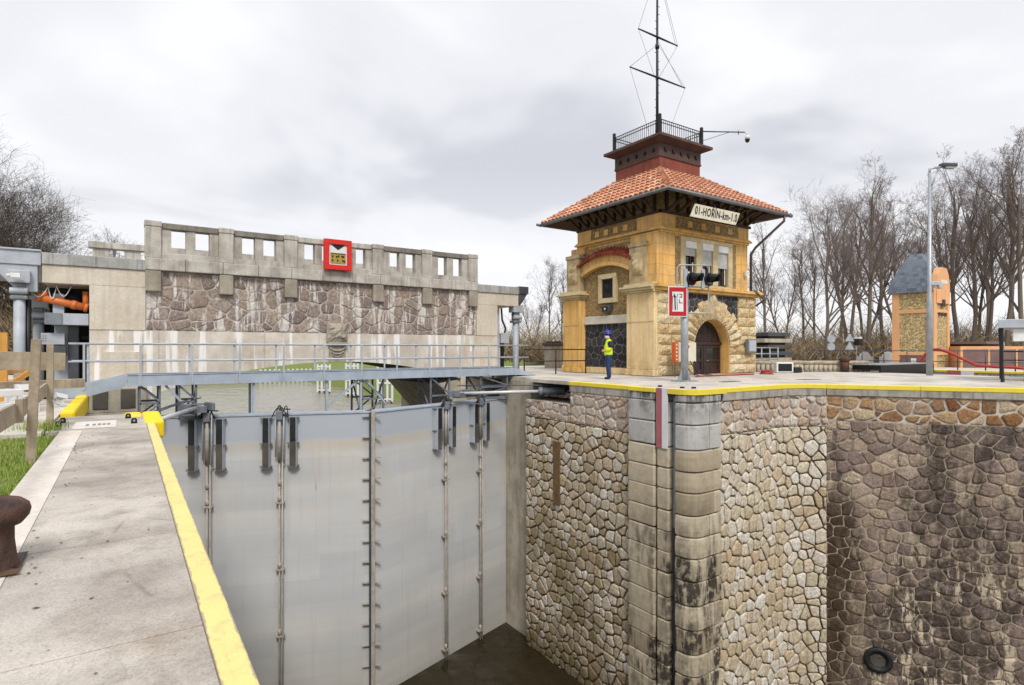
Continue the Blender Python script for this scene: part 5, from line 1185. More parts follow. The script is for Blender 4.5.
    b = MB(); b.box(18.36, 18.6, 19.35, 19.85, 2.86, 3.16); l = P('floodlight', b, 'steel_dark', t, .02); b = MB(); b.box(18.345, 18.36, 19.42, 19.78, 2.92, 3.1); build('lens', b, 'black_rubber', l); b = MB(); b.tube([(18.34, 19.6, 3.0), (18.33, 19.6, 3.0)], .05, 10); build('bulb', b, 'white_bright', l)
    # ---- eaves: soffit, brackets
    EX0, EX1, EY0, EY1, EZ = 17.6, 25.8, 15.25, 23.4, 7.46
    b = MB(); e0 = [(EX0 + .04, EY0 + .04), (EX1 - .04, EY0 + .04), (EX1 - .04, EY1 - .04), (EX0 + .04, EY1 - .04)]; e1 = [(20.0, 17.8), (22.7, 17.8), (22.7, 20.5), (20.0, 20.5)]
    for k in range(4): b.quad((*e0[k], EZ - .06), (*e0[(k + 1) % 4], EZ - .06), (*e1[(k + 1) % 4], 9.12), (*e1[k], 9.12))
    P('soffit', b, 'eave_board')
    b = MB()
    for k in range(60): y = EY0 + .1 + k * (EY1 - EY0 - .2) / 59; 
    b.box(HX0 - .12, HX0 - .041, HY0 - .12, HY1, 6.90, 7.02); b.box(HX0 - .12, HX1 + .1, HY0 - .12, HY0 - .042, 6.90, 7.02); P('wall_plate', b, 'dark_timber')
    b = MB(); b.box(HX0 - .03, HX0 - .001, HY0, HY1, 7.02, 8.1); b.box(HX0, HX1, HY0 - .03, HY0 - .001, 7.02, 8.1); split('flint_frieze', b, 'pebble_brown', t)
    def bracket(p, dx, dy, L):
        m = MB(); x, y = p; sl = (9.12 - 7.4) / 2.4; m.bar((x + dx * .07, y + dy * .07, 6.96), (x + dx * .07, y + dy * .07, 7.42 + sl * L * .85), .12, .1); m.bar((x, y, 7.33 + sl * (L + .1)), (x + dx * L, y + dy * L, 7.35), .11, .13); m.bar((x + dx * .1, y + dy * .1, 7.0), (x + dx * (L - .25), y + dy * (L - .25), 7.42), .11, .1); P('eave_bracket', m, 'dark_timber')
    for k in range(9): bracket((HX0 - .02, HY0 + .25 + k * (HY1 - HY0 - .5) / 8), -1, 0, HX0 - EX0 - .1)
    for k in range(9): bracket((HX0 + .3 + k * (HX1 - HX0 - .6) / 8, HY0 - .02), 0, -1, HY0 - EY0 - .1)
    for k in range(4): bracket((HX1 + .02, HY0 + .25 + k * (HY1 - HY0 - .5) / 3), 1, 0, EX1 - HX1 - .1)
    # ---- hipped tile roof running up to the lantern
    LX0, LX1, LY0, LY1 = 19.98, 22.78, 17.78, 20.58; RZ = 9.28
    c0 = [Vector((EX0, EY0, EZ)), Vector((EX1, EY0, EZ)), Vector((EX1, EY1, EZ)), Vector((EX0, EY1, EZ))]
    c1 = [Vector((LX0 + .1, LY0 + .1, RZ)), Vector((LX1 - .1, LY0 + .1, RZ)), Vector((LX1 - .1, LY1 - .1, RZ)), Vector((LX0 + .1, LY1 - .1, RZ))]
    base = MB(); tl = MB(); rr = random.Random(21)
    for k in range(4):
        A, B, C, D = c0[k], c0[(k + 1) % 4], c1[(k + 1) % 4], c1[k]
        base.add([A, B, C, D], [(0, 1, 2, 3)])
        U = (B - A); W = U.length; U.normalize(); mid0 = (A + B) / 2; nrm = (B - A).cross(D - A).normalized(); V = nrm.cross(U)
        if V.z < 0: V = -V
        if nrm.z < 0: nrm = -nrm
        Ht = (D - A).dot(V); ua = (D - A).dot(U); ub = W - (C - A).dot(U); ub = (C - A).dot(U)
        n = int(W / .29); w = W / n
        for i in range(n):
            u = (i + .5) * w
            lim = Ht * u / ua if u < ua else (Ht * (W - u) / (W - ub) if u > ub else Ht)
            v = -.05; 
            while v < lim - .02:
                v2 = min(v + .42, lim); jx = rr.uniform(-.008, .008)
                pts = []
                tt = rr.random()
                o = len(tl.v); vs = []; ns = 7
                for vv, lift, rad in ((v, .07, w * .47), (v2 + .03, .02, w * .40)):
                    for s in range(ns):
                        an = pi * s / (ns - 1); vs.append(A + U * (u + jx - rad * cos(an)) + V * vv + nrm * (lift + rad * .8 * sin(an)))
                vs.append(A + U * (u + jx) + V * v + nrm * .03)
                fs = [(s, s + 1, ns + s + 1, ns + s) for s in range(ns - 1)]
                tl.add(vs, fs, tt, True)
                tl.add(vs[:ns] + [vs[-1]], [(s, s + 1, ns) for s in range(ns - 1)], .95, False)
                v += .42
    roof = P('roof', tl, 'roof_tile'); build('roof_underlay', base, 'roof_tile', roof)
    hp = MB()
    for k in range(4):
        a, c = c0[k], c1[k]; n = 13
        for i in range(n):
            p = a + (c - a) * (i / n); q = a + (c - a) * ((i + 1.08) / n); hp.tube([p + Vector((0, 0, .07)), q + Vector((0, 0, .04))], [.14, .115], 8, True, rr.random())
    split('hip_tile', hp, 'roof_tile', roof)
    g = MB(); gz = EZ - .02; g.tube([(EX0 - .06, EY1 + .1, gz), (EX0 - .06, EY0 - .06, gz), (EX1 + .35, EY0 - .06, gz)], .085, 10); g.tube([(EX1 + .06, EY0 - .2, gz), (EX1 + .06, EY1 + .1, gz)], .08, 10); g.tube([(EX0 - .3, EY1 + .06, gz), (EX1 + .1, EY1 + .06, gz)], .07, 10)
    build('gutter', g, 'gutter_zinc', roof)
    g = MB(); g.tube([(EX1 - .25, EY0 - .06, gz - .05), (EX1 - .25, EY0 - .06, gz - .3), (25.0, 16.3, 6.0), (24.92, 16.50, 5.7), (24.92, 16.50, 3.95)], .06, 10); g.tube([(24.92, 16.50, 3.95), (24.92, 16.22, 3.85), (25.5, 16.18, 3.5), (25.55, 16.75, 3.2), (25.5, 17.2, 3.0), (25.5, 17.2, .05)], .05, 10); P('downpipe', g, 'downpipe_brown')
    # ---- lantern
    b = MB(); b.box(LX0, LX1, LY0, LY1, 9.0, 9.93); P('lantern_box', b, 'lantern_red', t, .01)
    b = MB(); b.box(LX0 - .05, LX1 + .05, LY0 - .05, LY1 + .05, 9.86, 9.95); b.box(LX0 - .03, LX1 + .03, LY0 - .03, LY1 + .03, 9.953, 10.46); fr = P('lantern_frieze', b, 'lantern_brown', t, .01)
    for k in range(5):
        for face in (0, 1):
            u = .35 + k * .53; m = MB()
            if face == 0: m.tube([(LX0 - .03, LY0 + u, 10.2), (LX0 - .10, LY0 + u, 10.2)], .09, 12); m.tube([(LX0 - .095, LY0 + u, 10.2), (LX0 - .115, LY0 + u, 10.2)], .065, 12)
            else: m.tube([(LX0 + u, LY0 - .03, 10.2), (LX0 + u, LY0 - .10, 10.2)], .09, 12)
            build('round_vent', m, 'black_paint', fr)
    b = MB(); q = .42; b.box(LX0 - q, LX1 + q, LY0 - q, LY1 + q, 10.62, 10.74); 
    v = [(LX0 - .04, LY0 - .04, 10.462), (LX1 + .04, LY0 - .04, 10.462), (LX1 + .04, LY1 + .04, 10.462), (LX0 - .04, LY1 + .04, 10.462), (LX0 - q + .03, LY0 - q + .03, 10.618), (LX1 + q - .03, LY0 - q + .03, 10.618), (LX1 + q - .03, LY1 + q - .03, 10.618), (LX0 - q + .03, LY1 + q - .03, 10.618)]
    b.add(v, [(0, 1, 5, 4), (1, 2, 6, 5), (2, 3, 7, 6), (3, 0, 4, 7), (0, 3, 2, 1), (4, 5, 6, 7)]); P('lookout_deck', b, 'lantern_brown', t)
    rl = MB(); X0, X1, Y0, Y1 = LX0 - .05, LX1 + .05, LY0 - .05, LY1 + .05
    cs = [(X0, Y0), (X1, Y0), (X1, Y1), (X0, Y1)]
    for k in range(4):
        a, c = Vector((*cs[k], 0)), Vector((*cs[(k + 1) % 4], 0))
        for zz in (10.84, 11.36, 11.50): rl.bar(a + Vector((0, 0, zz)), c + Vector((0, 0, zz)), .03)
        for i in range(1, 22): p = a + (c - a) * i / 22; rl.bar(p + Vector((0, 0, 10.84)), p + Vector((0, 0, 11.5)), .018)
    for p in cs: rl.bar((*p, 10.74), (*p, 11.72), .11); 
    P('lookout_railing', rl, 'black_paint')
    # ---- slanting name board
    nb = MB(); yb_ = 15.28
    x0, x1, za, zb = 19.0, 21.98, 6.53, 7.08; sl = .30
    nb.prism([(x0, za), (x1, za), (x1 + sl, zb), (x0 + sl, zb)], lambda a, c: (a, yb_, c), lambda a, c: (a, yb_ + .05, c)); bd = P('name_board', nb, 'cream_board')
    cu = bpy.data.curves.new('lettering', 'FONT'); cu.body = '01-HO\u0158\u00cdN-km-1.0'; cu.size = .47; cu.space_character = 1.12; cu.align_x = 'CENTER'; cu.align_y = 'CENTER'; cu.extrude = .004; cu.shear = .25; cu.offset = .007
    o = bpy.data.objects.new('lettering', cu); COL.objects.link(o); o.parent = bd
    o.location = Vector(((x0 + x1 + sl) / 2, yb_ - .008, (za + zb) / 2)) - Vector((21.75, 19.2, 0)); o.rotation_euler = (radians(90), 0, 0); o.scale = (.70, 1, 1); cu.materials.append(MAT['black_paint'])
    bpy.context.view_layer.update(); me = bpy.data.meshes.new_from_object(o.evaluated_get(bpy.context.evaluated_depsgraph_get())); lo = bpy.data.objects.new('lettering', me); COL.objects.link(lo); lo.parent = bd; lo.location = o.location; lo.rotation_euler = o.rotation_euler; lo.scale = o.scale; bpy.data.objects.remove(o); lo.name = 'lettering'
    m = MB()
    for x in (19.5, 20.7, 21.9): m.bar((x, yb_ + .06, 7.0), (x, yb_ + .2, 7.4), .03)
    build('board_bracket', m, 'steel_dark', bd)
    # wall box near right corner
    b = MB(); b.box(24.35, 25.0, 16.25, 16.42, .98, 1.62); w = P('meter_box', b, 'steel_bracket', t, .01); b = MB(); b.box(24.41, 24.94, 16.235, 16.249, 1.04, 1.56); build('box_door', b, 'steel_light', w)
    b = MB(); b.box(HX1 - .35, HX1 - .2, HY0 - .14, HY0 - .01, 4.6, 4.85); P('siren', b, 'cream_board', t, .02)
lock_house()

def mast():
    cx, cy = 21.38, 19.18; t = thing('signal_mast', 'tall thin signal mast with two crossyards and stay wires on the lookout roof', 'mast', (cx, cy, 10.74))
    b = MB(); b.tube([(cx, cy, 10.74), (cx, cy, 14), (cx, cy, 20)], [.075, .065, .045], 10); b.tube([(cx, cy, 15.7), (cx, cy, 15.85)], .1, 10)
    z = 11.3
    while z < 20: s = 1 if int(z * 10) % 2 else -1; b.bar((cx, cy, z), (cx + s * .16, cy, z), .02); z += .38
    build('pole', b, 'black_paint', t)
    for zz, h in ((16.2, 1.38), (14.25, 1.94)):
        b = MB(); b.tube([(cx - h, cy - .08, zz), (cx, cy - .08, zz), (cx + h, cy - .08, zz)], [.03, .05, .03], 8); build('crossyard', b, 'black_paint', t)
    b = MB()
    for a, c in (((cx - 1.94, 14.25), (cx - .6, 11.4)), ((cx + 1.94, 14.25), (cx + .6, 11.4)), ((cx - 1.94, 14.25), (cx, 15.9)), ((cx + 1.94, 14.25), (cx, 15.9)), ((cx - 1.38, 16.2), (cx - .15, 14.1)), ((cx + 1.38, 16.2), (cx, 14.2)), ((cx - 1.38, 16.2), (cx, 19.6)), ((cx + 1.38, 16.2), (cx, 19.6)), ((cx, 16.0), (cx + 1.8, 14.25)), ((cx, 19.3), (cx + 1.3, 16.1))):
        b.tube([(a[0], cy - .08, a[1]), (c[0], cy - .05, c[1])], .009, 4)
    build('stay_wire', b, 'steel_dark', t)
    p = Vector((22.9, 17.72, 11.55)); d = Vector((.83, -.50, 0)).normalized(); t = thing('security_camera', 'dome security camera on a long arm from the lookout railing', 'camera', p)
    b = MB(); b.tube([p, p + d * 2.05], .03, 8); b.tube([p - Vector((0, 0, .45)), p + d * 1.3 - Vector((0, 0, .02))], .012, 6); b.tube([p + Vector((0, 0, .1)), p - Vector((0, 0, .6))], .035, 8); b.tube([p + d * 1.75 + Vector((0, 0, .07)), p + d * 1.75 - Vector((0, 0, .12))], .02, 6); build('arm', b, 'steel_dark', t)
    q = p + d * 2.05; b = MB(); b.tube([q, q + d * .12 - Vector((0, 0, .04)), q + d * .14 - Vector((0, 0, .16))], .025, 8); b.lathe([(.05, -.14), (.11, -.18), (.12, -.34)], q + d * .14, 14); c = build('housing', b, 'white_bright', t)
    b = MB(); b.lathe([(.115, -.34), (.105, -.42), (.06, -.48), (.01, -.5)], q + d * .14, 14); build('dome', b, 'glass_dark', c)
mast()
# ------------------------------------------------------------------ worker
def skin_obj(name, pts, edges, radii, mat, parent, M, sub=2, root=0):
    me = bpy.data.meshes.new(name); me.from_pydata([tuple(M @ Vector(p)) for p in pts], edges, []); o = bpy.data.objects.new(name, me); COL.objects.link(o)
    s = o.modifiers.new('skin', 'SKIN'); s.use_smooth_shade = True
    for i, r in enumerate(radii):
        v = me.skin_vertices[0].data[i]; v.radius = (r, r) if not isinstance(r, tuple) else r; v.use_root = (i == root)
    u = o.modifiers.new('sub', 'SUBSURF'); u.levels = sub; u.render_levels = sub
    me.materials.append(MAT[mat]); o.parent = parent; return o

def worker():
    t = thing('person', 'worker in blue helmet, yellow hi-vis vest and blue jeans standing on the platform', 'person', (15.2, 16.05, 0), radians(58))
    M = Matrix()          # parts are authored in the person's own frame: +y is forward
    Lh, Rh = (-.10, 0, .93), (.10, 0, .93)
    P = [(0, 0, .96), (0, .01, 1.12), (0, .0, 1.30), (0, -.01, 1.44), (0, .0, 1.53), (0, .02, 1.60), (0, .03, 1.70),
         (-.10, 0, .90), (-.115, .02, .50), (-.12, -.02, .09), (-.125, .13, .04), (.10, 0, .90), (.11, .0, .50), (.12, -.05, .09), (.13, .10, .04),
         (-.19, -.01, 1.42), (-.27, -.06, 1.16), (-.13, .13, 1.08), (.19, -.01, 1.42), (.28, -.09, 1.17), (.15, .12, 1.10)]
    E = [(0, 1), (1, 2), (2, 3), (3, 4), (4, 5), (5, 6), (0, 7), (7, 8), (8, 9), (9, 10), (0, 11), (11, 12), (12, 13), (13, 14), (3, 15), (15, 16), (16, 17), (3, 18), (18, 19), (19, 20)]
    R = [(.12, .085), (.12, .085), (.13, .09), (.10, .075), .055, .06, .085, .07, .05, .036, .03, .07, .05, .036, .03, .055, .045, .034, .055, .045, .034]
    # hands: palm, four unequal curled fingers, thumb from the side of the palm
    for w, sx in ((17, 1), (20, -1)):
        x, y, z = P[w]; b = len(P); P.append((x + .04 * sx, y + .07, z - .01)); R.append(.03); E.append((w, b))
        for k, (dx, L) in enumerate(((-.03, .05), (-.01, .06), (.01, .055), (.03, .042))):
            P.append((x + .05 * sx, y + .095, z - .01 + dx)); R.append(.011); E.append((b, len(P) - 1))
            P.append((x + .06 * sx + L * .7 * sx, y + .10 + L * .4, z - .015 + dx)); R.append(.009); E.append((len(P) - 2, len(P) - 1))
        P.append((x + .06 * sx, y + .06, z + .04)); R.append(.012); E.append((b, len(P) - 1))
    skin_obj('body', P, E, R, 'skin', t, M)
    v = skin_obj('hivis_vest', [(0, 0, .86), (0, .0, 1.02), (0, .01, 1.2), (0, .0, 1.34), (0, -.01, 1.44), (0, 0, 1.5), (-.21, -.015, 1.42), (.21, -.015, 1.42)], [(0, 1), (1, 2), (2, 3), (3, 4), (4, 5), (4, 6), (4, 7)],
             [(.235, .18), (.225, .17), (.225, .17), (.23, .17), (.19, .135), .085, .095, .095], 'hivis', t, M)
    b = skin_obj('reflective_band', [(0, 0, 1.0), (0, 0, 1.05)], [(0, 1)], [(.24, .185), (.24, .185)], 'reflective', v, M, 1)
    skin_obj('trousers', [(0, 0, 1.06), (0, 0, .90), (-.10, 0, .86), (-.115, .02, .50), (-.12, -.02, .05), (.10, 0, .86), (.11, 0, .50), (.12, -.05, .05)], [(0, 1), (1, 2), (2, 3), (3, 4), (1, 5), (5, 6), (6, 7)], [(.19, .14), (.18, .135), .115, .09, .078, .115, .09, .078], 'denim', t, M)
    for s, y0 in ((-1, -.02), (1, -.05)):
        skin_obj('boot', [(.12 * s, y0 - .02, .16), (.12 * s, y0 - .01, .06), (.125 * s, y0 + .1, .05), (.13 * s, y0 + .19, .04)], [(0, 1), (1, 2), (2, 3)], [.062, .06, .052, .04], 'boot', t, M, 1)
    skin_obj('sleeve', [(-.15, -.01, 1.45), (-.235, -.025, 1.30), (-.275, -.06, 1.18)], [(0, 1), (1, 2)], [.115, .09, .08], 'navy_cloth', t, M)
    skin_obj('hivis_cuff', [(-.272, -.065, 1.19), (-.22, .03, 1.12), (-.15, .11, 1.09)], [(0, 1), (1, 2)], [.075, .07, .06], 'hivis', t, M)
    skin_obj('sleeve', [(.15, -.01, 1.45), (.235, -.05, 1.30), (.285, -.09, 1.17), (.17, .09, 1.10)], [(0, 1), (1, 2), (2, 3)], [.115, .09, .08, .062], 'navy_cloth', t, M)
    def part(nm, mb, mt, par=t): 
        me = bpy.data.meshes.new(nm); o = bpy.data.objects.new(nm, me); COL.objects.link(o); me.from_pydata([tuple(p) for p in mb.v], [], mb.f); me.polygons.foreach_set('use_smooth', mb.sm); me.materials.append(MAT[mt]); o.parent = par; return o
    h = MB(); h.lathe([(.165, 1.715), (.17, 1.725), (.13, 1.735), (.128, 1.77), (.115, 1.82), (.08, 1.855), (.03, 1.87), (.005, 1.872)], (0, .02, 0), 20); h.add([(-.1, .12, 1.73), (.1, .12, 1.73), (.06, .23, 1.715), (-.06, .23, 1.715), (-.1, .12, 1.745), (.1, .12, 1.745), (.06, .23, 1.722), (-.06, .23, 1.722)], [(0, 1, 2, 3), (4, 5, 6, 7), (2, 3, 7, 6)]); part('helmet', h, 'helmet_blue')
    h = MB(); h.lathe([(.05, 1.545), (.085, 1.575), (.098, 1.63), (.09, 1.66)], (0, .045, 0), 14); part('face_mask', h, 'mask_cloth')
    h = MB(); h.lathe([(.08, 1.62), (.098, 1.66), (.1, 1.73)], (0, -.0, 0), 14); part('hair', h, 'hair')
    h = MB(); h.lathe([(.001, -.015), (.013, -.009), (.015, 0), (.013, .009), (.001, .015)], (0, 0, 0), 8); e = [tuple(v) for v in h.v]
    for s in (-1, 1):
        m = MB(); m.add([(x + s * .035, y + .118, z + 1.685) for x, y, z in e], h.f, 0, True); part('eye', m, 'boot')
        m = MB(); m.tube([(s * .092, .02, 1.64), (s * .1, .015, 1.67), (s * .094, .01, 1.70)], [.012, .018, .013], 6); part('ear', m, 'skin')
    m = MB(); m.tube([(0, .115, 1.695), (0, .14, 1.655)], [.011, .018], 6); part('nose', m, 'skin')
worker()

# ------------------------------------------------------------------ signal post and other furniture on the platform
def signal_post():
    bx, by = 16.45, 13.5; t = thing('signal_post', 'grey lock signal post with red-framed waterway sign and pair of hooded signal lamps', 'signal', (bx, by, 0))
    b = MB(); b.tube([(bx, by, 0.02), (bx, by, 3.4)], .135, 18); build('post', b, 'galvanised', t)
    b = MB(); b.box(bx - .34, bx + .34, by - .34, by + .34, 0.005, .045)
    for s in (-1, 1):
        b.prism([(0.1, .045), (.3, .045), (.14, .4), (.1, .4)], lambda a, c: (bx + s * a, by - .01, c), lambda a, c: (bx + s * a, by + .01, c)); b.prism([(0.1, .045), (.3, .045), (.14, .4), (.1, .4)], lambda a, c: (bx - .01, by + s * a, c), lambda a, c: (bx + .01, by + s * a, c))
    build('base_plate', b, 'galvanised', t)
    # sign faces the approaching boats (towards -Y, slightly turned)
    u = Vector((.93, -.37, 0)).normalized(); nn = Vector((u.y, -u.x, 0)); o = Vector((bx, by, 0)) + nn * .16
    def Q(a, d, z): v = o + u * a + nn * d; return (v.x, v.y, z)
    def bx_(mb, a0, a1, z0, z1, d0, d1): mb.prism([(a0, z0), (a1, z0), (a1, z1), (a0, z1)], lambda a, c: Q(a, d0, c), lambda a, c: Q(a, d1, c))
    a0, a1, z0, z1 = -.72, .0, 2.28, 3.34
    b = MB(); bx_(b, a0, a1, z0, z1, 0, .03); s = build('sign_panel', b, 'white_bright', t, .008)
    b = MB()
    for q in ((a0 + .03, a1 - .03, z0 + .03, z0 + .18), (a0 + .03, a1 - .03, z1 - .18, z1 - .03), (a0 + .03, a0 + .145, z0 + .182, z1 - .182), (a1 - .145, a1 - .03, z0 + .182, z1 - .182)): bx_(b, *q, .0305, .036)
    build('red_border', b, 'red_paint', s)
    b = MB(); pts = [(-.55, 2.55), (-.55, 3.0), (-.58, 3.06)]
    for dx, lo, hi, w in ((-.545, 2.52, 2.98, .016), (-.455, 2.52, 2.98, .045), (-.375, 2.52, 2.98, .016)):
        b.prism([(dx - w / 2, lo), (dx + w / 2, lo), (dx + w / 2 - .02, hi), (dx - w / 2 - .02, hi)], lambda a, c: Q(a, .031, c), lambda a, c: Q(a, .037, c))
    b.prism([(-.53, 2.96), (-.42, 2.96), (-.50, 3.10)], lambda a, c: Q(a, .031, c), lambda a, c: Q(a, .038, c))
    b.prism([(-.57, 2.97), (-.55, 2.97), (-.60, 3.09), (-.615, 3.08)], lambda a, c: Q(a, .031, c), lambda a, c: Q(a, .037, c)); b.prism([(-.40, 2.97), (-.38, 2.97), (-.35, 3.09), (-.365, 3.09)], lambda a, c: Q(a, .031, c), lambda a, c: Q(a, .037, c))
    for q in ((-.30, -.20, 3.05, 3.075), (-.215, -.195, 2.99, 3.05), (-.30, -.20, 2.955, 2.98), (-.31, -.29, 2.78, 2.90), (-.31, -.18, 2.755, 2.779)): bx_(b, *q, .031, .037)
    b.prism([(-.22, 3.0), (-.195, 3.0), (-.28, 2.955), (-.305, 2.955)], lambda a, c: Q(a, .031, c), lambda a, c: Q(a, .0375, c))
    build('lane_symbol', b, 'black_paint', s)
    # thin frame with two lamps
    fx0, fx1, fz0, fz1 = -.32, .90, 2.42, 4.12
    b = MB(); c = [Q(a, -.08, z) for a, z in ((fx0 + .08, fz0), (fx1 - .08, fz0), (fx1, fz0 + .08), (fx1, fz1 - .1), (fx1 - .1, fz1), (fx0 + .1, fz1), (fx0, fz1 - .1), (fx0, fz0 + .08), (fx0 + .08, fz0))]; b.tube(c, .026, 8); b.tube([Q(.12, -.16, 3.38), Q(.12, -.1, 3.9)], .05, 8); b.tube([Q(fx0, -.08, 3.35), Q(fx1, -.08, 3.35)], .03, 8); build('lamp_frame', b, 'galvanised', t)
    for k, (a, gl) in enumerate(((.12, 'glass_red'), (.80, 'glass_green'))):
        b = MB(); bx_(b, a - .23, a - .10, 3.28, 3.96, -.05, .03); bx_(b, a - .2, a - .12, 3.24, 4.0, -.07, -.051); br = build('lamp_bracket', b, 'steel_light', t, .02)
        b = MB(); cpt = Vector(Q(a + .08, 0, 3.62)); f = (nn * 1.0 + u * .5).normalized()
        b.tube([cpt - f * .18, cpt, cpt + f * .02], [.2, .24, .24], 18); h = build('lamp_housing', b, 'black_paint', t)
        b = MB(); sd = f.cross(Vector((0, 0, 1))).normalized(); n = 16; vs = []
        for L, r in ((.02, .2), (.34, .17)):
            for i in range(n + 1): an = -pi * .15 + pi * 1.3 * i / n; vs.append(cpt + f * (L + (.0 if L < .1 else .1 * sin(max(0, an)))) + sd * (-r * cos(an)) + Vector((0, 0, r * sin(an))))
        b.add(vs, [(i, i + 1, n + 2 + i, n + 1 + i) for i in range(n)], 0, True); hd = build('lamp_hood', b, 'black_paint', h); m = hd.modifiers.new('thick', 'SOLIDIFY'); m.thickness = .012
        b = MB(); b.tube([cpt + f * .021, cpt + f * .03], .17, 18); build('lens', b, gl, h)
signal_post()

def furniture():
    # orange and white control cabinet on thin legs by the door
    t = thing('control_cabinet', 'white and orange electrical cabinet on thin legs left of the arched door', 'cabinet', (19.3, 15.85, 0))
    b = MB(); b.box(18.95, 20.0, 15.8, 16.05, .62, 1.42); build('cabinet', b, 'cream_board', t, .01)
    b = MB(); b.box(18.76, 18.949, 15.88, 16.05, .60, 1.44); o = build('orange_side', b, 'orange_box', t, .01)
    b = MB()
    for k in range(5): b.tube([(18.85, 15.875, .72 + k * .15), (18.85, 15.86, .72 + k * .15)], .035, 8)
    build('socket', b, 'white_bright', o)
    b = MB(); b.tube([(19.5, 15.795, 1.25), (19.5, 15.78, 1.25)], .06, 10); build('button', b, 'red_paint', t)
    for p, q in (((18.74, 15.85, .6), (18.66, 15.8, 0)), ((19.05, 15.85, .62), (19.12, 15.8, 0)), ((19.95, 15.9, .62), (20.0, 15.9, 0)), ((19.6, 16.0, .62), (19.6, 16.0, 0))):
        b = MB(); b.bar(p, q, .03); build('leg', b, 'steel_dark', t)
    b = MB()
    for k, (x, e) in enumerate(((19.2, 19.9), (19.6, 20.5), (19.9, 20.8))): b.tube([(x, 15.8, .65), (x + .1, 15.7, .4), (x + .3, 15.6, .12), (e, 15.5, .03)], .018, 6)
    tag(build('cable', b, 'black_rubber'), 'loose dark cables dropping from the electrical cabinet to the ground', 'cable')
    b = MB(); r = random.Random(2); pts = [(19.4 + k * .3, 15.35 + .08 * sin(k * 1.3), .03) for k in range(14)]; b.tube(pts, .028, 6); b.tube([(p[0], p[1] + .12, .03) for p in pts[2:]], .022, 6)
    for k in range(4): b.tube([(24.3 + (.34 - .06 * k) * cos(a * .5 + k), 15.3 + (.26 - .04 * k) * sin(a * .5 + k), .035 + .04 * k + .02 * sin(a)) for a in range(14)], .03, 6)
    tag(build('red_hose', b, 'red_hose'), 'red hose lying on the ground before the arched door, bundled at its right end', 'hose')
    # white monitor-like box behind the house corner
    t = thing('floodlight_box', 'white box with dark front lying by the palisade right of the house', 'box', (27.2, 15.7, 0), radians(-20))
    M = Matrix.Translation((26.3, 15.55, 0)) @ Matrix.Rotation(radians(-34), 4, 'Z') @ Matrix.Scale(.82, 4)
    def L(mb): 
        mb.v = [tuple(M @ Vector(p)) for p in mb.v]; return mb
    OFF[t.as_pointer()] = Matrix.Translation((27.2, 15.7, 0)) @ Matrix.Rotation(radians(-20), 4, 'Z')
    b = MB(); b.box(-.55, .45, 0, .4, .02, .62); build('casing', L(b), 'white_bright', t, .03)
    b = MB(); b.box(-.45, .35, -.012, -.001, .1, .54); build('dark_front', L(b), 'black_paint', t)
    b = MB(); b.box(.46, .9, -.1, .3, .02, .34); build('side_block', L(b), 'black_rubber', t, .03)
    # street lamp
    t = thing('street_lamp', 'tall grey street lamp with braced arm on the platform', 'lamp', (29.0, 10.6, 0))
    b = MB(); b.tube([(29, 10.6, 0), (29, 10.6, 3.2), (29, 10.6, 3.3), (29, 10.6, 8.8)], [.125, .115, .085, .06], 14); build('pole', b, 'galvanised', t)
    u = Vector((.86, -.5, 0)); p = Vector((29, 10.6, 8.75))
    b = MB(); b.tube([p, p + Vector((0, 0, .22)), p + u * .2 + Vector((0, 0, .28)), p + u * .62 + Vector((0, 0, .32))], .05, 8); b.tube([p - Vector((0, 0, .75)), p + u * .42 + Vector((0, 0, .28))], .035, 8); build('arm', b, 'galvanised', t)
    q = p + u * .35 + Vector((0, 0, .34)); R = Matrix.Rotation(atan2(u.y, u.x), 3, 'Z'); b = MB(); b.cbox(q + u * .5 + Vector((0, 0, .06)), (.7, .28, .17), R); hd = build('lamp_head', b, 'steel_dark', t, .05)
    b = MB(); b.cbox(q + u * .55 - Vector((0, 0, .05)), (.45, .22, .08), R); build('lamp_glass', b, 'steel_light', hd, .03)
    b = MB(); b.cbox(Vector((29.2, 10.48, 4.0)), (.5, .2, .18), R); b.cbox(Vector((29.35, 10.35, 3.85)), (.16, .16, .16), R); build('speaker', b, 'steel_light', t, .03)
    # small shelter roof with sign at the right edge
    t = thing('notice_shelter', 'low grey-roofed notice shelter on thin black legs at the right edge', 'shelter', (26.4, 6.6, 0))
    b = MB(); b.prism([(25.2, 7.15), (26.8, 4.9), (29.6, 6.0), (28.2, 8.0)], lambda x, y: (x, y, 2.18), lambda x, y: (x, y, 1.88)); build('roof', b, 'steel_light', t, .02)
    b = MB(); b.prism([(25.6, 6.85), (26.8, 5.16), (26.84, 5.2), (25.64, 6.9)], lambda x, y: (x, y, 1.84), lambda x, y: (x, y, 1.42)); build('notice_panel', b, 'white_bright', t)
    b = MB(); b.prism([(25.6, 7.1), (28.0, 7.75), (28.0, 7.8), (25.58, 7.15)], lambda x, y: (x, y, 1.40), lambda x, y: (x, y, 1.12)); build('lower_panel', b, 'cream_board', t)
    for p, q in (((25.38, 7.1, 1.88), (25.2, 7.05, 0)), ((25.5, 7.2, 1.88), (25.5, 7.1, 0)), ((28.1, 7.9, 1.88), (28.1, 7.9, 0)), ((26.8, 5.0, 1.88), (26.8, 5.0, 0)), ((29.4, 6.0, 1.88), (29.4, 6.0, 0))):
        b = MB(); b.bar(p, q, .07); build('leg', b, 'black_paint', t)
    b = MB()
    for zz in (1.05, .72): b.bar((25.5, 7.1, zz), (28.1, 7.9, zz), .04); b.bar((28.1, 7.9, zz), (29.4, 6.0, zz), .04)
    build('rail', b, 'black_paint', t)
    b = MB(); b.tube([(25.9, 6.6, 0), (25.9, 6.6, 1.42)], .05, 10); build('grey_post', b, 'galvanised', t)
furniture()

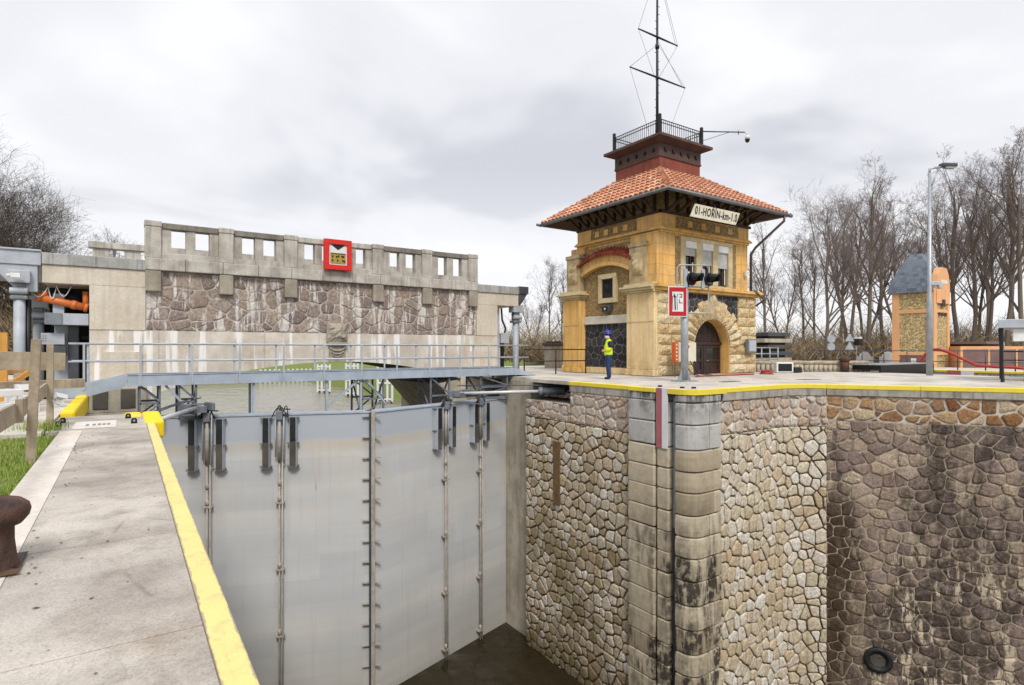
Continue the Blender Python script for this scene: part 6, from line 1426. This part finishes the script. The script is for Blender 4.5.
# ------------------------------------------------------------------ second chamber, far edge, tower, fences
def far_side():
    w = thing('far_lock_wall', 'far wall of the second lock chamber with yellow coping and red-white mark', 'wall', (36.5, 10, -5))
    b = MB(); b.box(36.5, 37.4, -40, 31.95, -13, -.30); build('wall_face', b, 'mortar_stained', w)
    b = MB(); 
    for k in range(24): b.box(36.44, 37.4, -40 + k * 3, -37.01 + k * 3, -.298, -.10)
    build('coping_beam', b, 'coping_beam', w, .01)
    b = MB(); b.box(36.42, 36.8, -40, 31.9, -.097, .03); build('yellow_edge', b, 'yellow_coping', w, .02)
    b = MB(); b.box(36.40, 36.439, 11.9, 12.5, -.5, .02); build('red_mark', b, 'red_gauge', w); b = MB(); b.box(36.40, 36.439, 11.35, 11.89, -.5, .02); build('white_mark', b, 'white_bright', w)
    b = MB(); b.box(30.2, 30.59, -7, 31.9, -13, -.125); tag(build('island_wall', b, 'concrete_old'), 'plain concrete wall of the second chamber under the platform', 'wall')
    b = MB(); b.box(36.81, 60, -40, 31.97, -.6, -.02); struct('far_paving', b, 'platform_concrete')
    t = thing('dark_footway', 'low black steel footway with pale top over the second chamber', 'footway', (33.5, 13.6, 0))
    b = MB(); b.box(30.3, 36.4, 13.2, 14.4, .12, .34); b.box(30.3, 36.4, 13.1, 13.19, -.1, .36); build('beam', b, 'black_paint', t); b = MB(); b.box(30.2, 36.45, 13.12, 14.42, .362, .40); build('deck', b, 'galvanised', t)
    # palisade of round posts with a log rail
    t = thing('palisade', 'low palisade of pale concrete posts under a mossy log rail behind the house', 'palisade', (28, 15.8, 0))
    A, Bv = Vector((25.9, 17.3, 0)), Vector((31.2, 14.1, 0)); n = 26; r = random.Random(5)
    b = MB()
    for k in range(n):
        p = A + (Bv - A) * (k / (n - 1)); b.tube([p, p + Vector((0, 0, .36 + r.uniform(-.03, .03)))], .10, 8)
    split('post', b, 'concrete_old', t)
    b = MB(); b.tube([A + (Bv - A) * (k / 12) + Vector((0, 0, .46 + r.uniform(-.015, .015))) for k in range(13)], .10, 10); build('log_rail', b, 'timber', t)
    b = MB(); p = A + (Bv - A) * .78; b.tube([p + Vector((-.2, -.25, 0)), p + Vector((-.2, -.25, .62))], .2, 14); b.lathe([(.24, .56), (.26, .66), (.2, .74), (.02, .76)], p + Vector((-.2, -.25, 0)), 14); tag(build('mooring_bollard', b, 'rust_iron'), 'dark mooring bollard standing against the palisade', 'bollard')
    # pipe railing and block pile by the right corner of the house
    t = thing('pipe_railing', 'grey pipe railing right of the house, in front of stacked slabs', 'railing', (26.8, 17.6, 0))
    for k in range(4): b = MB(); x = 27.0 + k * .75; b.tube([(x, 17.75 - k * .0, 0), (x, 17.75, 1.25)], .03, 8); build('post', b, 'galvanised', t)
    b = MB(); [b.tube([(27.0, 17.75, z), (29.25, 17.75, z)], .025, 8) for z in (.3, .6, .9, 1.22)]; build('rail', b, 'galvanised', t)
    r = random.Random(8)
    t = thing('slab_stack', 'stack of grey slabs and bundled pipes behind the pipe railing', 'stack', (30.9, 19.2, 0))
    for k in range(6): b = MB(); b.cbox((30.9 + r.uniform(-.15, .15), 19.2, .18 + k * .36), (2.4 + r.uniform(-.3, .2), 1.2, .22), Matrix.Rotation(r.uniform(-.06, .06), 3, 'Z')); build('slab', b, ('concrete_dark', 'concrete_old', 'steel_dark')[k % 3], t, .02)
    for k in range(6): b = MB(); b.box(30.1, 31.7, 18.8, 19.6, .06 + k * .36 - .36 if k else 0.0, .07 + k * .36) ; split('spacer', b, 'concrete_dark', t)
    # brick-base transformer tower
    t = thing('transformer_tower', 'slim peach and pebble-dashed transformer tower with blue-grey slate roof', 'tower', (43.2, 16.3, 0))
    X0, X1, Y0, Y1, ZE = 42.0, 44.4, 15.1, 17.5, 4.95
    b = MB(); b.box(X0 + .06, X1 - .06, Y0 + .06, Y1 - .06, -.1, ZE + .03); build('wall', b, 'pebble_tan', t)
    b = MB()
    for x0, x1 in ((X0, X0 + .42), (X1 - .34, X1)):
        for y0, y1 in ((Y0, Y0 + .42), (Y1 - .42, Y1)): b.box(x0, x1, y0, y1, -.1, ZE)
    b.box(X0 + .015, X1 - .01, Y0 + .015, Y1 - .01, 3.45, 3.68); b.box(X0 + .012, X1 - .012, Y0 + .012, Y1 - .012, .75, .95); split('corner_strip', b, 'peach_plaster', t, .01)
    b = MB(); b.box(X0 + .03, X0 + .4, Y0 + .5, Y1 - .5, -.05, .74); d = build('door', b, 'purple_brown', t, .01); b = MB(); b.box(X0 + .01, X0 + .03, Y0 + 1.0, Y0 + 1.3, .2, .55); build('notice', b, 'white_bright', d)
    b = MB(); b.prism([(X0 + .25, ZE - .9), (X1 - .15, ZE - .9), (X1 - .15, ZE + .3), (X1 - .35, ZE + .95), (X1 - .65, ZE + 1.38), (X0 + .85, ZE + 1.38), (X0 + .5, ZE + .95), (X0 + .25, ZE + .3)], lambda x, z: (x, Y0 - .06, z), lambda x, z: (x, Y0 + .3, z)); build('gable', b, 'peach_plaster', t, .01)
    b = MB(); b.box(X0 + 1.0, X0 + 1.5, Y0 - .08, Y0 - .061, 3.85, 4.3); build('hatch', b, 'black_paint', t, .01)
    b = MB(); 
    for k in range(3): b.box(X0 + .75 + k * .45, X0 + .95 + k * .45, Y0 - .03, Y0 + .02, 3.25, 3.48)
    build('vent', b, 'rust_plate', t)
    b = MB(); b.box(X0 + .8, X1 - .6, Y0 - .075, Y0 - .062, ZE + .35, ZE + .6); build('plaque', b, 'cream_board', t)
    # slates laid on a curved mansard
    s = MB(); r = random.Random(12); cx, cy = (X0 + X1) / 2, (Y0 + Y1) / 2 + .16
    prof = [(1.3, ZE - .12), (1.2, ZE + .3), (1.06, ZE + .75), (.88, ZE + 1.25), (.62, ZE + 1.85), (.3, ZE + 2.4)]
    for (h0, z0), (h1, z1) in zip(prof, prof[1:]):
        for face in range(4):
            for sub in range(3):
                f0, f1 = sub / 3, (sub + 1) / 3; ha, hb = h0 + (h1 - h0) * f0, h0 + (h1 - h0) * f1; za_, zb_ = z0 + (z1 - z0) * f0, z0 + (z1 - z0) * f1; n = max(2, int(ha * 2 / .26))
                for i in range(n):
                    u0, u1 = -1 + 2 * i / n, -1 + 2 * (i + .96) / n; lift = .025
                    q = [(u0 * ha, -ha - lift, za_ - .05), (u1 * ha, -ha - lift, za_ - .05), (u1 * hb, -hb, zb_), (u0 * hb, -hb, zb_)]
                    a = face * pi / 2; s.add([(cx + x * cos(a) - y * sin(a), cy + x * sin(a) + y * cos(a), z) for x, y, z in q], [(0, 1, 2, 3)], r.random())
    for (h0, z0), (h1, z1) in zip(prof, prof[1:]): s.add([(cx + sx * h * .985, cy + sy * h * .985, z) for h, z in ((h0, z0), (h1, z1)) for sx, sy in ((-1, -1), (1, -1), (1, 1), (-1, 1))], [(i, (i + 1) % 4, 4 + (i + 1) % 4, 4 + i) for i in range(4)], .5)
    s.box(cx - .3, cx + .3, cy - .3, cy + .3, ZE + 2.38, ZE + 2.42); build('roof', s, 'slate', t)
    # garage wall and shed roof by the tower
    t = thing('garage_front', 'low purple-brown garage doors in a peach frame beside the slim tower', 'garage', (46, 13, 0))
    A, Bq = Vector((43.4, 14.2, 0)), Vector((46.6, 10.9, 0)); d = (Bq - A).normalized(); nn = Vector((d.y, -d.x, 0)); LL = (Bq - A).length
    G = lambda a, o_, z: tuple(A + d * a + nn * o_ + Vector((0, 0, z)))
    b = MB(); b.prism([(0, -.05), (LL, -.05), (LL, 1.32), (0, 1.32)], lambda a, z: G(a, 0, z), lambda a, z: G(a, -1.5, z)); build('frame', b, 'peach_plaster', t)
    for k in range(3): b = MB(); b.prism([(.15 + k * 1.48, 0), (1.5 + k * 1.48, 0), (1.5 + k * 1.48, 1.12), (.15 + k * 1.48, 1.12)], lambda a, z: G(a, .03, z), lambda a, z: G(a, .001, z)); build('door', b, 'purple_brown', t)
    b = MB(); b.prism([(3.5, .5), (3.9, .5), (3.9, .8), (3.5, .8)], lambda a, z: G(a, .05, z), lambda a, z: G(a, .031, z)); build('notice', b, 'white_bright', t)
    t = thing('shed', 'brown flat-roofed shed behind the garage doors', 'shed', (52, 16, 0)); b = MB(); b.box(50.5, 53.5, 15.2, 18, 0, 1.5); build('wall', b, 'dark_timber', t); b = MB(); b.box(50.2, 53.8, 14.9, 18.3, 1.505, 1.7); build('roof', b, 'purple_brown', t)
    # dark railing along the far edge, red hose draped over it
    t = thing('dark_railing', 'thin dark railing along the far side in front of the slim tower', 'railing', (38, 14, 0))
    b = MB()
    for zz in (.45, 1.05): b.tube([(37.6, 21.0, zz), (37.8, 7.5, zz)], .022, 6)
    build('rail', b, 'steel_dark', t)
    for k in range(12): b = MB(); y = 21 - k * 1.22; b.tube([(37.6 + .015 * k, y, -.02), (37.6 + .015 * k, y, 1.08)], .03, 6); build('post', b, 'steel_dark', t)
    b = MB(); pts = []
    for f, z in ((0, .02), (.06, .25), (.12, .8), (.17, 1.1), (.24, 1.14), (.34, .95), (.45, .6), (.56, .28), (.7, .22), (.85, .2), (1, .12)): pts.append((37.5 + .15 * f, 14.6 - 5.4 * f, z))
    b.tube(pts, .075, 8); tag(build('red_hose', b, 'red_hose'), 'thick red hose arching over the dark railing behind the street lamp', 'hose')
    # boats or fairground-like low white panels with wavy tops
    for k, (x, y) in enumerate(((44.0, 20.6), (45.2, 19.6))):
        b = MB(); top = [(a, .62 + .34 * max(0, 1 - ((a - .9) / .55) ** 2) ** .5 if abs(a - .9) < .55 else .62) for a in [i * .1 for i in range(19)]]
        b.prism([(0, 0)] + [(1.8, 0)] + list(reversed(top)), lambda a, z: (x + .83 * a * .65, y - .56 * a * .65, z), lambda a, z: (x + .06 + .83 * a * .65, y + .08 - .56 * a * .65, z)); tag(build('wavy_panel', b, 'white_bright'), ('white panel with wavy top beyond the second chamber, farther from the slim tower', 'white panel with wavy top beyond the second chamber, nearer the slim tower')[k], 'panel', 'white wavy panels')
    # navigation signs on thin posts among the trees
    def disc(x, y, lab, tri):
        t = thing('traffic_sign', lab, 'sign', (x, y, 0)); b = MB(); b.tube([(x, y, 0), (x, y, 2.2)], .03, 8); build('post', b, 'galvanised', t)
        u = Vector((.83, -.55, 0)); nn = Vector((-.55, -.83, 0)); 
        for zc in ((1.95, 1.32) if not tri else (2.0, 1.35)):
            b = MB(); sh = [(.31 * cos(2 * pi * k / 20), .31 * sin(2 * pi * k / 20)) for k in range(20)] if not tri else [(-.36, -.25), (.36, -.25), (.05, .33), (-.05, .33)]
            b.prism(sh, lambda a, c: tuple(Vector((x, y, zc + c)) + u * a + nn * .05), lambda a, c: tuple(Vector((x, y, zc + c)) + u * a + nn * .08)); build('plate', b, 'steel_light', t)
    disc(45.8, 23.4, 'two round grey sign backs on one post in front of the large tree', False); disc(47.0, 22.6, 'two triangular grey sign backs on one post right of the round ones', True)
    t = thing('lane_signal', 'small black lane signal with white cap beside the triangular signs', 'signal', (47.6, 22.35, 0)); b = MB(); b.tube([(47.6, 22.35, 0), (47.6, 22.35, 1.9)], .04, 8); build('post', b, 'galvanised', t); b = MB(); b.box(47.5, 48.1, 22.1, 22.5, 1.45, 1.95); build('housing', b, 'black_paint', t, .03); b = MB(); b.box(47.5, 48.0, 22.1, 22.5, 1.953, 2.1); build('cap', b, 'white_bright', t)
    # black railing and parts between bridge and house
    t = thing('black_railing', 'black pipe railing between the footbridge end and the lock house', 'railing', (16, 20.6, 0))
    A, Bv = Vector((14.75, 20.95, 0)), Vector((18.05, 20.6, 0))
    for k in range(3): b = MB(); p = A + (Bv - A) * k / 2; b.tube([p, p + Vector((0, 0, 1.15))], .03, 8); build('post', b, 'black_paint', t)
    b = MB(); [b.tube([A + Vector((0, 0, z)), Bv + Vector((0, 0, z))], .025, 8) for z in (.6, 1.13)]; build('rail', b, 'black_paint', t)
    t = thing('stone_pillar', 'old stone gate pillar with flat cap behind the black railing', 'pillar', (21.6, 27.6, 0)); b = MB(); b.box(21.2, 22.0, 27.2, 28.0, -.2, 1.35); build('shaft', b, 'concrete_old', t, .05); b = MB(); b.box(21.1, 22.1, 27.1, 28.1, 1.353, 1.52); b.box(21.25, 21.95, 27.25, 27.95, 1.523, 1.62); build('cap', b, 'concrete_dark', t, .04)
    # white mooring dolphins on the far bank of the canal downstream
    k = 0
    for x, y, w, h, lab in ((43, 152, 3.4, 7.5, 'white slatted mooring dolphin nearest the left among those seen under the bridge'), (45.5, 137, 3.0, 8, 'white slatted mooring dolphin second from the left under the bridge'), (46, 117, 3.2, 8.5, 'tall white slatted mooring dolphin near the middle of the gate'), (46.5, 100, 3.2, 7.6, 'white slatted mooring dolphin nearest the bridge haunch')):
        t = thing('mooring_dolphin', lab, 'dolphin', (x, y, WZ), 0, 'white mooring dolphins'); b = MB(); dx, dy = .75, -.66
        for i in range(4): s = (i / 3 - .5) * w; b.bar((x + dx * s, y + dy * s, WZ + .3), (x + dx * s, y + dy * s, WZ + h), .42, .3)
        split('plank', b, 'white_bright', t); b = MB()
        for zz in (.8, h * .5, h - .6): b.bar((x - dx * w * .55, y - dy * w * .55, WZ + zz), (x + dx * w * .55, y + dy * w * .55, WZ + zz), .3, .35)
        split('crosspiece', b, 'white_bright', t); b = MB()
        for i in range(3): s = (i / 2 - .5) * w * .8; b.tube([(x + dx * s + .3, y + dy * s + .3, WZ - 3), (x + dx * s + .3, y + dy * s + .3, WZ + 1.2)], .22, 8)
        split('pile', b, 'rust_iron', t)
    t = thing('landing_fence', 'long low white landing fence at the far water edge seen under the arch', 'fence', (48, 209, WZ)); b = MB()
    for i in range(14): b.bar((38 + i * 1.5, 209, WZ - 1), (38 + i * 1.5, 209, WZ + 4.6), .55, .4)
    build('post', b, 'white_bright', t); b = MB(); b.box(37.5, 58.5, 208.7, 208.9, WZ + 2.6, WZ + 3.3); b.box(37.5, 58.5, 208.7, 208.9, WZ + 1, WZ + 1.6); build('rail', b, 'white_bright', t)
far_side()

# ------------------------------------------------------------------ bare trees
def make_tree(name, label, seed, Ht, spread, first, twig, lean=0, fork=2, dens=1., up=.35, group='bare trees in the background', crown_t='crown'):
    r = random.Random(seed); tr = MB(); cr = MB()
    def grow(p, d, L, rad, lev, maxlev, nseg, n):
        pts = [p]; rs = [rad]; dd = d.copy(); kids = []
        for k in range(nseg):
            wob = Vector((r.gauss(0, 1), r.gauss(0, 1), r.gauss(0, 1))) * (.16 if lev else .05)
            dd = (dd + wob + Vector((0, 0, (up if lev else .05) * .35))).normalized()
            p = p + dd * (L / nseg); pts.append(p); rs.append(max(rad * (1 - (.55 if lev == 0 else .8) * (k + 1) / nseg), .005)); kids.append((p.copy(), dd.copy(), rs[-1], (k + 1) / nseg))
        (tr if lev <= 1 else cr).tube(pts, rs, n, lev == 0, 0, True)
        if lev >= maxlev: return
        cnt = (int(13 * dens), int(7 * dens), int(7 * dens), int(5 * dens), 3)[lev]
        for c in range(cnt):
            f = r.uniform(first, 1) if lev == 0 else r.uniform(.22, 1)
            i = min(nseg - 1, int(f * nseg)); base, bd, br, _ = kids[i]
            q = (kids[i - 1][0] if i else pts[0]).lerp(base, f * nseg - i)
            az = r.uniform(0, 2 * pi); el = (.45, .75, .8, .85, .9)[lev] * r.uniform(.7, 1.4)
            a = bd.orthogonal().normalized(); b2 = bd.cross(a); nd = (bd * cos(el) + (a * cos(az) + b2 * sin(az)) * sin(el)).normalized()
            l2 = L * ((.62, .52, .52, .5, .5)[lev]) * (1.15 - .55 * f if lev == 0 else 1.1 - .4 * f) * spread * r.uniform(.7, 1.2)
            grow(q, nd, l2, max(br * r.uniform(.5, .72), .009), lev + 1, maxlev, (0, 5, 4, 3, 2)[lev + 1], (0, 5, 3, 3, 3)[lev + 1])
    if fork > 1:
        for k in range(fork):
            a = 2 * pi * k / fork + r.uniform(-.5, .5); grow(Vector((0, 0, -.1)), Vector((cos(a) * .16 + lean, sin(a) * .16, 1)).normalized(), Ht * r.uniform(.8, .95), Ht * .0115, 0, 4, 8, 8)
    else: grow(Vector((0, 0, -.1)), Vector((lean, 0, 1)).normalized(), Ht * .93, Ht * .0135, 0, 4, 9, 9)
    o = bpy.data.objects.new(name, None); COL.objects.link(o); tag(o, label, 'tree', group); OFF[o.as_pointer()] = Matrix()
    build('trunk', tr, 'bark', o, fixn=False); c = build(crown_t, cr, twig, o, fixn=False)
    return o
def trees():
    protos = [make_tree('bare_tree', '', 101, 15, .95, .30, 'twig', 0, 1), make_tree('bare_tree', '', 102, 15, .85, .35, 'twig', .08, 2), make_tree('bare_tree', '', 103, 16, .75, .4, 'twig', -.06, 1),
              make_tree('bare_tree', '', 104, 14.5, 1.1, .16, 'twig', .02, 1, 1.05), make_tree('bare_tree', '', 105, 13, 1.25, .12, 'twig_brown', .05, 3, 1.0, .3)]
    used = [False] * 5
    def put(k, px, D, s, rz, lab, z=-.05):
        a = (px - 512) / 575; S, Cc = .5582, .8297; x, y = D * (a * Cc + S), D * (Cc - a * S)
        if used[k]: o = dup(protos[k], (x, y, z), rz, s, lab)
        else: o = protos[k]; used[k] = True; o.location = (x, y, z); o.rotation_euler = (0, 0, rz); o.scale = (s,) * 3; o['label'] = lab
    R = [(2, 766, 44, .60, 0, 'slender bare tree just right of the lock house'), (3, 826, 48, .80, .6, 'stout bare tree with low crooked limbs behind the round signs'),
         (0, 802, 64, .78, 2, 'thin bare tree left of the stout tree, farther back'), (1, 850, 56, 1.05, 1, 'forked bare tree right of the stout tree'), (2, 868, 50, .92, 3, 'straight bare tree left of the slim tower'),
         (0, 884, 60, 1.0, 4, 'tall bare tree rising directly behind the slim tower roof, left side'), (1, 906, 66, 1.1, 2.2, 'forked bare tree behind the slim tower'), (2, 958, 54, 1.02, 5, 'straight bare tree just right of the slim tower'),
         (0, 972, 50, .95, 1.3, 'tall bare tree above the garage doors'), (1, 988, 56, 1.12, .3, 'forked bare tree above the shed'), (2, 1006, 48, .98, 1.7, 'straight bare tree left of the notice shelter'), (0, 1024, 46, .98, 3.3, 'bare tree behind the notice shelter'),
         (0, 1076, 46, 1.05, 2.1, 'large bare tree reaching in at the right edge'), (1, 930, 70, 1.1, 4.4, 'distant forked bare tree above the slate roof'), (2, 840, 70, 1.0, 2.7, 'distant straight bare tree between the signs'), (0, 1042, 62, 1.2, .9, 'distant bare tree at the right edge'),
         (0, 548, 66, .62, 1.1, 'small bare tree between the bridge and the lock house, nearest the house'), (1, 536, 78, .56, 2.5, 'small forked bare tree between the bridge and the lock house, farther back'), (2, 562, 60, .52, 4, 'thin bare tree at the left edge of the lock house'),
         (4, -8, 38, .76, .4, 'broad brown bare tree at the far left edge'), (4, 26, 46, .6, 2.4, 'broad brown bare tree behind the left lifting column'), (4, -52, 38, .95, 4.1, 'broad brown bare tree beyond the left edge of the road ramp'), (4, 58, 52, .54, 5.2, 'brown bare tree behind the left abutment'), (0, 108, 60, .72, 1, 'small bare tree behind the far parapet'), (3, 20, 58, .62, 1.9, 'dark bare tree farther back at the left edge')]
    R += [(1, 786, 72, .82, 1.9, 'distant forked bare tree just right of the drain pipe'), (0, 816, 74, .86, 3.9, 'distant bare tree left of the round signs'), (1, 862, 76, 1.15, 5.1, 'distant forked bare tree above the triangular signs'), (2, 896, 78, 1.1, .2, 'distant straight bare tree left of the slate roof'), (0, 944, 74, 1.2, 2.9, 'distant bare tree right of the slate roof'), (1, 978, 76, 1.25, 3.6, 'distant forked bare tree above the shed roof'), (2, 1016, 70, 1.2, 4.6, 'distant straight bare tree above the notice shelter')]
    for k, px, D, s, rz, lab in R: put(k, px, D, s, rz, lab)
    def brush(nm, arcs, n, label, mt='brush'):
        r = random.Random(hash(nm) % 1000 if False else len(nm)); mb = MB()
        for (p0, p1, D0, D1, h) in arcs:
            for i in range(n):
                px = r.uniform(p0, p1); D = r.uniform(D0, D1); a = (px - 512) / 575; x, y = D * (a * .8297 + .5582), D * (.8297 - a * .5582)
                hh = h * (.2 + .8 * r.random() ** 1.6) * (.75 + .5 * mnoise.noise(Vector((x * .16, y * .16, 3)))); q = Vector((x, y, -.2 + (hh * .45 * r.random()))); d = Vector((r.gauss(0, .45), r.gauss(0, .45), 1)).normalized(); t = r.random(); w = r.uniform(.015, .06)
                pts = [q]; 
                for k in range(3): d = (d + Vector((r.gauss(0, .3), r.gauss(0, .3), -.08 * k))).normalized(); q = q + d * hh * .3; pts.append(q)
                sd = d.orthogonal().normalized() * w; vs = []
                for k, p in enumerate(pts): vs += [p - sd * (1 - k / 3.4), p + sd * (1 - k / 3.4)]
                mb.add(vs, [(2 * k, 2 * k + 1, 2 * k + 3, 2 * k + 2) for k in range(3)], t)
        tag(build(nm, mb, mt, fixn=False), label, 'undergrowth', kind='stuff')
    brush('undergrowth', [(748, 1060, 56, 74, 7.0), (748, 1060, 48, 56, 3.2)], 11000, 'brown leafless undergrowth under the trees on the right')
    brush('undergrowth', [(500, 600, 55, 75, 6.0)], 5500, 'brown leafless undergrowth between the bridge and the lock house')
    brush('undergrowth', [(-60, 75, 38, 50, 8.5), (-60, 60, 32, 38, 4.5)], 9000, 'dense brown undergrowth behind the lifting columns on the left')
trees()
